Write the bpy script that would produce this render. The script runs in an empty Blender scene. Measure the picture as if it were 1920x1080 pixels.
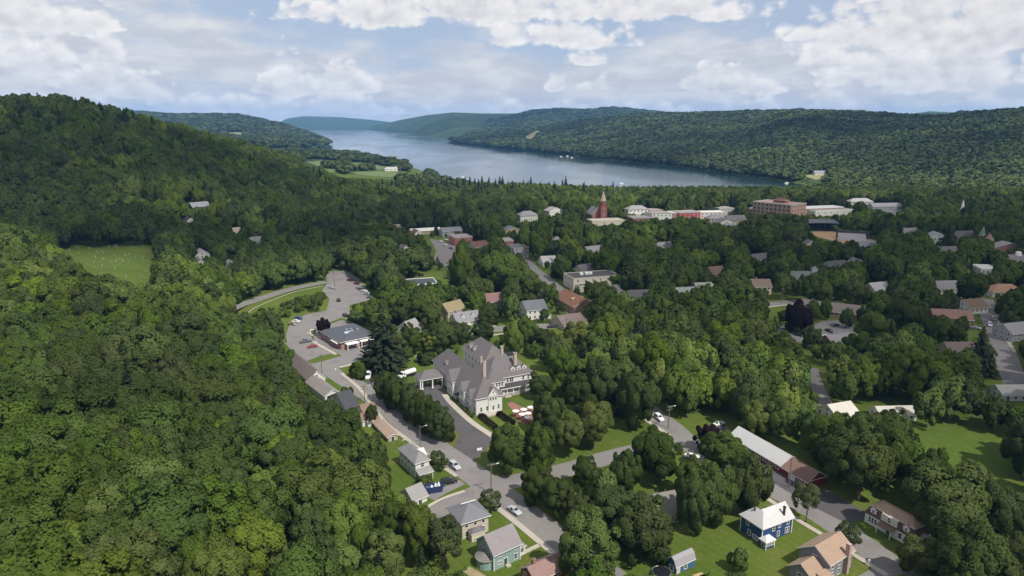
import bpy, bmesh, math, random
import numpy as np
from mathutils import Vector, Matrix

random.seed(7)
RNG = np.random.default_rng(11)
R = math.radians
scene = bpy.context.scene
COL = scene.collection

# ------------------------------------------------------------------ camera
CAM_H, FPX, PITCH = 100.0, 1280.0, R(13.7)
CP, SP = math.cos(PITCH), math.sin(PITCH)
cd = bpy.data.cameras.new("camera")
cam = bpy.data.objects.new("camera", cd)
COL.objects.link(cam)
cam.location = (0, 0, CAM_H)
cam.rotation_euler = (R(90) - PITCH, 0, 0)
cd.sensor_width = 36.0
cd.lens = 36.0 * FPX / 1920.0
cd.clip_start = 1.0
cd.clip_end = 60000.0
scene.camera = cam

# ------------------------------------------------------------------ light and exposure
SUN_AZ, SUN_EL = R(138), R(53)          # azimuth clockwise from the view direction (+Y)
SUN_DIR = Vector((math.sin(SUN_AZ) * math.cos(SUN_EL), math.cos(SUN_AZ) * math.cos(SUN_EL), math.sin(SUN_EL)))
ld = bpy.data.lights.new("sun", 'SUN')
ld.energy = 4.2
ld.angle = R(1.2)
ld.color = (1.0, 0.95, 0.87)
sun = bpy.data.objects.new("sun", ld)
COL.objects.link(sun)
sun.rotation_euler = SUN_DIR.to_track_quat('Z', 'Y').to_euler()
vs = scene.view_settings
vs.view_transform = 'Standard'
vs.look = 'None'
vs.gamma = 1
vs.use_curve_mapping = False
vs.exposure = 0.20
scene.cycles.use_denoising = True
scene.cycles.max_bounces = 6
scene.cycles.diffuse_bounces = 2
scene.cycles.transparent_max_bounces = 8
scene.cycles.volume_bounces = 1

# ------------------------------------------------------------------ node helpers
class NT:
    def __init__(self, tree):
        self.t = tree
    def n(self, typ, **kw):
        nd = self.t.nodes.new(typ)
        ins = kw.pop('ins', {})
        for k, v in kw.items():
            setattr(nd, k, v)
        for k, v in ins.items():
            s = nd.inputs[k]
            if isinstance(v, bpy.types.NodeSocket):
                self.t.links.new(v, s)
            else:
                s.default_value = v
        return nd
    def math(self, op, a, b=None, c=None, clamp=False):
        nd = self.t.nodes.new('ShaderNodeMath'); nd.operation = op; nd.use_clamp = clamp
        for i, v in enumerate((a, b, c)):
            if v is None: continue
            if isinstance(v, bpy.types.NodeSocket): self.t.links.new(v, nd.inputs[i])
            else: nd.inputs[i].default_value = v
        return nd.outputs[0]
    def vmath(self, op, a, b=None):
        nd = self.t.nodes.new('ShaderNodeVectorMath'); nd.operation = op
        for i, v in enumerate((a, b)):
            if v is None: continue
            if isinstance(v, bpy.types.NodeSocket): self.t.links.new(v, nd.inputs[i])
            else: nd.inputs[i].default_value = v
        return nd.outputs[1] if op in ('LENGTH', 'DOT_PRODUCT', 'DISTANCE') else nd.outputs[0]
    def mix(self, f, a, b, blend='MIX'):
        nd = self.t.nodes.new('ShaderNodeMix'); nd.data_type = 'RGBA'; nd.blend_type = blend
        for i, v in ((0, f), (6, a), (7, b)):
            if isinstance(v, bpy.types.NodeSocket): self.t.links.new(v, nd.inputs[i])
            else: nd.inputs[i].default_value = v if i == 0 else (*v[:3], 1)
        return nd.outputs[2]
    def maprange(self, v, a, b, c=0.0, d=1.0, smooth=False):
        nd = self.t.nodes.new('ShaderNodeMapRange')
        if smooth: nd.interpolation_type = 'SMOOTHSTEP'
        self.t.links.new(v, nd.inputs[0])
        for i, x in enumerate((a, b, c, d)): nd.inputs[i + 1].default_value = x
        return nd.outputs[0]
    def noise(self, vec, scale, detail=3, rough=0.5, dist=0.0):
        return self.n('ShaderNodeTexNoise', ins={'Vector': vec, 'Scale': scale, 'Detail': detail, 'Roughness': rough, 'Distortion': dist}).outputs[0]
    def link(self, a, b):
        self.t.links.new(a, b)

# ------------------------------------------------------------------ sky
def az_el(px, py):
    return math.atan((px - 960) / 1317.5), (228 - py) / 1317.5

world = bpy.data.worlds.new("World")
scene.world = world
world.use_nodes = True
world.cycles.sampling_method = 'MANUAL'
world.cycles.sample_map_resolution = 256
W = NT(world.node_tree)
world.node_tree.nodes.clear()

cg = bpy.data.node_groups.new("cloud_density", 'ShaderNodeTree')
cg.interface.new_socket("P", in_out='INPUT', socket_type='NodeSocketVector')
cg.interface.new_socket("N", in_out='INPUT', socket_type='NodeSocketFloat')
cg.interface.new_socket("D", in_out='OUTPUT', socket_type='NodeSocketFloat')
g = NT(cg)
gi = cg.nodes.new('NodeGroupInput'); go = cg.nodes.new('NodeGroupOutput')
p = gi.outputs[0]
# cumulus banks: (px, py of the flat base's middle, half width, height above the base, gain)
BLOBS = [(546, 172, 42, 74, 1.4), (515, 174, 42, 38, 1.2), (578, 174, 36, 40, 1.1), (650, 170, 78, 50, 1.2), (620, 168, 32, 46, .7), (690, 166, 34, 38, .7), (645, 196, 62, 22, .62),
         (40, 84, 130, 74, .95), (110, 92, 60, 50, .62), (-60, 150, 150, 80, .85), (30, 140, 90, 62, .85), (110, 150, 70, 66, .85), (60, 196, 150, 66, .8), (216, 82, 42, 36, .62), (215, 132, 34, 40, .72), (180, 170, 90, 46, .75), (255, 186, 66, 44, .85), (300, 196, 46, 26, .6),
         (960, 40, 420, 90, .80), (700, 50, 170, 70, .74), (1040, 84, 130, 58, .86), (1120, 92, 110, 40, .6), (1260, 40, 190, 60, .74), (1330, 50, 90, 40, .7),
         (1500, 90, 60, 40, .8), (1580, 100, 110, 70, .92), (1700, 100, 150, 96, 1.0), (1850, 110, 170, 120, 1.0), (1640, 160, 120, 66, .74), (1800, 170, 160, 70, .7), (1560, 130, 90, 40, .66), (1990, 150, 160, 130, .9),
         (1042, 166, 24, 36, 1.2), (1100, 168, 46, 20, .60), (1350, 170, 68, 44, 1.15), (1420, 176, 52, 30, .72), (1290, 168, 40, 22, .55), (1100, 124, 36, 18, .55), (1340, 194, 40, 22, .7), (960, 206, 40, 22, .55), (1900, 205, 120, 24, .55), (1540, 212, 60, 40, .62), (1180, 208, 300, 22, .5), (700, 212, 200, 22, .48), (380, 206, 140, 26, .5)]
den = None
for bx, by, hw, hh, gain in BLOBS:
    a, e = az_el(bx, by)
    s = g.n('ShaderNodeSeparateXYZ', ins={0: g.vmath('MULTIPLY', g.vmath('SUBTRACT', p, (a, e, 0)), (1317.5 / hw, 1317.5 / hh, 0))})
    dy = g.math('MAXIMUM', s.outputs[1], g.math('MULTIPLY', s.outputs[1], -4.2))
    rr_ = g.math('SQRT', g.math('MULTIPLY_ADD', s.outputs[0], s.outputs[0], g.math('MULTIPLY', dy, dy)))
    f = g.math('MULTIPLY', g.math('SUBTRACT', 1.0, rr_), gain)
    den = f if den is None else g.math('MAXIMUM', den, f)
den = g.math('MAXIMUM', den, -0.6)
# out of the picture: scattered fair-weather cumulus
s = g.n('ShaderNodeSeparateXYZ', ins={0: p})
den = g.math('ADD', den, g.math('MULTIPLY', g.maprange(g.math('MAXIMUM', s.outputs[1], g.math('MULTIPLY', g.math('ABSOLUTE', s.outputs[0]), .28)), .19, .30, 0, .75, True), 1.0))
g.link(g.math('ADD', den, gi.outputs[1]), go.inputs[0])

tc = W.n('ShaderNodeTexCoord')
sx = W.n('ShaderNodeSeparateXYZ', ins={0: tc.outputs['Generated']})
az = W.math('ARCTAN2', sx.outputs[0], sx.outputs[1])
el = W.math('ARCSINE', sx.outputs[2])
pp = W.n('ShaderNodeCombineXYZ', ins={0: az, 1: el, 2: 0.0}).outputs[0]
def noise2(vec, scale, detail, rough):
    return W.n('ShaderNodeTexNoise', noise_dimensions='2D', ins={'Vector': vec, 'Scale': scale, 'Detail': detail, 'Roughness': rough}).outputs[0]
def billow(vec, det):
    q = W.vmath('MULTIPLY', vec, (1.0, 1.45, 1.0))
    n1 = noise2(q, 15.0, det, .60)
    v1 = W.n('ShaderNodeTexVoronoi', voronoi_dimensions='2D', feature='F1', ins={'Vector': W.vmath('ADD', q, W.vmath('MULTIPLY', W.n('ShaderNodeCombineXYZ', ins={0: n1, 1: n1, 2: 0.0}).outputs[0], (.05, .05, 0))), 'Scale': 46.0}).outputs[0]
    return W.math('ADD', W.math('MULTIPLY_ADD', n1, 1.7, -.85), W.math('MULTIPLY_ADD', v1, -.42, .17))
b0 = billow(pp, 8)
b1 = billow(W.vmath('ADD', pp, (0.006, 0.010, 0.0)), 5)
nd = world.node_tree.nodes.new('ShaderNodeGroup'); nd.node_tree = cg
W.link(pp, nd.inputs[0]); W.link(b0, nd.inputs[1]); d0 = nd.outputs[0]
alpha = W.maprange(d0, -0.02, 0.40, 0.0, 1.0, True)
alpha = W.math('MULTIPLY', alpha, W.maprange(el, .0, .03, .80, .97))
lit = W.math('MULTIPLY_ADD', W.math('SUBTRACT', b0, b1), .95, 0.50)
lit = W.math('ADD', lit, W.maprange(d0, .1, .8, .30, -.12), clamp=True)
SKYK = 0.1
def k(c, m=1.0): return tuple(x * m / SKYK for x in c)
ccol = W.mix(lit, k((0.55, 0.545, 0.57)), k((0.89, 0.86, 0.83)))
sky = W.n('ShaderNodeTexSky', sky_type='NISHITA', sun_disc=False, sun_elevation=SUN_EL, sun_rotation=SUN_AZ, altitude=400, air_density=1.0, dust_density=1.2, ozone_density=1.2)
skyc = W.mix(0.8, sky.outputs[0], k((0.40, 0.475, 0.615)))
low = W.maprange(el, -0.01, 0.07, 0.9, 0.0, True)
skyc = W.mix(low, skyc, k((0.76, 0.735, 0.73)))
# thin veil of high cloud under the cumulus
vq = W.vmath('MULTIPLY', pp, (1.0, 3.2, 1.0))
veil = noise2(vq, 5.5, 5, .6)
va, ve = az_el(1150, 178)
vs_ = W.n('ShaderNodeSeparateXYZ', ins={0: W.vmath('MULTIPLY', W.vmath('SUBTRACT', pp, (va, ve, 0)), (1317.5 / 620, 1317.5 / 72, 0))})
vb = W.math('SUBTRACT', 1.25, W.math('SQRT', W.math('MULTIPLY_ADD', vs_.outputs[0], vs_.outputs[0], W.math('MULTIPLY', vs_.outputs[1], vs_.outputs[1]))))
va2, ve2 = az_el(120, 150)
vs2 = W.n('ShaderNodeSeparateXYZ', ins={0: W.vmath('MULTIPLY', W.vmath('SUBTRACT', pp, (va2, ve2, 0)), (1317.5 / 340, 1317.5 / 110, 0))})
vb2 = W.math('SUBTRACT', 1.2, W.math('SQRT', W.math('MULTIPLY_ADD', vs2.outputs[0], vs2.outputs[0], W.math('MULTIPLY', vs2.outputs[1], vs2.outputs[1]))))
vt = W.math('ADD', W.math('MAXIMUM', W.math('MAXIMUM', vb, vb2), -.25), W.math('MULTIPLY_ADD', veil, 2.4, -1.2))
vcol = W.mix(W.maprange(noise2(vq, 14.0, 4, .6), .38, .64), k((0.57, 0.565, 0.59)), k((0.72, 0.705, 0.70)))
skyc = W.mix(W.maprange(vt, -.35, .6, 0, .9, True), skyc, vcol)
fin = W.mix(alpha, skyc, ccol)
bg = W.n('ShaderNodeBackground', ins={'Color': fin, 'Strength': SKYK})
wo = W.n('ShaderNodeOutputWorld', ins={'Surface': bg.outputs[0]})

# ------------------------------------------------------------------ pixel <-> world
def ray(px, py):
    u = 540 - py
    return np.array([px - 960.0, FPX * CP + u * SP, -FPX * SP + u * CP])
def G(px, py, z=0.0):
    d = ray(px, py); t = (z - CAM_H) / d[2]
    return (d[0] * t, d[1] * t)
def proj(x, y, z):
    dd = y * CP + (CAM_H - z) * SP
    return 960 + FPX * x / dd, 540 - FPX * (y * SP + (z - CAM_H) * CP) / dd
def depth(y, z=0.0): return y * CP + (CAM_H - z) * SP

# ------------------------------------------------------------------ terrain
def sstep(t):
    t = np.clip(t, 0, 1); return t * t * (3 - 2 * t)
def U(px): return (np.asarray(px, float) - 960) / 1317.5
def mklayer(px, sil, yr, yb, canopy, tail=0.35):
    px = U(px); sil = np.array(sil, float); yr = np.array(yr, float); yb = np.array(yb, float)
    zr = CAM_H + (228 - sil) / 1317.5 * yr - canopy
    return (px, zr, yr, yb, tail)
LAYERS = {
 'A': mklayer([-900, -600, -200, 0, 100, 150, 240, 300, 400, 480, 560, 640, 700, 760], [178, 176, 180, 193, 190, 196, 216, 236, 264, 287, 316, 336, 346, 352],
              [560, 650, 700, 780, 800, 800, 820, 850, 880, 900, 920, 930, 900, 880], [400, 410, 425, 440, 450, 450, 460, 480, 540, 620, 690, 760, 800, 820], 14, .5),
 'B': mklayer([-900, -200, 150, 250, 330, 400, 450, 520, 560, 600, 625, 640], [206, 212, 212, 212, 217, 217, 218, 233, 246, 257, 266, 274],
              [5200, 5000, 4800, 4700, 4600, 4500, 4400, 4200, 4000, 3700, 3500, 3300], [2300, 2300, 2300, 2300, 2350, 2400, 2500, 2700, 2900, 3100, 3200, 3200], 10, .4),
 'C': mklayer([460, 500, 520, 540, 570, 640, 700, 740, 800], [242, 237, 231, 222, 218, 220, 225, 230, 236], [11500] * 9, [9300, 9200, 9200, 9200, 9000, 9000, 9000, 9000, 9000], 0, .3),
 'D': mklayer([640, 680, 700, 750, 800, 850, 900, 970, 1000, 1100, 1200], [246, 240, 236, 225, 216, 211, 213, 213, 214, 216, 220], [9500, 9200, 8900, 8000, 7200, 6600, 6300, 6200, 6200, 6200, 6200],
              [8400, 7900, 7500, 6150, 5000, 4100, 4200, 4300, 4300, 4300, 4300], 0, .3),
 'E': mklayer([828, 845, 870, 930, 1000, 1050, 1100, 1145, 1200, 1300, 1400, 1500, 1600, 1700, 1760, 1800, 1920, 2300, 2900], [271, 265, 258, 249, 240, 233, 226, 221, 216, 214, 211, 209, 212, 218, 220, 214, 206, 200, 196],
              [3700, 3700, 3700, 3700, 3800, 3700, 3600, 3400, 3200, 2900, 2700, 2500, 2300, 2150, 2050, 1950, 1800, 1600, 1500],
              [3560, 3420, 3080, 2680, 2370, 2180, 1960, 1850, 1720, 1520, 1330, 1170, 1090, 1060, 1040, 1020, 960, 860, 800], 11, .3),
 'G': mklayer([850, 870, 930, 1000, 1050, 1100, 1145, 1200, 1260, 1320], [258, 246, 227, 210, 207, 209, 204, 209, 215, 222], [5400] * 10, [4250] * 10, 9, .3),
 'F': mklayer([1440, 1500, 1560, 1620, 1690, 1740, 1800, 1860], [224, 215, 210, 211, 217, 209, 212, 222], [6800] * 8, [4800] * 8, 0, .3),
}
LAKE_PX = [(575, 243.6), (690, 243.6), (715, 246), (760, 250), (800, 255), (845, 262.5), (838, 266), (870, 271), (940, 279), (1000, 285), (1060, 291), (1120, 299), (1200, 307), (1250, 312),
           (1330, 321), (1400, 331), (1450, 339), (1500, 346), (1540, 352), (1545, 359), (1480, 366), (1300, 366), (1150, 366), (1000, 360), (880, 352), (838, 345), (824, 330), (790, 317),
           (745, 307), (690, 297), (640, 290), (580, 287), (540, 284), (560, 280), (600, 279), (625, 274), (610, 268), (580, 266), (600, 261), (612, 257), (600, 252), (585, 247)]
LAKE_Z = -2.0
LAKE = np.array([G(a, b, LAKE_Z) for a, b in LAKE_PX])
def inside(poly, x, y):
    x = np.asarray(x, float); y = np.asarray(y, float)
    c = np.zeros(x.shape, bool); n = len(poly); j = n - 1
    for i in range(n):
        xi, yi = poly[i]; xj, yj = poly[j]
        m = ((yi > y) != (yj > y))
        with np.errstate(divide='ignore', invalid='ignore'):
            c ^= m & (x < (xj - xi) * (y - yi) / (yj - yi + 1e-12) + xi)
        j = i
    return c
def pdist(poly, x, y):
    d = np.full(np.shape(x), 1e12); n = len(poly)
    for i in range(n):
        ax, ay = poly[i]; bx, by = poly[(i + 1) % n]
        ex, ey = bx - ax, by - ay
        t = np.clip(((x - ax) * ex + (y - ay) * ey) / (ex * ex + ey * ey), 0, 1)
        d = np.minimum(d, (x - ax - t * ex) ** 2 + (y - ay - t * ey) ** 2)
    return np.sqrt(d)
def slope_s(x, y): return ((-38 - 0.515 * (y - 150)) - x) / 1.125
def hgt(x, y, lake=True):
    x = np.asarray(x, float); y = np.asarray(y, float)
    s = slope_s(x, y)
    h = 17 * sstep(s / 58) + 10 * sstep((s - 60) / 170)
    h = h * sstep((1500 - y) / 500)
    yy = np.maximum(y, 30.0); u = x / yy
    for kx, (pu, zr, yr, yb, tail) in LAYERS.items():
        a = np.interp(u, pu, zr, left=zr[0] if kx in 'AB' else -5, right=zr[-1] if kx == 'E' else -5)
        r = np.interp(u, pu, yr); b = np.interp(u, pu, yb)
        t = (yy - b) / (r - b)
        fold = 1.0 + (0.16 * np.sin(u * 31 + 2.1 * np.sin(yy * .0021)) * np.sin(yy * .0037 + u * 9) if kx in 'EBDG' else 0.0) * np.clip(1 - np.abs(2 * t - 1), 0, 1)
        up = np.where(t < 1, (0.45 * sstep(t) + 0.55 * np.clip(t, 0, 1)) * fold, 1 - tail * sstep((yy - r) / (0.8 * r)))
        h = np.maximum(h, np.where(yy > b, a * up, -9e9))
    h = np.where(y < 30, np.minimum(h, 30), h)
    if lake:
        m = (y > 700) & (np.abs(x) < 6000)
        if np.any(m):
            xs, ys = (x[m], y[m]) if x.shape else (np.array([x]), np.array([y]))
            ins = inside(LAKE, xs, ys); d = pdist(LAKE, xs, ys) * np.where(ins, -1, 1)
            f = sstep((d + 8) / (26 + 0.004 * ys))
            hv = -6 + (h[m] + 6) * f if x.shape else -6 + (h + 6) * f[0]
            if x.shape: h[m] = hv
            else: h = np.asarray(hv)
    return h
_TS = np.geomspace(50, 16000, 900)
def GT(px, py):
    d = ray(px, py); d = d / math.hypot(d[0], d[1])
    x, y, z = d[0] * _TS, d[1] * _TS, CAM_H + d[2] * _TS
    df = z - hgt(x, y, False)
    i = np.argmax(df < 0)
    if df[i] >= 0: i = len(_TS) - 1
    i = max(i, 1)
    f = df[i - 1] / (df[i - 1] - df[i] + 1e-9)
    t = _TS[i - 1] + f * (_TS[i] - _TS[i - 1])
    return d[0] * t, d[1] * t, CAM_H + d[2] * t

# ------------------------------------------------------------------ materials
MATS = {}
def newmat(name):
    m = bpy.data.materials.new(name); m.use_nodes = True
    m.node_tree.nodes.clear(); MATS[name] = m
    return m, NT(m.node_tree)
def surf(name, rgb, rough=0.7, var=0.2, scale=0.6, var2=0.12, scale2=6.0, bump=0.0, bscale=8.0, lines=None, metal=0.0, spec=0.3, tint=None):
    """matte surface with two octaves of colour wear; lines=(axis, period, depth) adds courses or seams"""
    if name in MATS: return MATS[name]
    m, t = newmat(name)
    co = t.n('ShaderNodeTexCoord').outputs['Object']
    n1 = t.noise(co, scale, 4, 0.6); n2 = t.noise(co, scale2, 3, 0.6)
    f = t.math('ADD', t.math('MULTIPLY_ADD', n1, 2 * var, 1 - var), t.math('MULTIPLY_ADD', n2, 2 * var2, -var2))
    if lines:
        ax, per, dep = lines
        c = t.n('ShaderNodeSeparateXYZ', ins={0: co}).outputs[ax]
        fr = t.math('FRACT', t.math('MULTIPLY', c, 1.0 / per))
        f = t.math('MULTIPLY', f, t.math('SUBTRACT', 1.0, t.math('MULTIPLY', t.math('LESS_THAN', fr, 0.16), dep)))
    col = t.vmath('MULTIPLY', t.n('ShaderNodeCombineXYZ', ins={0: f, 1: f, 2: f}).outputs[0], rgb)
    if tint:
        col = t.mix(t.maprange(t.noise(co, scale * 0.5, 3, 0.6), 0.48, 0.68), col, tint)
    b = t.n('ShaderNodeBsdfPrincipled', ins={'Base Color': col, 'Roughness': rough, 'Metallic': metal, 'Specular IOR Level': spec})
    if bump:
        bn = t.n('ShaderNodeBump', ins={'Height': t.noise(co, bscale, 4, 0.6), 'Strength': bump, 'Distance': 0.2})
        t.link(bn.outputs[0], b.inputs['Normal'])
    t.n('ShaderNodeOutputMaterial', ins={'Surface': b.outputs[0]})
    return m
def leafmat(name, rgb, hue=0.012, val=0.48, trans=0.42):
    m, t = newmat(name)
    oi = t.n('ShaderNodeObjectInfo').outputs['Random']
    isl = t.n('ShaderNodeNewGeometry').outputs['Random Per Island']
    co = t.n('ShaderNodeTexCoord').outputs['Object']
    nz = t.noise(co, 0.45, 2, 0.5)
    if name == 'leaf_far': nz = t.math('MULTIPLY_ADD', t.math('SUBTRACT', t.noise(t.n('ShaderNodeObjectInfo').outputs['Location'], .0045, 4, .65), .5), 3.2, .5)
    r2 = t.math('FRACT', t.math('MULTIPLY', oi, 17.31))
    v = t.math('ADD', t.math('MULTIPLY_ADD', r2, val * 1.2, 1 - val * 0.6), t.math('ADD', t.math('MULTIPLY_ADD', isl, 0.26, -0.13), t.math('MULTIPLY_ADD', nz, 0.8, -0.4)))
    h = t.math('ADD', t.math('MULTIPLY_ADD', oi, 2 * hue, 0.5 - hue), t.math('MULTIPLY_ADD', isl, 0.016, -0.008))
    hs = t.n('ShaderNodeHueSaturation', ins={'Hue': h, 'Saturation': t.math('MULTIPLY_ADD', t.math('FRACT', t.math('MULTIPLY', oi, 5.7)), 0.24, 0.82), 'Value': v, 'Color': (*rgb, 1)}).outputs[0]
    d = t.n('ShaderNodeBsdfPrincipled', ins={'Base Color': hs, 'Roughness': 0.7, 'Specular IOR Level': 0.06})
    tr = t.n('ShaderNodeBsdfTranslucent', ins={'Color': t.mix(0.5, hs, (rgb[0] * 1.5, rgb[1] * 1.5, rgb[2] * .6))})
    mx = t.n('ShaderNodeMixShader', ins={0: trans, 1: d.outputs[0], 2: tr.outputs[0]})
    t.n('ShaderNodeOutputMaterial', ins={'Surface': mx.outputs[0]})
    return m

LEAF = {'mid': leafmat('leaf_mid', (.092, .136, .025)), 'bright': leafmat('leaf_bright', (.140, .190, .032)), 'dark': leafmat('leaf_dark', (.072, .102, .024)),
        'olive': leafmat('leaf_olive', (.092, .120, .034)), 'lime': leafmat('leaf_lime', (.135, .175, .028)), 'needle': leafmat('leaf_needle', (.030, .042, .019), trans=.1), 'purple': leafmat('leaf_purple', (.026, .012, .017), hue=.01),
        'far': leafmat('leaf_far', (.068, .094, .028), val=.22, trans=.1), 'pale': leafmat('leaf_pale', (.115, .150, .045))}
BARK = surf('bark', (.11, .09, .075), .9, .3, 2.0)
WHITE = surf('white_paint', (.78, .77, .74), .55, .06, .7, .04, 5)
GLASS = surf('window_glass', (.03, .035, .042), .12, .2, .4, spec=.6)
DARK = surf('dark_trim', (.03, .03, .033), .6)
CONC = surf('concrete', (.40, .36, .30), .85, .16, .4, .1, 3)
KERB = surf('kerb_stone', (.36, .34, .31), .85, .15, .5)
def asphalt(name, c, patch):
    m, t = newmat(name)
    co = t.n('ShaderNodeNewGeometry').outputs['Position']
    n1 = t.noise(co, .10, 4, .6); n2 = t.noise(co, 1.4, 4, .65)
    f = t.math('ADD', t.math('MULTIPLY_ADD', n1, .36, .82), t.math('MULTIPLY_ADD', n2, .36, -.18))
    warp = t.vmath('ADD', co, t.vmath('MULTIPLY', t.n('ShaderNodeTexNoise', ins={'Vector': co, 'Scale': .5, 'Detail': 3.0}).outputs[1], (2.5, 2.5, 0)))
    cr = t.n('ShaderNodeTexVoronoi', feature='DISTANCE_TO_EDGE', voronoi_dimensions='2D', ins={'Vector': warp, 'Scale': .16}).outputs[0]
    f = t.math('MULTIPLY', f, t.maprange(cr, .006, .02, .86, 1.0))
    pv = t.n('ShaderNodeTexVoronoi', voronoi_dimensions='2D', distance='CHEBYCHEV', ins={'Vector': co, 'Scale': .11, 'Randomness': .9})
    pm = t.math('MULTIPLY', t.math('LESS_THAN', pv.outputs[0], .22), t.math('GREATER_THAN', t.n('ShaderNodeSeparateColor', ins={0: pv.outputs[1]}).outputs[0], .62))
    col = t.vmath('MULTIPLY', t.n('ShaderNodeCombineXYZ', ins={0: f, 1: f, 2: f}).outputs[0], c)
    col = t.mix(t.math('MULTIPLY', pm, .35), col, patch)
    b = t.n('ShaderNodeBsdfPrincipled', ins={'Base Color': col, 'Roughness': .9, 'Specular IOR Level': .25})
    t.n('ShaderNodeOutputMaterial', ins={'Surface': b.outputs[0]}); return m
ASPH = asphalt('worn_asphalt', (.200, .186, .178), (.140, .130, .126)); ASPD = asphalt('dark_asphalt', (.090, .083, .087), (.065, .06, .063))
POLEW = surf('pole_wood', (.16, .13, .10), .9, .2, 2)
STEEL = surf('galvanised', (.45, .45, .45), .4, .1, 2, metal=.6)
BRICKT = surf('terrace_brick', (.25, .125, .10), .85, .2, 1.2, .1, 8)
STONE = surf('grave_stone', (.33, .32, .30), .8, .2, 1.5)
RUBBER = surf('tyre_rubber', (.02, .02, .02), .85)

def grassmat():
    m, t = newmat('grass')
    co = t.n('ShaderNodeNewGeometry').outputs['Position']
    a = t.noise(co, .018, 4, .6); b = t.noise(co, .12, 4, .65); c = t.noise(co, 1.3, 3, .7)
    col = t.mix(t.maprange(a, .38, .62), (.066, .104, .015), (.100, .132, .021))
    col = t.mix(t.maprange(b, .52, .78, 0, .6), col, (.145, .125, .042))
    f = t.math('MULTIPLY_ADD', c, .7, .65)
    col = t.vmath('MULTIPLY', col, t.n('ShaderNodeCombineXYZ', ins={0: f, 1: f, 2: f}).outputs[0])
    sx_ = t.n('ShaderNodeSeparateXYZ', ins={0: co}); mow = t.math('SINE', t.math('MULTIPLY', t.math('MULTIPLY_ADD', sx_.outputs[0], .8, t.math('MULTIPLY', sx_.outputs[1], .6)), 2.6))
    mw = t.math('MULTIPLY_ADD', mow, .045, 1.0); col = t.vmath('MULTIPLY', col, t.n('ShaderNodeCombineXYZ', ins={0: mw, 1: mw, 2: mw}).outputs[0])
    worn = t.maprange(t.noise(co, .35, 5, .7), .56, .70, 0, .7); col = t.mix(worn, col, (.155, .135, .065))
    bs = t.n('ShaderNodeBsdfPrincipled', ins={'Base Color': col, 'Roughness': .95, 'Specular IOR Level': .1})
    bn = t.n('ShaderNodeBump', ins={'Height': t.noise(co, 2.5, 3, .7), 'Strength': .5, 'Distance': .25})
    t.link(bn.outputs[0], bs.inputs['Normal'])
    t.n('ShaderNodeOutputMaterial', ins={'Surface': bs.outputs[0]})
    return m
GRASS = grassmat()
def hillmat():
    m, t = newmat('wooded_hill')
    co = t.n('ShaderNodeNewGeometry').outputs['Position']
    a = t.noise(co, .0025, 4, .6); b = t.noise(co, .02, 3, .65)
    vo = t.n('ShaderNodeTexVoronoi', feature='SMOOTH_F1', ins={'Vector': co, 'Scale': .06, 'Smoothness': .5})
    col = t.mix(t.maprange(a, .4, .62), (.040, .062, .022), (.056, .082, .026))
    col = t.mix(t.maprange(b, .45, .7, 0, .7), col, (.062, .090, .030))
    bs = t.n('ShaderNodeBsdfPrincipled', ins={'Base Color': col, 'Roughness': .95, 'Specular IOR Level': .05})
    hh = t.math('ADD', t.math('MULTIPLY', vo.outputs[0], -1.0), t.math('MULTIPLY', b, 1.2))
    bn = t.n('ShaderNodeBump', ins={'Height': hh, 'Strength': .9, 'Distance': 14.0})
    t.link(bn.outputs[0], bs.inputs['Normal'])
    t.n('ShaderNodeOutputMaterial', ins={'Surface': bs.outputs[0]})
    return m
HILL = hillmat()
FLOOR = surf('forest_floor', (.030, .034, .018), .95, .3, .1)
FIELD = surf('field_grass', (.24, .235, .10), .95, .2, .01, .1, .1)
FAIRWAY = surf('fairway_grass', (.100, .150, .042), .95, .2, .012, .12, .05, tint=(.140, .165, .06))

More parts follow.
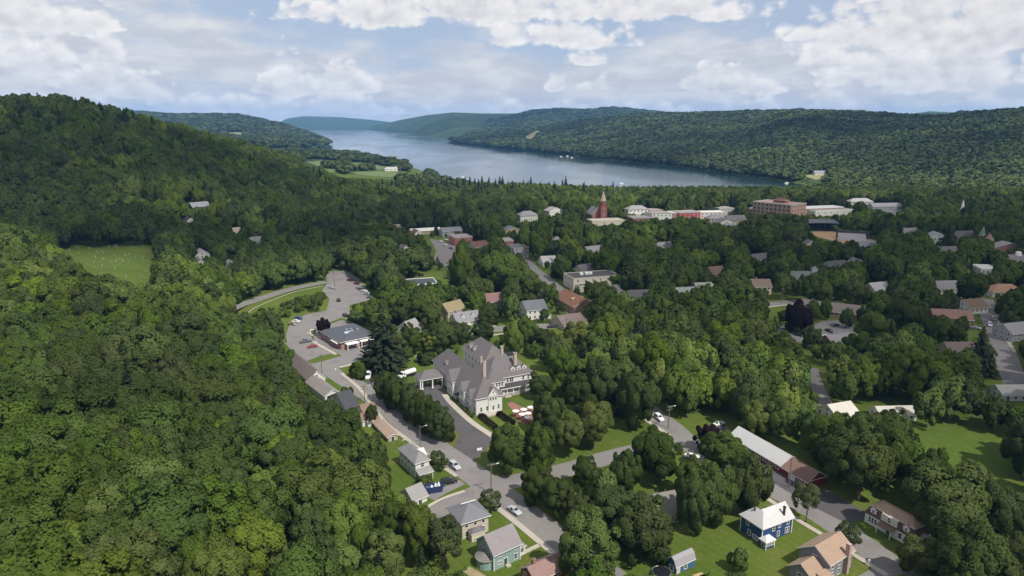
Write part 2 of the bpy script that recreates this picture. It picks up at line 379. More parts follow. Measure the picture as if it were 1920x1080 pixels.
# ------------------------------------------------------------------ object helpers
def link(o):
    COL.objects.link(o); return o
def tag(o, label=None, cat=None, group=None, kind=None):
    if label: o['label'] = label
    if cat: o['category'] = cat
    if group: o['group'] = group
    if kind: o['kind'] = kind
    return o
def thing(name, label, cat, loc, rz=0.0, group=None):
    o = bpy.data.objects.new(name, None); o.empty_display_size = .5
    link(o); o.location = loc; o.rotation_euler = (0, 0, rz)
    return tag(o, label, cat, group)
class MB:
    def __init__(s): s.v = []; s.f = []; s.m = []
    def add(s, vs, fs, mi=0):
        b = len(s.v); s.v += [tuple(map(float, q)) for q in vs]
        for f in fs: s.f.append(tuple(b + i for i in f)); s.m.append(mi)
        return s
    def box(s, x0, y0, z0, x1, y1, z1, mi=0):
        return s.add([(x0, y0, z0), (x1, y0, z0), (x1, y1, z0), (x0, y1, z0), (x0, y0, z1), (x1, y0, z1), (x1, y1, z1), (x0, y1, z1)],
                     [(0, 3, 2, 1), (4, 5, 6, 7), (0, 1, 5, 4), (1, 2, 6, 5), (2, 3, 7, 6), (3, 0, 4, 7)], mi)
    def extr(s, prof, a0, a1, axis, mi=0, cap=None):
        """closed profile [(p, z)] extruded along local axis 'x' or 'y' from a0 to a1"""
        n = len(prof)
        P = [((a, p, z) if axis == 'x' else (p, a, z)) for a in (a0, a1) for p, z in prof]
        fl = [(i, (i + 1) % n, n + (i + 1) % n, n + i) for i in range(n)]
        s.add(P, fl, mi)
        b = len(s.v) - 2 * n
        cm = mi if cap is None else cap
        s.f += [tuple(b + i for i in range(n))[::-1], tuple(b + n + i for i in range(n))]; s.m += [cm, cm]
        return s
    def cyl(s, p0, p1, r0, r1, n=8, mi=0, cap=True):
        p0 = Vector(p0); p1 = Vector(p1); d = (p1 - p0).normalized()
        a = d.orthogonal().normalized(); b = d.cross(a)
        vs = []
        for pt, r in ((p0, r0), (p1, r1)):
            for i in range(n):
                t = 2 * math.pi * i / n
                vs.append(pt + a * (r * math.cos(t)) + b * (r * math.sin(t)))
        fs = [(i, (i + 1) % n, n + (i + 1) % n, n + i) for i in range(n)]
        if cap: fs += [tuple(range(n))[::-1], tuple(range(n, 2 * n))]
        return s.add(vs, fs, mi)
    def mesh(s, name, mats, smooth=False):
        me = bpy.data.meshes.new(name)
        me.from_pydata(s.v, [], s.f)
        for m in mats: me.materials.append(m)
        if len(mats) > 1: me.polygons.foreach_set('material_index', s.m)
        if smooth: me.polygons.foreach_set('use_smooth', [True] * len(s.f))
        bm = bmesh.new(); bm.from_mesh(me); bmesh.ops.recalc_face_normals(bm, faces=bm.faces); bm.to_mesh(me); bm.free()
        return me
    def build(s, name, mats, parent=None, smooth=False, loc=None, rot=None):
        if not isinstance(mats, (list, tuple)): mats = [mats]
        o = link(bpy.data.objects.new(name, s.mesh(name, mats, smooth)))
        if parent: o.parent = parent
        if loc: o.location = loc
        if rot: o.rotation_euler = rot
        return o
def inst(name, me, parent=None, loc=(0, 0, 0), rot=(0, 0, 0), scale=None):
    o = link(bpy.data.objects.new(name, me))
    if parent: o.parent = parent
    o.location = loc; o.rotation_euler = rot
    if scale: o.scale = scale
    return o
def raw_mesh(name, V, F, mats, normals=None, smooth=True):
    me = bpy.data.meshes.new(name)
    V = np.asarray(V, np.float32); F = np.asarray(F, np.int32)
    me.vertices.add(len(V)); me.vertices.foreach_set('co', V.ravel())
    k_ = F.shape[1]
    me.loops.add(F.size); me.loops.foreach_set('vertex_index', F.ravel())
    me.polygons.add(len(F)); me.polygons.foreach_set('loop_start', np.arange(0, F.size, k_, dtype=np.int32))
    me.polygons.foreach_set('loop_total', np.full(len(F), k_, np.int32))
    if smooth: me.polygons.foreach_set('use_smooth', np.ones(len(F), bool))
    for m in mats: me.materials.append(m)
    me.update(calc_edges=True)
    if normals is not None: me.normals_split_custom_set_from_vertices(normals.astype(np.float32))
    return me

# ------------------------------------------------------------------ ground, lake
us = np.concatenate([np.linspace(-4, -1.1, 30), np.arange(-1.05, 1.1, 0.0045), np.linspace(1.15, 4, 30)])
ys = np.concatenate([[-400, -100, -20, 10, 30], np.geomspace(45, 16000, 380)])
UU, YY = np.meshgrid(us, ys)
XX = UU * np.maximum(YY, 160.0) * np.where(np.abs(UU) > 2, 1.0, 1.0)
# near rows keep a constant width so that the sheet also runs under and behind the camera
ZZ = hgt(XX, YY)
XX = np.where(YY < 160, UU * 160.0, XX); ZZ = hgt(XX, YY)
nr, nc = XX.shape
idx = np.arange(nr * nc).reshape(nr, nc)
Fq = np.stack([idx[:-1, :-1], idx[:-1, 1:], idx[1:, 1:], idx[1:, :-1]], -1).reshape(-1, 4)
me = raw_mesh('ground', np.stack([XX, YY, ZZ], -1).reshape(-1, 3), Fq, [GRASS, HILL, FLOOR])
yc = YY[:-1, :-1].ravel(); zc = ZZ[:-1, :-1].ravel(); xc = XX[:-1, :-1].ravel()
sl = slope_s(xc, yc)
mi = np.where((yc > 1250) & (zc > 4) | (yc > 1000) & (xc > -.06 * yc) & (zc > -3) | (yc > 2100), 1, 0)
mi = np.where((mi == 0) & (yc > 430) & (zc > 26) & (xc < 0), 2, mi)
me.polygons.foreach_set('material_index', mi.astype(np.int32))
tag(inst('ground', me), kind='structure')

def watermat():
    m, t = newmat('lake_water')
    co = t.n('ShaderNodeNewGeometry').outputs['Position']
    st = t.vmath('MULTIPLY', co, (1.0, .35, 1.0))
    streak = t.noise(st, .006, 4, .6, .8)
    rough = t.maprange(streak, .40, .62, .07, .15)
    b = t.n('ShaderNodeBsdfPrincipled', ins={'Base Color': (.014, .040, .044, 1), 'Roughness': rough, 'IOR': 1.6})
    bn = t.n('ShaderNodeBump', ins={'Height': t.noise(co, .5, 3, .6), 'Strength': .05, 'Distance': .12})
    t.link(bn.outputs[0], b.inputs['Normal'])
    t.n('ShaderNodeOutputMaterial', ins={'Surface': b.outputs[0]})
    return m
lk = MB()
cx0 = LAKE.mean(0)
ring = []
for i, (a, b) in enumerate(LAKE):
    pa, pb = LAKE[i - 1], LAKE[(i + 1) % len(LAKE)]
    tx, ty = pb - pa; L_ = math.hypot(tx, ty)
    nx, ny = ty / L_, -tx / L_
    if inside(LAKE, np.array([a + nx * 6]), np.array([b + ny * 6]))[0]: nx, ny = -nx, -ny
    ring.append((a + nx * (6 + .002 * b), b + ny * (6 + .002 * b), LAKE_Z))
lk.add(ring, [tuple(range(len(ring)))])
tag(lk.build('lake', watermat()), kind='structure')
# ------------------------------------------------------------------ roads, paths, lawns
CLEAR = []        # (pixel polygon, distance of what is seen there): keeps trees from growing across the view of it
FOOT = []         # world polygons no trunk may stand in
def hz(x, y, z0, ey):
    lo, hi = z0 - 5, z0 + 90
    for _ in range(46):
        m_ = (lo + hi) / 2
        if proj(x, y, m_)[1] > ey: lo = m_
        else: hi = m_
    return lo
def sheet(name, pxs, mat, lift, thick=0.0):
    pts = [G(*q) for q in pxs]
    mb = MB()
    n = len(pts)
    if thick:
        mb.add([(x, y, lift) for x, y in pts] + [(x, y, lift + thick) for x, y in pts],
               [tuple(range(n, 2 * n))] + [(i, (i + 1) % n, n + (i + 1) % n, n + i) for i in range(n)])
    else:
        mb.add([(x, y, lift) for x, y in pts], [tuple(range(n))])
    o = tag(mb.build(name, mat), kind='structure')
    FOOT.append((np.array(pts), 1.0))
    return o
def smooth_path(P, step=2.5):
    P = [np.array(q, float) for q in P]; out = []
    for i in range(len(P) - 1):
        a, b = P[i], P[i + 1]; m0 = (P[i + 1] - P[i - 1]) / 2 if i > 0 else b - a; m1 = (P[i + 2] - P[i]) / 2 if i + 2 < len(P) else b - a
        n = max(2, int(np.linalg.norm(b - a) / step))
        for k_ in range(n):
            t = k_ / n; t2, t3 = t * t, t * t * t
            out.append((2 * t3 - 3 * t2 + 1) * a + (t3 - 2 * t2 + t) * m0 + (-2 * t3 + 3 * t2) * b + (t3 - t2) * m1)
    out.append(P[-1]); return np.array(out)
def strip(name, pxs, width, mat, lift=.02, thick=0.0, drape=False, world_pts=False):
    P = pxs if world_pts else [(GT(*q)[:2] if drape else G(*q)) for q in pxs]
    S = smooth_path(P)
    T = np.gradient(S, axis=0); T /= np.linalg.norm(T, axis=1)[:, None] + 1e-9
    N_ = np.stack([-T[:, 1], T[:, 0]], 1)
    A, B = S + N_ * width / 2, S - N_ * width / 2
    za = hgt(A[:, 0], A[:, 1], False) + lift if drape else np.full(len(S), lift)
    zb = hgt(B[:, 0], B[:, 1], False) + lift if drape else np.full(len(S), lift)
    if drape: za = zb = np.maximum(za, zb) + .15
    n = len(S); mb = MB()
    vs = [(a[0], a[1], z) for a, z in zip(A, za)] + [(b[0], b[1], z) for b, z in zip(B, zb)]
    mb.add(vs, [(i, i + 1, n + i + 1, n + i) for i in range(n - 1)])
    if thick:
        mb = MB()
        top = [(x, y, z + thick) for x, y, z in vs]
        mb.add(vs + top, [(2 * n + i, 2 * n + i + 1, 3 * n + i + 1, 3 * n + i) for i in range(n - 1)] +
               [(i, i + 1, 2 * n + i + 1, 2 * n + i) for i in range(n - 1)] + [(n + i, n + i + 1, 3 * n + i + 1, 3 * n + i) for i in range(n - 1)] +
               [(0, n, 3 * n, 2 * n), (n - 1, 2 * n - 1, 4 * n - 1, 3 * n - 1)])
    o = tag(mb.build(name, mat), kind='structure')
    FOOT.append((np.concatenate([A, B[::-1]]), 1.5))
    return o
def clear(poly, dist=None): CLEAR.append((np.array(poly, float), dist))

strip('road', [(1150, 1090), (1090, 1048), (1042, 1008), (986, 965), (945, 932), (900, 898), (862, 870), (825, 845), (780, 810), (735, 772), (695, 742), (655, 716), (618, 692), (578, 662), (552, 640)], 9.0, ASPH, .030)
strip('road', [(905, 908), (960, 903), (1010, 893), (1060, 881), (1090, 872), (1150, 855), (1200, 843), (1250, 834), (1300, 838)], 7.6, ASPH, .034)
strip('road', [(1150, 725), (1195, 752), (1228, 778), (1262, 803), (1290, 830), (1330, 860), (1380, 890), (1440, 915), (1480, 933), (1540, 967), (1600, 1008), (1650, 1045), (1700, 1090)], 8.2, ASPH, .038)
strip('road', [(628, 696), (660, 678), (690, 667), (740, 650), (800, 636), (860, 625), (900, 620), (940, 616), (1000, 613), (1060, 610), (1120, 606)], 9.0, ASPH, .042)
strip('road', [(1845, 560), (1855, 590), (1876, 640), (1893, 690), (1915, 740)], 9.0, ASPH, .030)
strip('road', [(1380, 577), (1440, 571), (1510, 563), (1560, 556)], 8, ASPH, .030)
strip('road', [(960, 470), (985, 490), (1003, 508), (1030, 528), (1060, 560), (1085, 600)], 9, ASPH, .046)
strip('road', [(780, 985), (815, 962), (850, 944), (885, 926), (915, 912)], 6.2, ASPH, .040)
strip('road', [(1522, 690), (1528, 712), (1540, 740), (1552, 765)], 5, ASPH, .030)
strip('hillside_road', [(430, 585), (452, 573), (475, 565), (520, 550), (565, 538), (612, 529)], 8, ASPH, .10, drape=True)
sheet('car_park', [(540, 650), (536, 628), (545, 604), (575, 589), (612, 582), (618, 560), (604, 546), (613, 530), (612, 510), (645, 506), (672, 521), (702, 560), (655, 572), (657, 598), (700, 640), (690, 668), (640, 690), (600, 700), (572, 686)], ASPH, .012)
sheet('driveway', [(748, 712), (780, 722), (826, 720), (840, 740), (885, 788), (926, 822), (908, 848), (882, 866), (850, 842), (862, 815), (820, 780), (765, 735), (748, 722), (715, 724), (690, 738), (680, 718), (700, 712)], ASPD, .020)
sheet('car_park', [(1322, 812), (1340, 797), (1366, 800), (1370, 830), (1514, 919), (1546, 917), (1634, 966), (1592, 984), (1530, 953), (1450, 906), (1346, 845)], ASPD, .050)
sheet('car_park', [(1452, 612), (1500, 628), (1540, 602), (1592, 600), (1625, 628), (1560, 655), (1545, 642), (1470, 640)], ASPH, .016)
sheet('car_park', [(805, 446), (862, 462), (870, 478), (850, 487), (812, 488), (818, 470)], ASPH, .016)
sheet('car_park', [(1600, 388), (1640, 380), (1695, 393), (1684, 412), (1640, 396)], ASPH, .016)
sheet('driveway', [(1610, 1080), (1640, 1062), (1668, 1078), (1690, 1100), (1620, 1110)], ASPH, .022)
sheet('driveway', [(800, 932), (828, 908), (862, 900), (872, 908), (836, 925), (815, 938)], ASPH, .024)
sheet('terrace', [(950, 757), (960, 753), (978, 763), (1000, 768), (1004, 784), (982, 797), (966, 784), (962, 770)], BRICKT, .025)
sheet('yard', [(845, 1085), (880, 1062), (912, 1080), (900, 1100)], surf('bare_earth', (.30, .24, .14), .95, .3, .5), .022)
sheet('infield', [(1520, 434), (1560, 433), (1600, 443), (1640, 450), (1630, 458), (1575, 455), (1530, 443)], surf('infield_clay', (.34, .22, .12), .9, .2, .1), .016)
WALKS = [([(925, 947), (965, 978), (1000, 1007), (1046, 1045), (1075, 1070)], 1.7), ([(640, 700), (675, 730), (712, 780), (735, 803), (783, 838), (800, 853)], 1.4), ([(835, 879), (856, 893)], 1.3),
         ([(871, 921), (838, 932), (806, 948), (772, 977)], 1.0), ([(833, 740), (850, 760), (885, 792), (925, 819)], 2.2), ([(1200, 780), (1211, 788), (1257, 818)], 1.5),
         ([(1424, 927), (1452, 944), (1492, 973), (1550, 1008), (1597, 1038), (1664, 1080)], 1.5), ([(785, 622), (800, 619), (817, 616)], 1.4), ([(880, 620), (908, 612), (930, 611)], 1.6),
         ([(920, 629), (950, 625)], 1.4), ([(577, 624), (590, 630), (607, 634)], 1.5), ([(585, 640), (605, 651), (630, 665)], 1.5), ([(637, 689), (658, 684), (680, 677)], 1.6),
         ([(962, 1047), (985, 1035), (1012, 1022)], 1.2), ([(1870, 600), (1880, 622), (1902, 660)], 1.5), ([(1440, 576), (1510, 568)], 1.2)]
for pts, w_ in WALKS: strip('pavement', pts, w_, CONC, .0, .14)
strip('kerb', [(461, 593), (470, 583), (488, 573), (520, 560), (553, 548), (605, 537)], .5, CONC, .02, .14, drape=True)
for pts in ([(573, 678), (600, 668), (632, 662), (640, 667), (610, 676), (585, 682)], [(588, 640), (590, 618), (640, 600), (662, 604), (655, 600), (640, 596), (600, 612), (580, 622)]):
    sheet('grass_island', pts, GRASS, .0, .13)
sheet('lawn', [(635, 690), (660, 684), (684, 677), (735, 660), (770, 690), (744, 704), (700, 709), (678, 714), (655, 707)], GRASS, .0, .10)
# far fields and fairways draped on the land
def drape_patch(name, poly, mat, lift=.6, n=26):
    P = np.array(poly, float); mb = MB()
    x0, y0 = P.min(0); x1, y1 = P.max(0)
    W_ = [GT(*q) for q in poly]; WP = np.array([(a[0] / a[1], a[1]) for a in W_])
    u0, v0 = WP.min(0); u1, v1 = WP.max(0)
    uu, vv = np.meshgrid(np.linspace(u0, u1, n), np.linspace(v0, v1, n)); XX_, YY_ = uu * vv, vv
    Z_ = hgt(XX_, YY_) + lift
    vs = list(zip(XX_.ravel(), YY_.ravel(), Z_.ravel())); fs = []
    for i in range(n - 1):
        for j in range(n - 1):
            q = [i * n + j, i * n + j + 1, (i + 1) * n + j + 1, (i + 1) * n + j]
            if inside(WP, np.array([uu.ravel()[q].mean()]), np.array([vv.ravel()[q].mean()]))[0]: fs.append(tuple(q))
    mb.add(vs, fs); return tag(mb.build(name, mat), kind='structure')
FIELDS = [('field', [(982, 257), (994, 251), (1006, 245), (1016, 247), (1008, 254), (1000, 264), (988, 262)], FIELD), ('field', [(286, 231), (330, 233), (345, 240), (300, 238)], FIELD),
          ('fairway', [(574, 304), (606, 301), (638, 305), (628, 311), (596, 312)], FAIRWAY), ('fairway', [(652, 306), (684, 305), (716, 311), (738, 314), (712, 319), (676, 315), (655, 313)], FAIRWAY), ('fairway', [(650, 322), (700, 321), (748, 325), (796, 328), (782, 334), (724, 333), (676, 329)], FAIRWAY), ('fairway', [(604, 316), (634, 316), (640, 324), (616, 323)], FAIRWAY),
          ('field', [(425, 248), (460, 250), (455, 257), (430, 254)], FIELD), ('field', [(1505, 330), (1540, 324), (1560, 330), (1530, 338)], FIELD)]
for nm, poly, mt in FIELDS: drape_patch(nm, poly, mt)

# parts of the view where open ground shows
for pl in ([(562, 672), (640, 668), (702, 716), (714, 735), (720, 775), (795, 830), (850, 850), (880, 868), (930, 890), (1000, 893), (985, 935), (1052, 1000), (1048, 1040), (975, 985), (925, 945), (880, 925), (800, 985), (775, 975), (860, 905), (800, 855), (712, 778), (640, 738), (575, 690)],
           [(536, 640), (536, 615), (560, 592), (600, 582), (620, 560), (607, 540), (620, 512), (645, 508), (692, 552), (650, 572), (650, 600), (690, 640), (690, 665), (640, 692), (580, 690)],
           [(750, 713), (832, 722), (926, 818), (905, 850), (850, 842), (846, 800), (790, 752), (755, 725)], [(940, 756), (1000, 762), (1002, 790), (975, 808), (905, 812), (897, 782)],
           [(880, 850), (922, 836), (925, 885), (985, 890), (915, 895)], [(1030, 885), (1085, 860), (1120, 852), (1186, 838), (1190, 848), (1130, 878), (1040, 895)],
           [(1128, 850), (1165, 805), (1205, 785), (1262, 818), (1190, 838)], [(1205, 770), (1240, 772), (1306, 822), (1280, 842), (1255, 822)],
           [(1436, 905), (1475, 900), (1500, 912), (1550, 915), (1634, 965), (1716, 1055), (1690, 1080), (1640, 1080), (1590, 1010), (1500, 970)],
           [(1180, 1080), (1190, 1062), (1268, 1020), (1302, 985), (1372, 968), (1400, 930), (1440, 932), (1500, 970), (1600, 1030), (1650, 1080)],
           [(1700, 800), (1800, 803), (1884, 808), (1870, 850), (1920, 880), (1920, 918), (1825, 878)], [(105, 462), (180, 454), (285, 457), (293, 500), (270, 530), (190, 522), (150, 497)],
           [(637, 688), (690, 680), (702, 712), (660, 710)], [(735, 702), (790, 676), (820, 690), (780, 706), (745, 716)], [(790, 505), (838, 505), (842, 528), (810, 525)],
           [(440, 592), (442, 575), (470, 563), (600, 530), (612, 536), (560, 560), (500, 580), (540, 592)], [(560, 300), (640, 300), (780, 320), (800, 330), (770, 340), (640, 332)],
           [(800, 446), (858, 458), (852, 486), (815, 486)], [(1464, 608), (1484, 608), (1484, 620), (1464, 620)], [(1546, 614), (1568, 614), (1568, 634), (1546, 634)],
           [(1845, 592), (1868, 592), (1885, 630), (1905, 660), (1908, 700), (1885, 690), (1860, 640)], [(1440, 568), (1508, 561), (1508, 572), (1442, 580)], [(885, 616), (938, 610), (938, 628), (890, 630)],
           [(998, 608), (1042, 606), (1042, 622), (1000, 622)], [(1522, 692), (1544, 690), (1548, 735), (1526, 730)], [(985, 488), (1005, 500), (1030, 522), (1010, 528)],
           [(1640, 382), (1690, 392), (1680, 404), (1640, 392)], [(995, 1012), (1040, 1040), (985, 1070), (975, 1045)], [(905, 955), (940, 955), (975, 985), (925, 1000)],
           [(1515, 428), (1650, 440), (1640, 455), (1530, 448)]):
    clear(pl)

# ------------------------------------------------------------------ buildings
WINCACHE = {}
def window(T, face, u, z, off=0.0, w=.95, h=1.4, frame=None, name='window', glass=None, bars=1):
    """face: 'f' looks along -y at y=off, 'l' looks along -x at x=off, 'r' +x, 'b' +y"""
    fm = frame or WHITE; gm = glass or GLASS
    key = (round(w, 2), round(h, 2), fm.name, gm.name, bars)
    if key not in WINCACHE:
        mb = MB(); t = .11 * max(w, .9)
        mb.box(-w / 2 - t, -.07, -h / 2 - t, -w / 2, .05, h / 2 + t); mb.box(w / 2, -.07, -h / 2 - t, w / 2 + t, .05, h / 2 + t)
        mb.box(-w / 2, -.07, h / 2, w / 2, .05, h / 2 + t); mb.box(-w / 2, -.10, -h / 2 - t, w / 2, .05, -h / 2)
        if bars: mb.box(-w / 2, -.05, -.035, w / 2, .0, .035)
        for b_ in range(1, bars): mb.box(-w / 2 + w * b_ / bars - .05, -.055, -h / 2, -w / 2 + w * b_ / bars + .05, .0, -.036); mb.box(-w / 2 + w * b_ / bars - .05, -.055, .036, -w / 2 + w * b_ / bars + .05, .0, h / 2)
        mb.box(-w / 2, -.03, -h / 2, w / 2, .04, h / 2, 1)
        WINCACHE[key] = mb.mesh('window', [fm, gm])
    pos, rz = {'f': ((u, off, z), 0), 'l': ((off, u, z), -math.pi / 2), 'r': ((off, u, z), math.pi / 2), 'b': ((u, off, z), math.pi)}[face]
    return inst(name, WINCACHE[key], T, pos, (0, 0, rz))
def door(T, face, u, off, w=1.0, h=2.1, mat=None):
    mb = MB(); mb.box(-w / 2 - .12, -.06, 0, -w / 2, .05, h + .12); mb.box(w / 2, -.06, 0, w / 2 + .12, .05, h + .12); mb.box(-w / 2, -.06, h, w / 2, .05, h + .12)
    mb.box(-w / 2, -.03, 0.02, w / 2, .04, h, 1)
    pos, rz = {'f': ((u, off, .05), 0), 'l': ((off, u, .05), -math.pi / 2), 'r': ((off, u, .05), math.pi / 2)}[face]
    d_ = mb.build('door', [WHITE, mat or surf('door_green', (.05, .07, .06), .5)], T, loc=pos, rot=(0, 0, rz))
    k_ = MB(); k_.box(w / 2 - .16, -.1, h * .45, w / 2 - .06, -.03, h * .5); k_.build('handle', STEEL, d_)
    return d_
def chimney(T, x, y, z0, z1, mat=None, s=.7, name='chimney'):
    mb = MB(); mb.box(x - s / 2, y - s / 2, z0, x + s / 2, y + s / 2, z1); mb.box(x - s / 2 - .09, y - s / 2 - .09, z1, x + s / 2 + .09, y + s / 2 + .09, z1 + .18)
    mb.box(x - s / 4, y - s / 4, z1 + .18, x + s / 4, y + s / 4, z1 + .32, 1)
    return mb.build(name, [mat or surf('chimney_brick', (.30, .17, .12), .9, .25, 2, .15, 9), DARK], T)
def roof_mb(x0, x1, y0, y1, ze, zr, kind, ov=.45, t=.22, inset=None):
    """material 0 roof covering, 1 edge trim"""
    mb = MB()
    if kind in ('gx', 'gy', 'gamb_x', 'gamb_y'):
        ax = kind[-1]
        a0, a1, p0, p1 = (x0, x1, y0, y1) if ax == 'x' else (y0, y1, x0, x1)
        pm = (p0 + p1) / 2; hw = (p1 - p0) / 2; sl_ = (zr - ze) / hw; zl = ze - ov * sl_ * .9
        a0 -= ov * .8; a1 += ov * .8
        if kind[:2] == 'ga':
            top = [(p0 - ov * .5, ze - .15), (p0 + hw * .38, ze + (zr - ze) * .66), (pm, zr), (p1 - hw * .38, ze + (zr - ze) * .66), (p1 + ov * .5, ze - .15)]
        else:
            top = [(p0 - ov, zl), (pm, zr), (p1 + ov, zl)]
        prof = top + [(a, z - t) for a, z in top[::-1]]
        n = len(top); np_ = len(prof)
        mb.extr(prof, a0, a1, ax, 1)
        nf = np_ + 2; base = len(mb.f) - nf
        for i in range(n - 1): mb.m[base + i] = 0
    elif kind == 'hip':
        lx, ly = x1 - x0, y1 - y0; i_ = inset if inset is not None else min(lx, ly) / 2
        X0, X1, Y0, Y1 = x0 - ov, x1 + ov, y0 - ov, y1 + ov
        if lx >= ly: ra, rb = (x0 + i_, (y0 + y1) / 2, zr), (x1 - i_, (y0 + y1) / 2, zr)
        else: ra, rb = ((x0 + x1) / 2, y0 + i_, zr), ((x0 + x1) / 2, y1 - i_, zr)
        if ra == rb: rb = (rb[0] + .02, rb[1], rb[2])
        z = ze - .12; V = [(X0, Y0, z - t), (X1, Y0, z - t), (X1, Y1, z - t), (X0, Y1, z - t), (X0, Y0, z), (X1, Y0, z), (X1, Y1, z), (X0, Y1, z), ra, rb]
        mb.add(V, [(0, 1, 5, 4), (1, 2, 6, 5), (2, 3, 7, 6), (3, 0, 4, 7), (0, 3, 2, 1)], 1)
        b = len(mb.v) - 10
        fs = [(4, 5, 9, 8), (5, 6, 9), (6, 7, 8, 9), (7, 4, 8)] if lx >= ly else [(4, 5, 8), (5, 6, 9, 8), (6, 7, 9), (7, 4, 8, 9)]
        for f in fs: mb.f.append(tuple(b + i for i in f)); mb.m.append(0)
    elif kind == 'flat':
        mb.box(x0 + .25, y0 + .25, ze - .1, x1 - .25, y1 - .25, ze + .06, 0)
        mb.box(x0 - .08, y0 - .08, ze - .5, x1 + .08, y0 + .25, ze + .35, 1); mb.box(x0 - .08, y1 - .25, ze - .5, x1 + .08, y1 + .08, ze + .35, 1)
        mb.box(x0 - .08, y0 + .25, ze - .5, x0 + .25, y1 - .25, ze + .35, 1); mb.box(x1 - .25, y0 + .25, ze - .5, x1 + .08, y1 - .25, ze + .35, 1)
    elif kind == 'shed':   # falls towards -y
        mb.add([(x0 - ov, y0 - ov, ze - t), (x1 + ov, y0 - ov, ze - t), (x1 + ov, y1, zr - t), (x0 - ov, y1, zr - t), (x0 - ov, y0 - ov, ze), (x1 + ov, y0 - ov, ze), (x1 + ov, y1, zr), (x0 - ov, y1, zr)],
               [(0, 3, 2, 1), (0, 1, 5, 4), (1, 2, 6, 5), (2, 3, 7, 6), (3, 0, 4, 7)], 1)
        mb.f.append((4, 5, 6, 7)); mb.m.append(0)
    elif kind == 'mans':
        i_ = .9; zt = zr - .25
        V = [(x0 - .25, y0 - .25, ze), (x1 + .25, y0 - .25, ze), (x1 + .25, y1 + .25, ze), (x0 - .25, y1 + .25, ze), (x0 + i_, y0 + i_, zt), (x1 - i_, y0 + i_, zt), (x1 - i_, y1 - i_, zt), (x0 + i_, y1 - i_, zt)]
        mb.add(V, [(0, 1, 5, 4), (1, 2, 6, 5), (2, 3, 7, 6), (3, 0, 4, 7), (0, 3, 2, 1), (4, 5, 6, 7)], 0)
    return mb
def wall_mb(x0, x1, y0, y1, z0, h, kind, zr):
    mb = MB(); mb.box(x0, y0, z0, x1, y1, h)
    d = .12
    if kind == 'gx': mb.extr([(y0 + .02, h - .02), (y1 - .02, h - .02), ((y0 + y1) / 2, zr - d)], x0 + .01, x1 - .01, 'x')
    if kind == 'gy': mb.extr([(x0 + .02, h - .02), (x1 - .02, h - .02), ((x0 + x1) / 2, zr - d)], y0 + .01, y1 - .01, 'y')
    if kind.startswith('gamb'):
        p0, p1 = (y0, y1) if kind[-1] == 'x' else (x0, x1); hw = (p1 - p0) / 2
        pr_ = [(p0 + .02, h - .02), (p1 - .02, h - .02), (p1 - hw * .38 - .1, h + (zr - h) * .66 - d), ((p0 + p1) / 2, zr - d), (p0 + hw * .38 + .1, h + (zr - h) * .66 - d)]
        mb.extr(pr_, (x0 if kind[-1] == 'x' else y0) + .01, (x1 if kind[-1] == 'x' else y1) - .01, kind[-1])
    return mb
def block(T, x0, x1, y0, y1, h, kind, zr, wm, rm, ov=.45, z0=-1.2, trim=None, inset=None, wall='wall', roof='roof'):
    wall_mb(x0, x1, y0, y1, z0, h, kind, zr).build(wall, wm, T)
    return roof_mb(x0, x1, y0, y1, h, zr, kind, ov, inset=inset).build(roof, [rm, trim or WHITE], T)
def rowwin(T, face, a0, a1, off, zs, w=.95, h=1.4, gap=2.7, frame=None, bars=1, skip=()):
    n = max(1, int(round((a1 - a0) / gap)))
    for zi, z in enumerate(zs):
        for i in range(n):
            if (zi, i) in skip: continue
            window(T, face, a0 + (a1 - a0) * (i + .5) / n, z, off, w, h, frame, bars=bars)
def dormer(T, x, y, z, w, h, face='f', wm=None, rm=None, dep=2.2, win=True):
    """small gabled dormer whose window wall stands at (x, y)"""
    wm = wm or WHITE
    d_ = thing('dormer', None, None, (x, y, z), {'f': 0, 'l': -math.pi / 2}[face]); d_.parent = T
    mb = wall_mb(-w / 2, w / 2, 0, dep, 0, h, 'gy', h + w * .42)
    o = mb.build('dormer', wm); o.parent = T; o.location = d_.location; o.rotation_euler = d_.rotation_euler
    bpy.data.objects.remove(d_)
    r_ = roof_mb(-w / 2, w / 2, 0, dep, h, h + w * .42, 'gy', .18, .12).build('dormer_roof', [rm, WHITE], o)
    if win: window(o, 'f', 0, h * .55, -.002, w * .45, h * .6, bars=1)
    return o
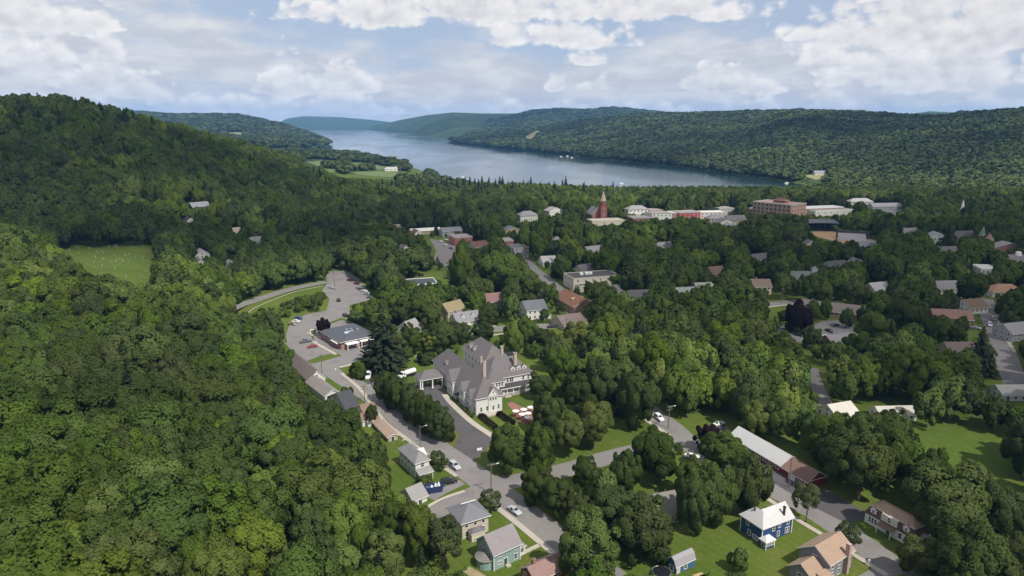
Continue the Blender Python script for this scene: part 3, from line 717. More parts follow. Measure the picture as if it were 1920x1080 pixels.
def hull(T, x0, x1, y0, y1, zt, frac=1.0, zb=0.0):
    """keep the top part of the building in view"""
    M = Matrix.Translation(T.location) @ Matrix.Rotation(T.rotation_euler[2], 4, 'Z')
    pts = []
    for x in (x0, x1):
        for y in (y0, y1):
            for z in (zb, zt * .8): pts.append(proj(*(M @ Vector((x, y, z)))))
        pts.append(proj(*(M @ Vector((x, (y0 + y1) / 2, zt)))))
    P = sorted(set((round(a, 1), round(b, 1)) for a, b in pts))
    def cr(o, a, b): return (a[0] - o[0]) * (b[1] - o[1]) - (a[1] - o[1]) * (b[0] - o[0])
    lo, up = [], []
    for q in P:
        while len(lo) > 1 and cr(lo[-2], lo[-1], q) <= 0: lo.pop()
        lo.append(q)
    for q in reversed(P):
        while len(up) > 1 and cr(up[-2], up[-1], q) <= 0: up.pop()
        up.append(q)
    H_ = np.array(lo[:-1] + up[:-1]); yt, yb = H_[:, 1].min(), H_[:, 1].max()
    if 330 < T.location.y < 640: frac *= .55; H_[:, 0] = H_[:, 0].mean() + (H_[:, 0] - H_[:, 0].mean()) * (.6 if 330 < T.location.y < 640 else .85)
    H_[:, 1] = np.minimum(H_[:, 1], yt + (yb - yt) * frac)
    c = [M @ Vector((x, y, 0)) for x, y in ((x0, y0), (x1, y0), (x1, y1), (x0, y1))]
    FOOT.append((np.array([(q.x, q.y) for q in c]), 3.0))
    CLEAR.append((H_, max(q.y for q in c)))
def site(name, label, N, L, R_, ey, cat='house', group=None, lx=None, ly=None, rot=None):
    nx, ny, nz = GT(*N); nz = max(nz, 0)
    n = (nx, ny); l = G(*L, nz); r = G(*R_, nz)
    vx = (r[0] - n[0], r[1] - n[1]); vy = (l[0] - n[0], l[1] - n[1])
    Lx, Ly = math.hypot(*vx), math.hypot(*vy)
    ax = math.atan2(vx[1], vx[0]); ay = math.atan2(vy[1], vy[0]) - math.pi / 2
    th = (ax * Lx + ay * Ly) / (Lx + Ly) if rot is None else R(rot)
    h = hz(nx, ny, nz, ey) - nz
    T = thing(name, label, cat, (nx, ny, nz), th, group)
    return T, lx or Lx, ly or Ly, h
SH = lambda nm, c, s=1.3: surf('shingle_' + nm, c, .85, .16, .5, .16, s * 4, lines=(2, .32, .22))
SD = lambda nm, c: surf('siding_' + nm, c, .65, .07, .5, .05, 4, lines=(2, .24, .12))
BR = lambda nm, c: surf('brick_' + nm, c, .88, .18, .8, .16, 9, lines=(2, .2, .10))
MT = lambda nm, c, ax=0: surf('seam_metal_' + nm, c, .45, .10, .3, .06, 3, lines=(ax, .6, .14), spec=.4)
def simple(name, label, N, L, R_, ey, kind, wm, rm, rise=.42, rows=None, frac=1.0, cat='house', chim=None, lx=None, ly=None, hmin=2.4, ov=.45, trim=None, rot=None, group=None, frame=None, dr=True, gap=2.8, ww=.95, wh=1.35, z0=-1.5):
    T, Lx, Ly, h = site(name, label, N, L, R_, ey, cat, group, lx, ly, rot)
    far = T.location.y
    if far > 360: Ly = min(Ly, (16 if kind == 'flat' else 11) if lx is None else 99)
    h = max(h, hmin); span = Ly if kind in ('gx', 'gamb_x') else Lx if kind in ('gy', 'gamb_y') else min(Lx, Ly)
    zr = h + min(span * rise, 3.6) if kind != 'flat' else h + .4
    block(T, 0, Lx, 0, Ly, h, kind, zr, wm, rm, ov, z0, trim)
    rows = rows if rows is not None else max(1, int(round(h / 2.7)))
    zs = [h * (i + .55) / rows for i in range(rows)]
    sk = ((0, 0),) if dr else ()
    rowwin(T, 'f', .4, Lx - .4, -.002, zs, ww, min(wh, h / rows * .55), gap, frame, skip=sk)
    rowwin(T, 'l', .4, Ly - .4, -.002, zs, ww, min(wh, h / rows * .55), gap, frame)
    if kind == 'gx' and zr - h > 2: window(T, 'l', Ly / 2, h + (zr - h) * .3, -.002, .8, 1.0, frame)
    if kind == 'gy' and zr - h > 2: window(T, 'f', Lx / 2, h + (zr - h) * .3, -.002, .8, 1.0, frame)
    if dr:
        n_ = max(1, int(round((Lx - .8) / gap))); door(T, 'f', .4 + (Lx - .8) * .5 / n_, -.004, 1.0, min(2.1, h * .8))
    if far < 330:
        for q_ in range(2):
            vx_, vy_ = Lx * (.28 + .4 * q_), Ly * (.62 if kind == 'gx' else .5); mb = MB(); mb.cyl((vx_, vy_, h), (vx_, vy_, h + (zr - h) * .95 + .25), .07, .07, 6); mb.build('vent_pipe', STEEL, T)
    if chim: chimney(T, chim[0] * Lx, chim[1] * Ly, h, zr + .9)
    hull(T, 0, Lx, 0, Ly, zr, frac)
    T['dims'] = (Lx, Ly, h, zr)
    return T
GREYR = SH('grey', (.145, .135, .14)); LGREY = SH('light_grey', (.26, .25, .25)); DGREY = SH('dark_grey', (.060, .062, .070)); BROWN = SH('brown', (.17, .115, .085)); TANR = SH('tan', (.33, .235, .17))
REDBR = SH('red_brown', (.15, .075, .065)); ORNG = SH('rust', (.24, .12, .075)); MAUVE = SH('mauve', (.24, .215, .22)); WMETAL = MT('white', (.50, .49, .48)); WMETALY = MT('white_y', (.50, .49, .48), 1)
WSD = SD('white', (.64, .63, .60)); CREAM = SD('cream', (.58, .53, .43)); GSD = SD('grey', (.36, .36, .37)); TSD = SD('tan', (.42, .34, .25)); TEAL = SD('teal', (.25, .36, .345)); NAVY = SD('navy', (.028, .070, .18))
RBRICK = BR('red', (.26, .085, .07)); PBRICK = BR('pink', (.36, .19, .16)); BARN = SD('barn_red', (.20, .028, .04)); YSD = SD('straw', (.48, .38, .20))

# hotel ------------------------------------------------------------
HR = SH('hotel', (.140, .125, .127)); HW = SD('hotel_white', (.64, .63, .605))
T, _, _, _ = site('hotel', 'large white hotel with steep grey hipped roofs, dormers and a pillared carriage porch', (893, 779), (831, 722), (943, 773), 748, 'hotel', rot=26)
block(T, 0, 10, 0, 44, 6.3, 'hip', 12.0, HW, HR, .55, inset=4.6)
block(T, 10.02, 29, 13, 26, 7.0, 'hip', 13.4, HW, HR, .55, inset=6.2)
block(T, 9.5, 16.6, 11.6, 20, 6.2, 'hip', 10.2, HW, HR, .4)
block(T, 14.6, 26.5, 26.02, 48, 8.4, 'hip', 13.8, HW, HR, .5, inset=5.2)
# projecting gabled bays of the drive side and of the front
block(T, -1.3, 4.5, 8.2, 12.6, 6.25, 'gx', 9.2, HW, HR, .3)
block(T, -1.6, 4.5, 18.5, 24.5, 6.35, 'gx', 10.2, HW, HR, .3)
block(T, -.7, 4.0, 2.4, 5.2, 6.2, 'gx', 8.6, HW, HR, .25)
block(T, 4.6, 8.2, -.35, 4.5, 6.9, 'gy', 9.3, HW, HR, .3)
for u in (5.4, 6.4, 7.4): window(T, 'f', u, 5.6, -.352, .62, 1.6)
window(T, 'f', 6.4, 7.7, -.352, .5, .7)
for u in (1.9, 4.2, 6.4, 8.6): window(T, 'f', u, 1.9, -.002 if not 4.6 < u < 8.2 else -.352, .72, 1.5)
for u in (8.2 + 1.2, 8.2 + 2.2, 8.2 + 3.2): window(T, 'l', u, 4.9, -1.302, .7, 1.5); window(T, 'l', u, 1.8, -1.302, .7, 1.5)
for u in (19.8, 21.5, 23.2): window(T, 'l', u, 5.0, -1.602, .8, 1.5); window(T, 'l', u, 1.8, -1.602, .8, 1.5)
for u in (3.1, 4.5): window(T, 'l', u, 4.9, -.702, .6, 1.4); window(T, 'l', u, 1.8, -.702, .6, 1.4)
for u in (1.2, 7.0, 14.0, 16.6, 27, 29.5, 38.5, 41.5): window(T, 'l', u, 4.9, -.002, .8, 1.5); window(T, 'l', u, 1.8, -.002, .8, 1.5)
for u in (18.4, 19.6, 20.4, 25.0, 27.2): window(T, 'f', u, 5.4, 12.998, .75, 1.5)
for u in (18.5, 21, 23.5, 26): window(T, 'f', u, 1.7, 12.998, .9, 1.7)
for u in (10.6, 11.7, 13.3, 14.4, 15.5): window(T, 'f', u, 5.0, 11.598, .7, 1.4)
for u in (31, 34.5, 38, 41.5, 45): window(T, 'l', u, 6.6, 14.598, .75, 1.5); window(T, 'l', u, 3.6, 14.598, .75, 1.5)
for u in (21.2, 23.6, 26.0): dormer(T, u, 14.1, 8.0, 1.7, 1.5, 'f', HW, HR, 2.6)
for u in (39.5, 43.5): dormer(T, 15.6, u, 9.3, 1.7, 1.4, 'l', HW, HR, 2.6)
dormer(T, 1.2, 33, 7.4, 1.8, 1.4, 'l', HW, HR, 2.6)
CHB = surf('chimney_buff', (.42, .34, .28), .9, .2, 2, .15, 9)
chimney(T, 8.6, 12.5, 8.5, 14.6, CHB, 1.2); chimney(T, 22.6, 15.2, 10, 14.9, CHB, 1.1); chimney(T, 20.5, 22.6, 10, 15.6, CHB, 1.0); chimney(T, 12.4, 24, 8, 12.2, CHB, .8)
mb = MB(); mb.box(21.3, 18.6, 13.0, 25.5, 20.6, 13.55)
for i in range(8): mb.box(21.3 + i * .58, 18.5, 13.55, 21.38 + i * .58, 18.58, 14.2)
mb.box(21.3, 18.48, 14.2, 25.5, 18.6, 14.3); mb.build('roof_terrace', DARK, T)
# verandah round the main block
mb = MB(); mb.add([(14.4, 10.4, 3.3), (31.6, 10.4, 3.3), (31.6, 22, 3.3), (29.02, 22, 4.3), (29.02, 12.98, 4.3), (14.4, 12.98, 4.3), (14.4, 10.4, 3.05), (31.6, 10.4, 3.05), (31.6, 22, 3.05)],
                 [(0, 1, 4, 5), (1, 2, 3, 4)], 0); mb.add([], [], 1)
mb.add([(14.4, 10.4, 3.0), (31.6, 10.4, 3.0), (31.6, 10.4, 3.3), (14.4, 10.4, 3.3), (31.6, 22, 3.0), (31.6, 22, 3.3)], [(0, 1, 2, 3), (1, 4, 5, 2)], 1)
mb.build('verandah_roof', [SH('verandah', (.055, .052, .055)), WHITE], T)
mb = MB(); mb.box(14.4, 10.5, -.5, 31.4, 12.9, .55); mb.box(29.02, 12.95, -.5, 31.4, 22, .55); mb.build('verandah_floor', surf('deck_boards', (.3, .29, .27), .8), T)
for x in (14.7, 17.2, 19.8, 22.4, 25, 28, 31): 
    mb = MB(); mb.cyl((x, 10.7, .55), (x, 10.7, 3.05), .17, .14, 8); mb.build('column', WHITE, T)
for y in (14, 17.5, 21): 
    mb = MB(); mb.cyl((31.1, y, .55), (31.1, y, 3.05), .17, .14, 8); mb.build('column', WHITE, T)
mb = MB()
for x in np.arange(14.9, 31, .45): mb.box(x, 10.6, .6, x + .06, 10.66, 1.35)
mb.box(14.7, 10.56, 1.35, 31, 10.7, 1.45); mb.build('railing', WHITE, T)
for i in range(4):
    pass
mb = MB()
for i in range(4): mb.box(16.0, 10.49 - .35 * (i + 1), -.3, 18.4, 10.49 - .35 * i, .50 - .13 * (i + 1))
mb.build('steps', CONC, T)
# carriage porch
roof_mb(-10.4, -.6, 30.4, 36.2, 4.2, 6.7, 'hip', .3, inset=2.9).build('carriage_porch_roof', [HR, WHITE], T)
mb = MB(); mb.box(-10.3, 30.5, 3.6, -.7, 30.8, 4.0); mb.box(-10.3, 35.8, 3.6, -.7, 36.1, 4.0); mb.box(-10.3, 30.8, 3.6, -10, 35.8, 4.0); mb.build('carriage_porch_beam', WHITE, T)
for x, y in ((-10.1, 30.7), (-9.3, 30.7), (-10.1, 35.9), (-9.3, 35.9), (-5.2, 30.7), (-5.2, 35.9), (-1.2, 30.7), (-1.2, 35.9)):
    mb = MB(); mb.box(x - .3, y - .3, -.3, x + .3, y + .3, .5); mb.box(x - .2, y - .2, .5, x + .2, y + .2, 3.6); mb.build('column', WHITE, T)
door(T, 'l', 33.3, -.004, 1.8, 2.3)
# side entrance canopy
mb = MB(); mb.box(-2.4, 13.6, 2.7, -.02, 15.8, 2.9); mb.build('entrance_canopy', DARK, T)
for y in (13.8, 15.6):
    mb = MB(); mb.cyl((-2.2, y, -.2), (-2.2, y, 2.7), .1, .1, 8); mb.build('column', WHITE, T)
mb = MB(); mb.box(3.0, -3.2, -.4, 7.4, -.36, .5); mb.build('entrance_landing', CONC, T)
hull(T, -2, 29, 0, 48, 12, 1.0); hull(T, -10.4, 0, 30, 36.5, 6, 1.0)
FOOT.append((np.array([G(778, 725), G(893, 785), G(950, 777), G(1010, 735), G(1000, 690), G(900, 650), G(830, 690)]), 2.5))

# the street's near houses ----------------------------------------
T, Lx, Ly, h = site('house', 'dark blue two-storey house with white metal roof and a small corner porch on the lawn', (1427, 1022), (1387, 997), (1487, 1001), 991)
h = 4.7
block(T, 0, 4.6, 0, Ly + .3, h, 'hip', h + 2.6, NAVY, MT('white_b', (.51, .50, .49), 1), .45, inset=2.2)
block(T, 3.2, Lx, .25, Ly - .4, h - .01, 'gx', h + 2.45, NAVY, WMETAL, .45)
block(T, Lx - 1.5, Lx + 1.0, 1.2, Ly - 1.2, 2.5, 'hip', 3.3, WHITE, WMETAL, .2)
window(T, 'l', 4.6, 3.55, -.002, .8, 1.2); window(T, 'l', 3.9, 1.2, -.002, .8, 1.3); window(T, 'l', 1.9, 1.0, -.002, 1.5, .9, bars=2)
for u, z in ((4.2 - .3, 3.4), (6.2, 3.5), (6.0, 1.2), (9.2, 3.5)): window(T, 'f', u, z, .248 if u > 4.6 else -.002, .8, 1.25)
for u in (8.7, 9.5): window(T, 'f', u, 1.3, .248, .6, 1.4)
window(T, 'r', 3.0, 1.4, Lx + 1.002, .7, 1.3)
block(T, -.6, 2.2, -1.9, -.03, 2.2, 'hip', 3.2, NAVY, MT('white_c', (.62, .61, .6)), .3, wall='porch_wall', roof='porch_roof')
for u in (.1, 1.0, 1.7): window(T, 'f', u, 1.35, -1.902, .55, 1.0)
window(T, 'l', -1.0, 1.2, -.602, .8, 1.5)
for x, y in ((-.62, -1.92), (2.22, -1.92)):
    mb = MB(); mb.box(x - .1, y - .1, -.2, x + .1, y + .1, 2.15); mb.build('porch_post', WHITE, T)
for x, y in ((0, 0), (0, Ly + .3), (Lx, .25)):
    mb = MB(); mb.box(x - .1, y - .1, -.3, x + .1, y + .1, h - .1); mb.build('corner_board', WHITE, T)
chimney(T, 8.3, 1.0, 4.8, 7.4, DARK, .45); chimney(T, 1.6, 4.2, 6.0, 7.2, DARK, .25, 'vent_pipe')
hull(T, 0, Lx, -2, Ly, 7); 
T = simple('shed', 'small blue gambrel-roofed garden shed with white corner trim', (1267, 1078), (1250, 1066), (1303, 1062), 1063, 'gamb_x', SD('sky_blue', (.05, .13, .27)), SH('shed', (.30, .29, .30)), .7, 1, cat='shed', hmin=1.9, dr=False, gap=5, ov=.25)
d_ = T['dims']; door(T, 'f', .75, -.004, .8, 1.7, surf('door_pale', (.6, .5, .4)))
mb = MB(); mb.box(-.03, .7, .1, .01, d_[1] - .7, 1.7); mb.build('double_door', WHITE, T)
T, Lx, Ly, h = site('house', 'grey house with tan shingle roof and lower front wing, at the bottom right corner', (1551, 1092), (1508, 1068), (1600, 1062), 1054)
h = 4.9; SG = SD('slate_grey', (.22, .22, .25))
block(T, 0, 9.5, 0, 7.2, h, 'gx', h + 2.5, SG, TANR, .5)
block(T, -5.2, -.03, .8, 6.2, 3.0, 'gx', 5.0, SG, TANR, .5)
roof_mb(-3.6, -.2, -2.2, .6, 2.5, 3.5, 'shed', .1).build('porch_roof', [TANR, WHITE], T)
mb = MB()
for x in (-3.5, -.4): mb.box(x, -2.15, -.3, x + .15, -2.0, 2.35)
mb.build('porch_post', WHITE, T)
window(T, 'l', 3.6, 4.3, -.002, .9, 1.3); window(T, 'l', 3.6, 1.7, -5.202, 1.0, 1.2); window(T, 'l', 2.2, 1.7, -5.202, .7, 1.2)
for u in (1.4, 4.2, 8.3): window(T, 'f', u, 3.6, -.002, .9, 1.3); window(T, 'f', u, 1.2, -.002, .9, 1.3)
mb = MB(); mb.box(6.0, -.95, -.3, 6.9, -.03, 7.6); mb.build('chimney', surf('chimney_pink', (.42, .30, .27), .9, .2, 2), T)
block(T, 9.52, 10.9, 1.2, 5.8, 2.5, 'hip', 3.2, WSD, TANR, .2, wall='porch_wall', roof='porch_roof')
window(T, 'f', 10.2, 1.4, 1.198, .8, 1.2); hull(T, -5, 10.5, -1, 7, 7)
T, Lx, Ly, h = site('house', 'white house with brown shingled mansard upper storey and tan roof beside the road', (1712, 1030), (1638, 984), (1735, 1015), 1005)
h = 2.7; MB_ = SH('mansard_brown', (.105, .060, .050))
wall_mb(0, 6.2, 0, 13.2, -1, h, 'flat', h).build('wall', WSD, T)
roof_mb(0, 6.2, 0, 13.2, h, h + 2.6, 'mans').build('mansard', MB_, T)
roof_mb(.8, 5.4, .8, 12.4, h + 2.4, h + 3.3, 'hip', .25, .15).build('roof', [SH('tan_light', (.36, .25, .18)), WHITE], T)
for u in (2.4, 11.2): 
    dormer(T, .12, u, h + .45, 1.5, 1.35, 'l', WHITE, TANR, 1.3)
mb = MB(); mb.box(-.1, 4.6, h - .1, 1.2, 8.9, h + 2.15); mb.build('centre_bay', CREAM, T)
window(T, 'l', 6.7, h + 1.2, -.102, .8, 1.1)
for u in (10.2, 11.0, 11.8): window(T, 'l', u, 1.5, -.002, .6, 1.3)
for u in (2, 3.6): window(T, 'l', u, 1.5, -.002, .9, 1.3)
door(T, 'l', 6.6, -.004)
roof_mb(5.0, 8.6, -1.9, -.05, 2.5, 2.9, 'shed', .1)
mb = MB(); mb.add([(-1.9, 4.8, 2.35), (-1.9, 8.8, 2.35), (-.05, 8.8, 2.75), (-.05, 4.8, 2.75), (-1.9, 4.8, 2.2), (-1.9, 8.8, 2.2), (-.05, 8.8, 2.6), (-.05, 4.8, 2.6)], [(0, 1, 2, 3), (4, 7, 6, 5), (0, 4, 5, 1), (1, 5, 6, 2), (3, 2, 6, 7), (0, 3, 7, 4)]); mb.build('porch_roof', BROWN, T)
for y in (5.0, 8.6): 
    mb = MB(); mb.box(-1.85, y - .08, -.3, -1.7, y + .08, 2.2); mb.build('porch_post', WHITE, T)
block(T, .8, 5.2, -5.2, -.03, 2.3, 'gy', 3.6, WSD, LGREY, .3, wall='annex_wall', roof='annex_roof')
hull(T, 0, 6, 0, 13.2, 6, 1.0)
T, Lx, Ly, h = site('barn', 'long low red barn with white metal roof and brown shingled end section', (1513, 918), (1367, 830), (1550, 907), 904, 'barn')
h = 2.5
wall_mb(0, 7.6, 0, 9.5, -1, h, 'gy', h + 2.35).build('wall', BARN, T); roof_mb(0, 7.6, 0, 9.3, h, h + 2.35, 'gy', .4).build('roof', [SH('barn_brown', (.20, .125, .10)), WHITE], T)['label'] = 'brown shingled roof section'
wall_mb(.3, 7.3, 9.52, Ly, -1, h + .1, 'gy', h + 2.3).build('wall', BARN, T); roof_mb(.3, 7.3, 9.9, Ly, h + .1, h + 2.5, 'gy', .5).build('roof', [WMETALY, WHITE], T)['label'] = 'long white metal roof'
for u in (11.5, 13.5, 15.5, 17.5, 19.5, 21.5, 24, 26, 28, 30): window(T, 'l', u, 1.35, .298, 1.1, 1.2)
for u in (1.5, 3.2): window(T, 'l', u, 1.3, -.002, .9, 1.2)
door(T, 'l', 5.6, -.004, 2.2, 2.1, WHITE); mb = MB(); mb.box(.1, -.05, h - .2, 7.5, .0, h); mb.build('fascia', WHITE, T)
hull(T, 0, 7.6, 0, Ly, 5, .8)
T, Lx, Ly, h = site('house', 'cream house with grey hipped roof beside the road junction', (867, 1012), (842, 985), (914, 998), 982)
h = 4.8
block(T, 0, Lx + .4, 0, 7.6, h, 'hip', h + 2.5, SD('buff', (.50, .45, .36)), SH('blue_grey', (.165, .165, .18)), .6)
for u in (1.2, 3.6, 5.8): window(T, 'f', u, 3.7, -.002, .8, 1.4); window(T, 'f', u, 1.3, -.002, .8, 1.3)
for u in (2, 5.4): window(T, 'l', u, 3.7, -.002, .8, 1.4)
block(T, 1.5, 5.2, -2.2, -.03, 2.4, 'hip', 3.1, CREAM, GREYR, .2, wall='porch_wall', roof='porch_roof'); mb = MB(); mb.box(1.6, 3.75, 7.2, 5.6, 3.9, 7.4); mb.build('ridge_flashing', WHITE, T)
hull(T, 0, Lx, 0, 7, 6, .75)
T, Lx, Ly, h = site('house', 'teal green clapboard house with mauve grey gable roof', (926, 1071), (895, 1043), (975, 1048), 1039)
h = 4.6
block(T, 0, Lx, 0, 7.0, h, 'gx', h + 3.0, TEAL, MAUVE, .5)
window(T, 'f', 1.7, 3.8, -.002, .8, 1.2); window(T, 'f', 1.7, 1.6, -.002, 1.1, .7, bars=2); window(T, 'f', 6.2, 3.8, -.002, .8, 1.2); window(T, 'f', 6.2, 1.4, -.002, .8, 1.3); door(T, 'f', 3.3, -.004, .9, 2.0)
window(T, 'l', 3.4, 5.4, -.002, .8, 1.2); window(T, 'l', 1.5, 3.4, -.002, .7, 1.3); window(T, 'l', 5.2, 3.4, -.002, .7, 1.3)
block(T, Lx + .02, Lx + 2.3, .9, 6.2, 2.4, 'hip', 3.2, WSD, MAUVE, .25, wall='porch_wall', roof='porch_roof'); window(T, 'f', Lx + 1.2, 1.4, .898, 1.0, 1.0)
mb = MB(); mb.cyl((-.05, 3.0, -1), (-.05, 3.0, 2.4), 2.3, 2.3, 14); mb.build('bay', TEAL, T); mb = MB(); mb.cyl((-.05, 3.0, 2.4), (-.05, 3.0, 3.5), 2.7, .15, 14); mb.build('bay_roof', SH('bay_grey', (.2, .19, .17)), T)
for x, y in ((0, 0), (Lx, 0)): 
    mb = MB(); mb.box(x - .1, y - .1, -.3, x + .1, y + .1, h - .1); mb.build('corner_board', WHITE, T)
mb = MB(); mb.box(3.1, -1.0, -.3, 4.3, -.03, .35); mb.build('steps', CONC, T)
hull(T, -2, Lx + 2, 0, 7, 7, 1.0)
simple('house', 'house with salmon pink shingle roof at the bottom edge of the view', (1004, 1118), (980, 1092), (1056, 1088), 1088, 'gx', RBRICK, SH('salmon', (.27, .17, .155)), .35, 2, chim=(.2, .55))
simple('garage', 'small white garage with grey gable roof beside the hedge', (775, 951), (764, 938), (797, 937), 940, 'gx', WSD, SH('garage_grey', (.27, .26, .25)), .38, 1, cat='garage', gap=6, ly=6.0, hmin=2.1)
T = simple('house', 'white house with grey hipped roof and white gable beside the street', (780, 898), (752, 868), (804, 889), 868, 'hip', WSD, SH('pewter', (.22, .215, .215)), .45, 2, frac=.9, ly=11)
block(T, 2.6, 5.2, 3.5, 7.5, 4.4, 'gx', 6.2, WSD, WMETAL, .3)
roof_mb(0, 4.4, -2.4, -.05, 2.3, 3.1, 'shed', .2).build('porch_roof', [LGREY, WHITE], T)
mb = MB()
for i in range(4): mb.box(.1 + i * 1.35, -2.4, -.3, .25 + i * 1.35, -2.25, 2.2)
mb.build('porch_post', WHITE, T)
simple('garage', 'garage with plain tan roof close to the street', (728, 829), (702, 800), (745, 824), 822, 'gy', TSD, SH('flat_tan', (.33, .24, .185)), .22, 1, cat='garage', gap=6, hmin=1.9)
T = simple('house', 'brown shingle-roofed bungalow with white-trimmed gable', (690, 801), (662, 778), (712, 797), 789, 'gx', WSD, SH('russet', (.215, .145, .105)), .55, 1, frac=.9)
block(T, -1.4, 3.0, 1.2, 5.4, 2.3, 'gx', 4.2, WSD, SH('russet2', (.21, .145, .105)), .3)
simple('house', 'low house with dark slate-coloured roof and white porch windows', (650, 778), (622, 752), (672, 771), 767, 'gx', GSD, DGREY, .38, 1, frac=.9, gap=1.6, ww=1.0, wh=1.2)
T = simple('house', 'white house with grey-tan gable roof and broad white eaves', (610, 754), (578, 726), (636, 746), 742, 'gy', WSD, SH('taupe', (.23, .205, .185)), .32, 1, frac=.9, gap=1.9, hmin=2.6)
simple('house', 'long house with red-brown roof and white gable end below the car park', (580, 723), (552, 688), (606, 714), 713, 'gy', WSD, SH('grey_brown', (.17, .135, .125)), .5, 1, frac=.55, gap=1.8, ww=.6, wh=.7, hmin=2.3)
T, Lx, Ly, h = site('bank', 'single-storey brick bank with dark hipped roof and white drive-in canopies', (640, 656), (608, 633), (700, 641), 639, 'bank')
block(T, 0, Lx, 0, Ly, 3.9, 'hip', 5.6, PBRICK, SH('bank_slate', (.085, .09, .105)), 1.0, inset=6)
rowwin(T, 'f', 1, Lx - 1, -.002, [1.6], 1.4, 1.7, 2.6); rowwin(T, 'l', 1, Ly - 1, -.002, [1.8], 1.2, 1.4, 4.5)
mb = MB(); mb.box(1.5, -3.4, 2.6, 7.5, -.05, 3.0); mb.build('canopy', WHITE, T); mb = MB(); mb.box(8.6, -2.6, 2.5, Lx - .5, -.05, 2.85); mb.build('canopy', WHITE, T)
mb = MB(); mb.box(-1.6, 1.2, 2.7, -.05, 8, 3.05); mb.build('canopy', WHITE, T)
for x in (1.8, 7.2, 9.0): 
    mb = MB(); mb.box(x - .2, -3.2 if x < 8 else -2.4, -.2, x + .2, -2.8 if x < 8 else -2.0, 2.55); mb.build('canopy_post', CREAM, T)
for x, y in ((7, 9.5), (9, 9.2), (11.5, 7.5)): 
    mb = MB(); mb.box(x, y, 4.9, x + 1.2, y + .8, 6.0); mb.build('roof_unit', STEEL, T)
mb = MB(); mb.add([(5, 6.0, 5.2), (9.5, 6.0, 5.2), (9.5, 7.4, 5.65), (5, 7.4, 5.65), (5, 6, 5.05), (9.5, 6, 5.05), (9.5, 7.4, 5.4), (5, 7.4, 5.4)], [(0, 1, 2, 3), (0, 4, 5, 1), (1, 5, 6, 2), (2, 6, 7, 3), (3, 7, 4, 0)]); mb.build('skylight', surf('skylight', (.4, .45, .55), .2), T)
door(T, 'f', 5, -.004, 1.6, 2.2); hull(T, 0, Lx, 0, Ly, 6, 1.0)
# houses beyond the hotel -------------------------------------------
simple('house', 'pale grey house smothered in ivy next to the hotel garden', (774, 635), (748, 629), (790, 627), 619, 'gx', GSD, LGREY, .55, 2, ly=9)
T = simple('house', 'white Cape house with grey roof and two white dormers', (857, 614), (840, 604), (902, 607), 604, 'gx', WSD, SH('cape', (.21, .21, .225)), .48, 1, chim=(.1, .5), ly=8.5, hmin=2.7)
for u in (4.0, 9.5): dormer(T, u, 1.2, 3.6, 1.5, 1.4, 'f', WHITE, GREYR, 2.2)
simple('house', 'older tan house with mossy gable roof behind the white Cape', (840, 598), (826, 592), (868, 588), 584, 'gx', TSD, SH('mossy', (.24, .20, .11)), .6, 2, chim=(.75, .5), ly=8)
simple('house', 'grey-walled house with dull red-brown roof under tall trees', (912, 580), (902, 572), (950, 576), 566, 'gx', GSD, SH('dull_red', (.20, .115, .105)), .5, 2, ly=9)
T = simple('house', 'bright white two-storey house with slate grey roof', (988, 601), (968, 590), (1028, 598), 582, 'gx', WSD, SH('slate', (.12, .125, .14)), .42, 2, gap=2.4)
block(T, 7.5, 12.5, -2.6, -.03, 2.6, 'hip', 3.6, WSD, GREYR, .25, wall='porch_wall', roof='porch_roof')
T = simple('house', 'big tawny house with rust-coloured roof and pale gable', (1076, 590), (1058, 568), (1105, 580), 575, 'gy', SD('tawny', (.36, .20, .12)), ORNG, .55, 2, chim=(.5, .7))
block(T, 3, 9.5, 6, 11, 4.4, 'gx', 7.2, YSD, SH('buffroof', (.45, .32, .18)), .4)
simple('house', 'house with broad brown-grey gable roof and small white front gable', (1058, 620), (1040, 606), (1094, 611), 611, 'gx', TSD, SH('broad_brown', (.19, .145, .13)), .55, 1, ly=13)
T = simple('office_building', 'cream two-tier flat-roofed building behind the rust-roofed house', (1075, 545), (1067, 529), (1151, 534), 523, 'flat', surf('stucco_cream', (.60, .56, .47), .8), surf('tar_roof', (.07, .065, .075), .9), 0, 2, gap=5, trim=CREAM, cat='building')
d_ = T['dims']; block(T, 1.5, 20, -5, -.03, 3.7, 'flat', 4, surf('stucco_cream', (.6, .56, .47), .8), surf('tar_roof', (.07, .065, .075)), trim=CREAM)
for x in (8, 11.5, 14): 
    mb = MB(); mb.box(x, 8, d_[2], x + 2, 10, d_[2] + 1.4); mb.build('roof_unit', WHITE, T)
simple('house', 'small pale house with stone-grey roof beside the cream building', (1155, 560), (1143, 552), (1172, 556), 548, 'gx', WSD, GREYR, .45, 2, ly=8)
simple('house', 'house with charcoal roof and salmon garage roof in front', (1184, 572), (1178, 560), (1215, 567), 560, 'gx', GSD, SH('charcoal', (.085, .08, .085)), .4, 1)
simple('house', 'long house with faded grey-green roof among dark trees', (1262, 568), (1252, 552), (1300, 562), 555, 'gx', GSD, SH('grey_green', (.19, .20, .19)), .5, 1, frac=.6)
simple('house', 'house with weathered olive-grey roof to the left of the cream house', (1308, 556), (1300, 545), (1340, 552), 545, 'gx', TSD, SH('olive_grey', (.22, .215, .19)), .5, 1, frac=.6)
simple('house', 'cream gabled house with brown roof near the pole', (1410, 552), (1404, 542), (1442, 550), 537, 'gx', CREAM, SH('dun', (.16, .12, .10)), .55, 2, chim=(.3, .5), frac=.9, ly=9)
T = simple('house', 'wide house with grey-green roof and a square cupola', (1478, 535), (1470, 522), (1530, 532), 522, 'gx', GSD, SH('sage_grey', (.17, .18, .175)), .5, 2, frac=.6, ly=14)
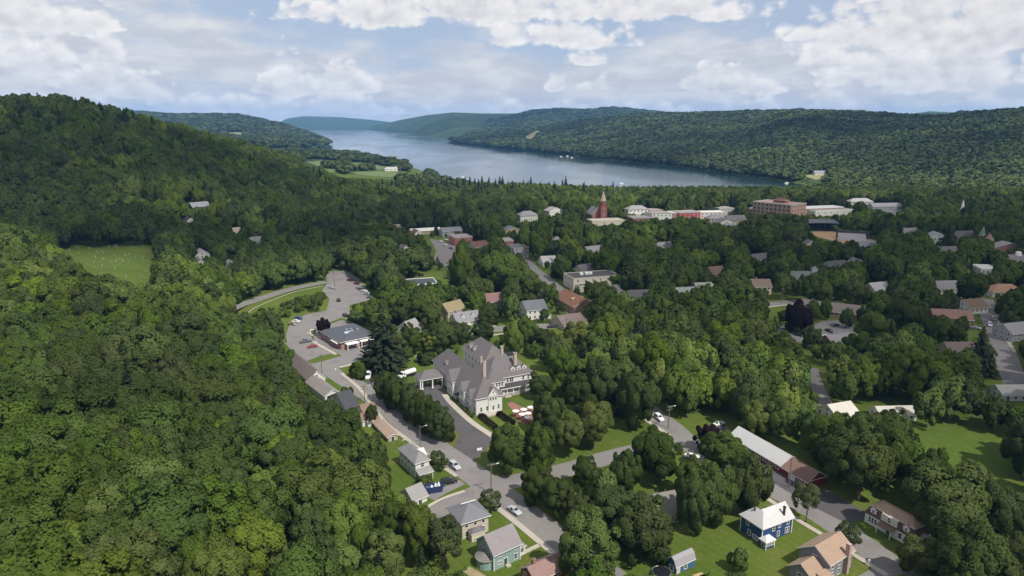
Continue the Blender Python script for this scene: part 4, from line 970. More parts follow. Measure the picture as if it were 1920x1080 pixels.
d_ = T['dims']; block(T, d_[0] * .82, d_[0] * .82 + 3, d_[1] / 2 - 1.5, d_[1] / 2 + 1.5, d_[3] + 1.6, 'hip', d_[3] + 3.4, WSD, SH('cupola', (.2, .22, .2)), .3, z0=d_[3] - 2, wall='cupola_wall', roof='cupola_roof')
T = simple('school', 'long low brick school with grey roof behind the copper beech', (1500, 588), (1500, 568), (1665, 622), 580, 'gx', PBRICK, SH('school', (.175, .145, .135)), .28, 1, frac=.5, gap=4.5, ww=1.8, cat='building', lx=44, ly=12, hmin=3.4, rot=-28)
simple('building', 'small brick building with pale grey roof beside the school car park', (1562, 658), (1555, 648), (1608, 646), 646, 'gx', RBRICK, SH('pale_grey', (.23, .21, .215)), .3, 1, frac=.5, cat='building', ly=10)
simple('house', 'house with pinkish brown roof and white chimney band', (1750, 612), (1748, 590), (1800, 606), 596, 'gx', RBRICK, SH('pink_brown', (.22, .13, .11)), .45, 2, frac=.45, ly=10)
simple('house', 'low brown-roofed house with white fascia by the far street', (1782, 672), (1770, 655), (1815, 664), 662, 'gx', TSD, SH('umber', (.14, .10, .095)), .35, 1, frac=.45, ly=10)
simple('house', 'house with light grey roof at the right edge by the field', (1880, 752), (1866, 740), (1935, 748), 742, 'gx', WSD, SH('ash_grey', (.33, .32, .31)), .25, 1, frac=.9, ly=9)
simple('house', 'white ranch house with pale roof half hidden by trees', (1570, 795), (1550, 782), (1608, 786), 784, 'gx', WSD, SH('pale_ranch', (.50, .47, .42)), .28, 1, frac=.6, ly=10)
simple('garage', 'pale-roofed outbuilding to the right of the white ranch house', (1650, 790), (1642, 778), (1712, 785), 780, 'gx', WSD, SH('bone', (.48, .45, .40)), .25, 1, frac=.6, ly=7, cat='outbuilding')
simple('house', 'house with warm grey gable roof enclosed by maples in front of the barn', (1240, 985), (1212, 950), (1275, 975), 966, 'gx', GSD, SH('warm_grey', (.20, .18, .165)), .5, 2, frac=.38, ly=9)
simple('house', 'white house with grey roof in the trees left of the far street', (1752, 560), (1745, 548), (1790, 552), 541, 'gx', WSD, SH('mid_grey', (.2, .19, .19)), .4, 2, frac=.8, ly=9)
simple('house', 'tan house with orange-brown hipped roof at the far right', (1860, 558), (1854, 545), (1898, 552), 547, 'hip', CREAM, SH('orange_brown', (.27, .16, .10)), .6, 2, frac=.8, ly=12)
simple('house', 'narrow white building with pale flat roof above the far street', (1836, 528), (1830, 515), (1850, 524), 504, 'flat', WSD, surf('pale_flat', (.5, .48, .45)), 0, 2, frac=.8, ly=14)
simple('house', 'white narrow house beside the lane, in front of the steeples', (1740, 462), (1736, 450), (1750, 458), 444, 'gy', WSD, LGREY, .6, 2, frac=.9, ly=10)
simple('house', 'slate-roofed house left of the grassy ballpark corner', (1608, 475), (1600, 464), (1632, 470), 463, 'gx', WSD, SH('steel_grey', (.17, .18, .21)), .6, 1, frac=.8, ly=12)
simple('house', 'cream-gabled cottage below the grandstand', (1508, 470), (1504, 462), (1524, 467), 460, 'gy', CREAM, GREYR, .7, 1, frac=.8, ly=9)
simple('house', 'white house hidden in the wood below the ballpark', (1598, 510), (1592, 503), (1612, 507), 496, 'gy', WSD, GREYR, .6, 2, frac=.7, ly=9)
# centre-left commercial strip
simple('warehouse', 'long shed with low white roof at the wood edge', (772, 441), (762, 432), (826, 437), 434, 'gx', TSD, MT('off_white', (.62, .59, .54)), .16, 1, frac=.9, cat='warehouse', gap=12, ly=22)
simple('barn', 'white-gabled barn with maroon roof beside the long white shed', (776, 450), (768, 441), (786, 447), 440, 'gy', WSD, REDBR, .55, 1, frac=.9, cat='barn', gap=6, ly=16)
simple('warehouse', 'tan-roofed shed at the left end of the commercial strip', (740, 434), (728, 424), (758, 430), 427, 'gx', TSD, SH('sand', (.36, .32, .25)), .2, 1, frac=.7, cat='warehouse', gap=12, ly=14)
simple('building', 'long grey two-storey building left of the red brick block', (830, 445), (826, 436), (862, 441), 434, 'gx', GSD, SH('lead', (.17, .175, .19)), .25, 2, frac=.8, cat='building', gap=6, ly=13)
simple('building', 'red brick flat-roofed block overlooking the small car park', (853, 461), (846, 452), (881, 457), 446, 'flat', BR('rose', (.36, .12, .11)), surf('grey_flat', (.3, .27, .27)), 0, 2, frac=.9, cat='building', gap=5, trim=CONC)
simple('house', 'straw-coloured gabled house with grey roof beside the purple tree', (948, 446), (940, 438), (972, 442), 434, 'gy', YSD, SH('smoke', (.17, .17, .18)), .7, 2, frac=.8, ly=12)
simple('building', 'narrow rose brick building next to the grey box building', (946, 470), (942, 460), (960, 468), 452, 'flat', BR('rose', (.36, .12, .11)), surf('grey_flat', (.3, .27, .27)), 0, 3, frac=.8, cat='building', gap=5, trim=CONC)
simple('building', 'square grey flat-roofed building with pale corner', (963, 484), (956, 474), (986, 480), 466, 'flat', GSD, surf('dark_flat', (.10, .10, .11)), 0, 3, frac=.9, cat='building', gap=4, trim=CONC)
simple('house', 'white gambrel house facing the town street', (1018, 500), (1014, 490), (1038, 496), 492, 'gx', WSD, SH('chalk', (.45, .43, .42)), .4, 1, frac=.9, ly=10)
simple('house', 'pale square house in the wood right of the purple tree', (1036, 462), (1030, 455), (1056, 460), 453, 'hip', WSD, LGREY, .4, 2, frac=.8, ly=11)
simple('house', 'white gabled house on the left side of the town wood', (752, 484), (746, 474), (760, 480), 470, 'gy', WSD, GREYR, .7, 2, frac=.8, ly=9)
T = simple('building', 'low dark-roofed building with white roof edge behind the spruces', (748, 545), (742, 532), (820, 540), 536, 'flat', WSD, surf('black_flat', (.06, .065, .075)), 0, 1, frac=.7, cat='building', gap=6)
simple('house', 'grey house with swept gable beside the town tree belt', (826, 500), (818, 490), (848, 497), 491, 'gx', GSD, SH('mink', (.18, .15, .15)), .7, 1, frac=.8, ly=11)
simple('house', 'white turreted house in front of the lakeside wood', (976, 416), (968, 408), (997, 412), 404, 'hip', WSD, LGREY, .7, 2, frac=.9, ly=14)
simple('house', 'white gabled house to the right of the turreted house', (1030, 408), (1024, 402), (1038, 404), 396, 'gy', WSD, LGREY, .8, 2, frac=.9, ly=12)
# houses on the left slope
simple('house', 'long grey-roofed house highest on the left wooded slope', (362, 400), (355, 394), (386, 396), 388, 'gx', surf('dark_timber', (.14, .13, .12)), SH('weather_grey', (.28, .28, .30)), .35, 1, frac=.8, ly=10)
simple('house', 'white gabled house on the slope below the grey-roofed house', (348, 428), (334, 416), (362, 425), 417, 'gy', WSD, DGREY, .8, 2, frac=.9, ly=11)
T = simple('house', 'big white house with pale grey roof and garage next to the cemetery', (366, 492), (358, 470), (392, 488), 480, 'gy', WSD, SH('dove', (.36, .34, .35)), .6, 2, frac=1.0, ly=14)
simple('garage', 'white garage below the big white house near the cemetery', (368, 507), (364, 500), (388, 505), 497, 'gy', WSD, LGREY, .5, 1, frac=1.0, ly=7, gap=4)
simple('house', 'grey cottage with pale gable trim above the hillside road', (426, 510), (420, 502), (446, 506), 500, 'gy', GSD, SH('mouse', (.23, .22, .21)), .8, 1, frac=.8, ly=9)
simple('house', 'white house half hidden in the wood above the car park', (474, 468), (468, 460), (486, 464), 454, 'gx', WSD, LGREY, .5, 2, frac=.8, ly=8)
simple('house', 'pale house near the bend of the lane on the wooded slope', (436, 444), (430, 438), (452, 441), 436, 'gx', WSD, SH('fawn', (.33, .28, .22)), .5, 1, frac=.8, ly=8)
# downtown --------------------------------------------------------------
T, Lx, Ly, h = site('church', 'red brick church with square tower and pointed stone-coloured spire', (1116, 418), (1100, 404), (1136, 416), 405, 'church', rot=12)
block(T, -2, 9, 4, 26, 8, 'gy', 15, PBRICK, SH('church_slate', (.30, .29, .29)), .4)
wall_mb(5, 11.5, -2, 4.5, -1, 17, 'flat', 17).build('tower', RBRICK, T)
mb = MB(); mb.cyl((8.25, 1.25, 17.0), (8.25, 1.25, 22.0), 2.9, 2.7, 8); mb.build('belfry', RBRICK, T)
mb = MB(); mb.cyl((8.25, 1.25, 22.0), (8.25, 1.25, 32), 3.1, .12, 8); mb.build('spire', surf('spire_slate', (.48, .38, .29), .85), T)
for z in (4, 9, 14): window(T, 'f', 8.2, z, -2.002, 1.2, 2.2)
for u in (8, 13, 18, 23): window(T, 'l', u, 4.5, -2.002, 1.2, 3.0)
hull(T, -2, 12, -2, 20, 14, .8)
simple('building', 'low tan flat-roofed hall in front of the brick church', (1110, 424), (1098, 415), (1166, 420), 415, 'flat', CREAM, surf('sand_flat', (.50, .44, .36)), 0, 1, frac=.9, cat='building', gap=8, trim=CREAM)
DT = [('white wedding-cake mansion with pale roof terraces', (1178, 408), (1172, 400), (1200, 404), 393, 'hip', WSD, LGREY, 2), ('low red brick block with grey roof in the town centre', (1186, 420), (1180, 411), (1222, 416), 409, 'flat', RBRICK, surf('grey_flat', (.3, .27, .27)), 2),
      ('pale end building with dark shop window beside the red brick block', (1222, 418), (1217, 408), (1236, 413), 401, 'flat', WSD, surf('grey_flat', (.3, .27, .27)), 2), ('orange brick block behind the pale end building', (1218, 404), (1212, 399), (1232, 401), 395, 'flat', BR('orange', (.36, .16, .10)), surf('grey_flat', (.3, .27, .27)), 2),
      ('rose brick building with white roof in the main street', (1256, 416), (1248, 406), (1268, 412), 400, 'flat', PBRICK, surf('white_flat', (.6, .58, .56)), 3), ('bright red brick building with white windows in the main street', (1272, 416), (1266, 406), (1290, 411), 399, 'flat', BR('bright', (.40, .07, .08)), surf('grey_flat', (.3, .27, .27)), 3),
      ('long white-roofed pale building right of the bright red brick one', (1312, 410), (1306, 400), (1346, 406), 399, 'flat', surf('pale_stucco', (.55, .50, .48)), surf('white_flat', (.6, .58, .56)), 2), ('pale upper building with flat roof behind the long white-roofed one', (1348, 402), (1342, 396), (1362, 399), 391, 'flat', GSD, surf('grey_flat', (.3, .27, .27)), 2),
      ('cluster house with mansard grey roof right of the main street', (1330, 422), (1324, 413), (1352, 417), 410, 'hip', TSD, LGREY, 2), ('grey-white house with front gable below the long pale building', (1346, 428), (1340, 420), (1362, 424), 418, 'gy', WSD, GREYR, 2),
      ('small white gabled house lowest in the town-centre cluster', (1360, 436), (1355, 429), (1371, 433), 427, 'gy', WSD, LGREY, 2), ('tan house with dark roof at the right of the town-centre cluster', (1364, 422), (1358, 414), (1382, 418), 412, 'gx', TSD, GREYR, 1)]
for lb, N, L_, R_, ey, kd, wm, rm, rw in DT:
    simple('building', lb, N, L_, R_, ey, kd, wm, rm, .45, rw, frac=.62, cat='building', gap=4.5, ww=1.3, wh=1.6, trim=CONC, dr=False)
T, Lx, Ly, h = site('museum', 'four-storey brick museum block with rows of white-framed windows', (1481, 414), (1425, 404), (1506, 404), 385, 'building')
h = max(h, 13); Lx = min(Lx, 30)
block(T, 0, Lx, 0, Ly, h, 'flat', h, BR('museum', (.38, .24, .19)), surf('museum_roof', (.28, .2, .18)), trim=CONC)
rowwin(T, 'l', .5, Ly - .5, -.002, [h * (i + .5) / 4 for i in range(4)], 2.2, 2.2, 4.6, CONC); rowwin(T, 'f', .5, Lx - .5, -.002, [h * (i + .5) / 4 for i in range(4)], 1.4, 1.8, 6, CONC)
block(T, Lx * .35, Lx * .6, Ly * .3, Ly * .6, h + 3, 'hip', h + 5, RBRICK, REDBR, .3, wall='penthouse_wall', roof='penthouse_roof'); hull(T, 0, Lx, 0, Ly, h, .7)
simple('building', 'lower brick wing to the left of the museum block', (1428, 404), (1380, 399), (1440, 400), 393, 'flat', BR('museum', (.38, .24, .19)), surf('museum_roof', (.28, .2, .18)), 0, 2, frac=.62, cat='building', gap=5, trim=CONC, dr=False)
simple('building', 'brick building with long white flat roof right of the museum', (1508, 404), (1478, 390), (1540, 396), 391, 'flat', BR('museum', (.38, .24, .19)), surf('white_flat', (.6, .58, .56)), 0, 2, frac=.8, cat='building', gap=6, trim=WHITE, dr=False)
simple('building', 'white-walled annex with grey roof at the end of the brick buildings', (1528, 406), (1522, 398), (1562, 398), 396, 'flat', WSD, surf('grey_flat', (.3, .27, .27)), 0, 1, frac=.8, cat='building', gap=8, trim=WHITE, dr=False)
simple('building', 'grey hipped pavilion beyond the ballpark', (1595, 384), (1590, 378), (1617, 381), 378, 'hip', GSD, SH('silver', (.32, .31, .32)), .5, 1, frac=.62, cat='building', gap=7, dr=False)
simple('building', 'long grey-roofed building curving beyond the ballpark', (1636, 394), (1622, 386), (1668, 390), 387, 'gx', GSD, SH('silver', (.32, .31, .32)), .3, 1, frac=.8, cat='building', gap=9, dr=False)
# ballpark
T, Lx, Ly, h = site('grandstand', 'dark-roofed baseball grandstand with open front', (1512, 434), (1505, 424), (1562, 432), 424, 'grandstand')
mb = MB(); nseg = 7; P0 = []
for i in range(nseg + 1):
    t = i / nseg; x = Lx * t; b = -3.2 * math.sin(math.pi * t)
    P0.append((x, b))
vs = []; 
for x, b in P0: vs += [(x, b * -1 - 2.0, 8.2), (x, 14 - b * .5, 9.8), (x, b * -1 - 2.0, 7.7), (x, 14 - b * .5, 9.3)]
fs = []
for i in range(nseg):
    a, c = 4 * i, 4 * i + 4; fs += [(a, c, c + 1, a + 1), (a + 2, a + 3, c + 3, c + 2), (a, a + 2, c + 2, c), (a + 1, c + 1, c + 3, a + 3)]
fs += [(0, 1, 3, 2), (4 * nseg, 4 * nseg + 2, 4 * nseg + 3, 4 * nseg + 1)]
mb.add(vs, fs); mb.build('roof', SH('stand_roof', (.11, .105, .12)), T)
mb = MB()
for i in range(6): mb.box(0, 2 + 1.9 * i, -1, Lx, 3.9 + 1.9 * i - .02, .6 + .75 * i)
mb.box(0, 13.42, -1, Lx, 14, 8.6); mb.build('seating', surf('stand_seats', (.025, .035, .05), .7), T)
for i in range(6): 
    mb = MB(); mb.box(Lx * i / 5 - .2, 1.2, -1, Lx * i / 5 + .2, 1.6, 7.6); mb.build('post', DARK, T)
hull(T, 0, Lx, 0, 14, 9, 1.0)
T, Lx, Ly, h = site('bleachers', 'pale sloping bleachers beside the ballpark infield', (1572, 450), (1572, 438), (1624, 452), 445, 'bleachers')
mb = MB()
for i in range(9): mb.box(0, 1.5 * i, -1, Lx, 1.5 * (i + 1) - .02, .5 + .5 * i)
mb.build('seating', surf('bleacher_boards', (.42, .39, .40), .7), T); mb = MB(); mb.box(-1, 14, -1, Lx + 3, 17, 6.4); mb.build('back_wall', DGREY, T)
hull(T, 0, Lx, 0, 15, 5, 1.0)
# far-right churches
def steeple(label, px, base, top, w, body, spirem, group=None):
    x, y, z = GT(px, base); z = max(z, 0); hh = hz(x, y, z, top) - z
    T = thing('church', label, 'church', (x, y, z), R(20))
    wall_mb(-w * .5, w * .5, -w * .5, w * .5, -1, hh * .42, 'flat', hh).build('tower', body, T)
    mb = MB(); mb.box(-w * .4, -w * .4, hh * .42, w * .4, w * .4, hh * .58); mb.build('belfry', WHITE, T)
    for f_ in ('f', 'l'): window(T, f_, 0, hh * .5, -w * .4 - .002, w * .35, hh * .1, glass=DARK)
    mb = MB(); mb.cyl((0, 0, hh * .58), (0, 0, hh), w * .5, .06, 8); mb.build('spire', spirem, T)
    block(T, -w * 1.0, w * 1.0, w * .52, w * .52 + 18, hh * .2, 'gy', hh * .36, body, GREYR, .3)
    hull(T, -w * .5, w * .5, -w * .5, w * .5, hh * .9, .7); return T
steeple('white church with thin white needle steeple above the trees', 1801, 414, 374, 3.6, WSD, WHITE)
steeple('white church with tall grey-green spire near the right edge', 1838, 466, 424, 5.0, WSD, surf('copper_spire', (.22, .26, .25), .7))
T = simple('church', 'red brick church with pyramid-roofed tower and big pale gable', (1862, 484), (1846, 468), (1890, 478), 464, 'gy', PBRICK, SH('stone_grey', (.26, .23, .22)), .6, 1, frac=.8, cat='church', ly=20, dr=False)
wall_mb(-5.5, -.5, 1, 6, -1, 13, 'flat', 13).build('tower', RBRICK, T); mb = MB(); mb.cyl((-3, 3.5, 13), (-3, 3.5, 18.5), 3.9, .1, 4); mb.build('tower_roof', SH('rust_tower', (.3, .19, .15)), T)
T = simple('building', 'red brick building with tall pale window strips at the right edge', (1892, 506), (1888, 494), (1915, 500), 489, 'gx', RBRICK, SH('plum_grey', (.2, .17, .17)), .5, 1, frac=.9, cat='building', gap=2.2, ww=1.0, wh=3.0, ly=14, dr=False)
d_ = T['dims']; mb = MB(); mb.cyl((d_[0] * .4, d_[1] / 2, d_[3] - 1), (d_[0] * .4, d_[1] / 2, d_[3] + 1.8), 2.2, 1.6, 10); mb.build('cupola', WHITE, T)
# more roofs half sunk in the trees of the town
for lb, N, R_, ey, kd, wm, rm in (('grey house with pale porch across the far street at the right edge', (1896, 642), (1934, 634), 626, 'gx', GSD, LGREY), ('small house with faded brown roof deep in the wood left of the cupola house', (1336, 522), (1356, 518), 513, 'gx', TSD, BROWN),
   ('long low house with ashen roof left of the narrow white house', (1694, 446), (1722, 441), 437, 'gx', GSD, LGREY), ('grey gabled house below the needle steeple', (1792, 454), (1818, 449), 443, 'gx', GSD, GREYR), ('white cottage left of the copper-spired church', (1772, 482), (1790, 478), 473, 'gx', WSD, GREYR),
   ('low stone-grey house in the wood above the cream office building', (1104, 482), (1128, 477), 473, 'gx', GSD, LGREY), ('house with dark red-brown roof left of the rose brick building', (892, 472), (914, 467), 463, 'gx', TSD, REDBR), ('white house with pewter roof in the middle of the town wood', (1236, 474), (1256, 470), 465, 'gx', WSD, SH('pewter', (.22, .215, .215))),
   ('tan house with grey roof in the wood below the museum', (1416, 498), (1438, 493), 488, 'gx', TSD, GREYR), ('white house with silver roof between cupola house and far street', (1640, 556), (1664, 550), 545, 'gx', WSD, SH('silver', (.32, .31, .32))), ('pale house with charcoal roof in the wood below the ballpark bleachers', (1560, 512), (1582, 507), 502, 'gx', WSD, SH('charcoal', (.085, .08, .085))),
   ('buff house with grey roof at the wood edge right of the town street', (1092, 520), (1112, 515), 509, 'gx', CREAM, GREYR), ('white house with brownish roof near the far right street corner', (1818, 590), (1842, 584), 578, 'gx', WSD, BROWN)):
    simple('house', lb, N, (N[0] - 8, N[1] - 5), R_, ey, kd, wm, rm, .5, None, frac=1.0, ly=10, dr=False)
# lakeside
simple('clubhouse', 'white clubhouse among trees on the golf course point', (722, 321), (716, 319), (752, 320), 317, 'hip', WSD, SH('club_grey', (.4, .4, .4)), .4, 1, frac=1, cat='clubhouse', gap=9, ww=2.5, ly=22, dr=False)
for i, (px, py) in enumerate(((1528, 329), (1585, 352), (1592, 346), (1690, 342), (1745, 341), (1262, 297))):
    simple('house', ['white lakeshore house with a bright green lawn', 'pale house lowest on the far wooded hillside', 'tan-roofed house above the pale hillside house', 'white house at the foot of the right wooded hill', 'pale house farthest right at the foot of the wooded hill', 'white boathouse on the far lake shore'][i],
           (px, py), (px - 4, py - 3), (px + 14, py - 1), py - 5, 'gx', WSD, [LGREY, WMETAL, TANR][i % 3], .5, 1, frac=1, gap=9, ww=2, ly=12, dr=False)
# ------------------------------------------------------------------ vehicles
def paint(nm, c): return surf('paint_' + nm, c, .28, .03, .5, .02, 3, spec=.5)
CHROME = surf('lamp_glass', (.6, .6, .58), .2); TAIL = surf('tail_red', (.25, .02, .02), .3)
VSPEC = { # x, belt half width, belt z, top half width, top z
 'sedan': ([(-2.3, .72, .62, .66, .66), (-2.2, .86, .86, .78, .92), (-1.55, .9, .90, .80, .97), (-.85, .9, .90, .62, 1.40), (.25, .9, .90, .62, 1.44), (1.0, .9, .90, .78, .98), (2.0, .86, .78, .76, .84), (2.3, .70, .60, .66, .66)], 3, 4, 2.85, .34),
 'suv': ([(-2.35, .78, .80, .74, .84), (-2.3, .92, .98, .74, 1.10), (-2.0, .95, 1.0, .72, 1.70), (-1.2, .95, 1.0, .74, 1.76), (.35, .95, 1.0, .72, 1.74), (1.05, .95, 1.0, .84, 1.10), (2.15, .92, .92, .82, .98), (2.38, .78, .70, .74, .76)], 2, 4, 2.85, .38),
 'pickup': ([(-2.75, .90, .78, .86, .82), (-2.72, .96, .98, .92, 1.06), (-.65, .96, 1.0, .92, 1.08), (-.45, .96, 1.05, .74, 1.72), (.75, .96, 1.05, .74, 1.76), (1.4, .96, 1.05, .86, 1.14), (2.5, .92, .96, .84, 1.02), (2.75, .8, .72, .76, .8)], 3, 4, 3.5, .40),
 'van': ([(-3.3, 1.0, 1.2, .94, 2.40), (-3.25, 1.05, 1.25, .98, 2.62), (-1.5, 1.05, 1.25, .98, 2.68), (0, 1.05, 1.25, .98, 2.68), (1.6, 1.05, 1.25, .94, 2.60), (2.35, 1.03, 1.25, .92, 1.50), (3.05, .98, 1.10, .90, 1.18), (3.25, .85, .80, .80, .86)], 1, 4, 4.0, .42)}
def vmeshes(kind):
    st, ri, rf, wb, wr = VSPEC[kind]
    zb = .30
    mb = MB(); n = len(st)
    for x, wbt, zbt, wt, zt in st: mb.v += [(x, -wbt * .94, zb), (x, -wbt, zbt), (x, -wt, zt), (x, wt, zt), (x, wbt, zbt), (x, wbt * .94, zb)]
    for i in range(n - 1):
        for j in range(6): mb.f.append((6 * i + j, 6 * i + (j + 1) % 6, 6 * i + 6 + (j + 1) % 6, 6 * i + 6 + j)); mb.m.append(0)
    mb.f += [tuple(range(6)), tuple(range(6 * n - 6, 6 * n))]; mb.m += [0, 0]
    P = {'body': mb.mesh('body', [paint('base', (.5, .5, .5))])}
    def quad(a, b, c, d, inset, out):
        a, b, c, d = [Vector(q) for q in (a, b, c, d)]; ce = (a + b + c + d) / 4
        nn = (b - a).cross(d - a).normalized()
        if nn.dot(ce - Vector((0, 0, .8))) < 0: nn = -nn
        m_ = MB(); q = [ce + (v - ce) * inset for v in (a, b, c, d)]
        m_.add([v + nn * out for v in q] + [v - nn * .03 for v in q], [(0, 1, 2, 3), (0, 4, 5, 1), (1, 5, 6, 2), (2, 6, 7, 3), (3, 7, 4, 0)]); return m_
    s = st
    def pt(i, side, top): x, wbt, zbt, wt, zt = s[i]; return (x, side * (wt if top else wbt), zt if top else zbt)
    P['windscreen'] = quad(pt(rf, -1, 1), pt(rf, 1, 1), pt(rf + 1, 1, 1), pt(rf + 1, -1, 1), .86, .015).mesh('windscreen', [GLASS])
    r0 = ri - 1 if kind != 'van' else 0
    if kind == 'van': P['rear_window'] = quad((-3.32, -.7, 1.4), (-3.32, .7, 1.4), (-3.3, .7, 2.2), (-3.3, -.7, 2.2), .95, .02).mesh('rear_window', [GLASS])
    else: P['rear_window'] = quad(pt(r0, -1, 1), pt(r0, 1, 1), pt(ri, 1, 1), pt(ri, -1, 1), .84, .015).mesh('rear_window', [GLASS])
    for sd in (-1, 1):
        P['side_window' + ('' if sd < 0 else '.b')] = quad(pt(ri, sd, 0), pt(rf, sd, 0), pt(rf, sd, 1), pt(ri, sd, 1), .84, .02).mesh('side_window', [GLASS])
    m_ = MB(); m_.cyl((0, -.12, 0), (0, .12, 0), wr, wr, 14); m_.cyl((0, -.13, 0), (0, .13, 0), wr * .55, wr * .55, 10, 1); P['wheel'] = m_.mesh('wheel', [RUBBER, STEEL])
    m_ = MB(); m_.box(-.04, -.17, -.08, .04, .17, .08); P['headlight'] = m_.mesh('headlight', [CHROME])
    m_ = MB(); m_.box(-.04, -.15, -.1, .04, .15, .1); P['taillight'] = m_.mesh('taillight', [TAIL])
    return P, st, wb, wr
VM = {kd: vmeshes(kd) for kd in VSPEC}
FARMESH = {}
def car(kind, colour, label, rear, front, group=None, cat=None, at=None):
    """rear and front: points on the ground, as seen in the photograph"""
    a, b = GT(*rear), GT(*front); cx_, cy_ = (a[0] + b[0]) / 2, (a[1] + b[1]) / 2; z = max((a[2] + b[2]) / 2, 0) + .055
    th = math.atan2(b[1] - a[1], b[0] - a[0])
    P, st, wb, wr = VM[kind]; name = {'sedan': 'parked_car', 'suv': 'parked_car', 'pickup': 'pickup_truck', 'van': 'minibus'}[kind]
    T = thing(name, label, cat or {'sedan': 'car', 'suv': 'car', 'pickup': 'pickup truck', 'van': 'van'}[kind], (cx_, cy_, z), th, group)
    def part(nm, key, loc=(0, 0, 0), mat=None):
        o = inst(nm, P[key], T, loc)
        if mat: o.material_slots[0].link = 'OBJECT'; o.material_slots[0].material = mat
        return o
    part('body', 'body', mat=colour); part('windscreen', 'windscreen'); part('rear_window', 'rear_window'); part('side_window', 'side_window'); part('side_window', 'side_window.b')
    w_ = st[3][1] - .06
    for sx_ in (-wb / 2, wb / 2):
        for sy_ in (-w_, w_): part('wheel', 'wheel', (sx_, sy_, wr))
    for sy_ in (-.58, .58): part('headlight', 'headlight', (st[-1][0] - .02, sy_, .62)); part('taillight', 'taillight', (st[0][0], sy_, st[0][2] - .02))
    px_, py_ = proj(cx_, cy_, z + .7); rr = 3.0 * FPX / depth(cy_)
    clear([(px_ - rr, py_ - rr * .6), (px_ + rr, py_ - rr * .6), (px_ + rr, py_ + rr * .5), (px_ - rr, py_ + rr * .5)], cy_ + 3)
    FOOT.append((np.array([(cx_ - 3, cy_ - 3), (cx_ + 3, cy_ - 3), (cx_ + 3, cy_ + 3), (cx_ - 3, cy_ + 3)]), 1.0))
    return T
P_W = paint('white', (.74, .74, .73)); P_S = paint('silver', (.42, .43, .45)); P_K = paint('black', (.015, .017, .022)); P_R = paint('red', (.26, .02, .03)); P_B = paint('blue', (.02, .06, .22)); P_G = paint('grey', (.12, .13, .15)); P_N = paint('navy', (.02, .03, .07)); P_BE = paint('beige', (.40, .36, .28)); P_M = paint('maroon', (.10, .02, .03))
car('suv', P_S, 'silver estate car driving down the street beside the hotel drive mouth', (846, 872), (859, 882))
car('suv', P_K, 'black four-wheel-drive parked in the driveway next to the blue skip', (828, 910), (855, 903))
car('sedan', P_S, 'silver car on the street just below the road junction', (954, 953), (976, 969))
car('van', P_W, 'tall white minibus on the verge beside the round bush', (697, 698), (687, 717))
CP_ = 'cars parked in the lot above the bank'
car('sedan', P_B, 'bright blue car in the row of three at the lot edge', (569, 600), (551, 596), CP_); car('sedan', P_W, 'white car in the middle of the row of three at the lot edge', (564, 606), (546, 602), CP_)
car('suv', P_BE, 'cream car nearest in the row of three at the lot edge', (557, 611), (539, 607), CP_)
car('pickup', P_G, 'dark grey pickup parked beside the red car near the bank', (585, 640), (562, 644), CP_); car('sedan', P_R, 'red car parked below the dark pickup near the bank', (595, 650), (576, 653), CP_)
car('suv', P_K, 'black car parked alone in the middle of the upper lot', (637, 570), (633, 559), CP_); car('suv', P_K, 'black car at the end of the lot under the trees behind the bank', (650, 596), (644, 590), CP_)
car('sedan', P_M, 'maroon car farthest along the tree side of the upper lot', (673, 534), (664, 532), CP_); car('sedan', P_W, 'white car next to the maroon one in the upper lot', (681, 542), (671, 540), CP_)
car('sedan', P_W, 'white car second from the near end on the tree side of the lot', (688, 548), (677, 546), CP_); car('suv', P_S, 'silver car nearest on the tree side of the upper lot', (694, 554), (683, 552), CP_)
car('sedan', P_G, 'dark grey car at the near end of the upper lot row', (699, 560), (688, 558), CP_); car('suv', P_M, 'dark red car parked against the trees right of the upper lot', (660, 528), (652, 526), CP_); car('sedan', P_S, 'silver car alone near the hillside road mouth', (626, 541), (617, 540), CP_)
car('suv', P_W, 'white estate car on the street by the lawn and trees', (1228, 780), (1243, 793)); car('sedan', P_W, 'white car next to the purple tree above the barn', (1340, 800), (1356, 795)); car('sedan', P_W, 'white car glimpsed through the trees in front of the barn', (1290, 858), (1304, 860))
SC = 'cars parked at the brick school'
car('sedan', P_W, 'white car left of the copper beech', (1464, 617), (1477, 614), SC); car('sedan', P_K, 'black car below the copper beech', (1491, 628), (1503, 631), SC); car('sedan', P_G, 'dark grey car by the school wall', (1560, 612), (1572, 610), SC)
car('sedan', P_K, 'black car farthest in the cluster on the school lot', (1549, 620), (1560, 624), SC); car('sedan', P_W, 'white car in front of the cluster on the school lot', (1543, 632), (1555, 635), SC); car('suv', P_G, 'charcoal car at the right of the cluster on the school lot', (1560, 632), (1571, 629), SC)
FS = 'cars along the far right street'
car('suv', P_W, 'white car nearest on the far right street', (1852, 606), (1859, 616), FS); car('suv', P_BE, 'beige car second on the far right street', (1860, 596), (1866, 604), FS); car('sedan', P_S, 'silver car under the trees left of the far right street', (1824, 616), (1836, 618), FS)
DL = 'cars in the town lot by the red block'
for i, (x, y, cm, lb) in enumerate(((826, 453, P_W, 'white car at the left end of the town lot by the red block'), (836, 450, P_W, 'white car farthest back in the town lot'), (846, 455, P_S, 'silver car beside the red block wall'), (834, 460, P_W, 'white car in the middle of the town lot'), (846, 466, P_G, 'grey car lowest in the town lot'))):
    car('sedan', cm, lb, (x - 4, y), (x + 4, y + 1), DL)
car('sedan', P_K, 'black car on the street beside the white two-storey house', (1040, 614), (1028, 615))
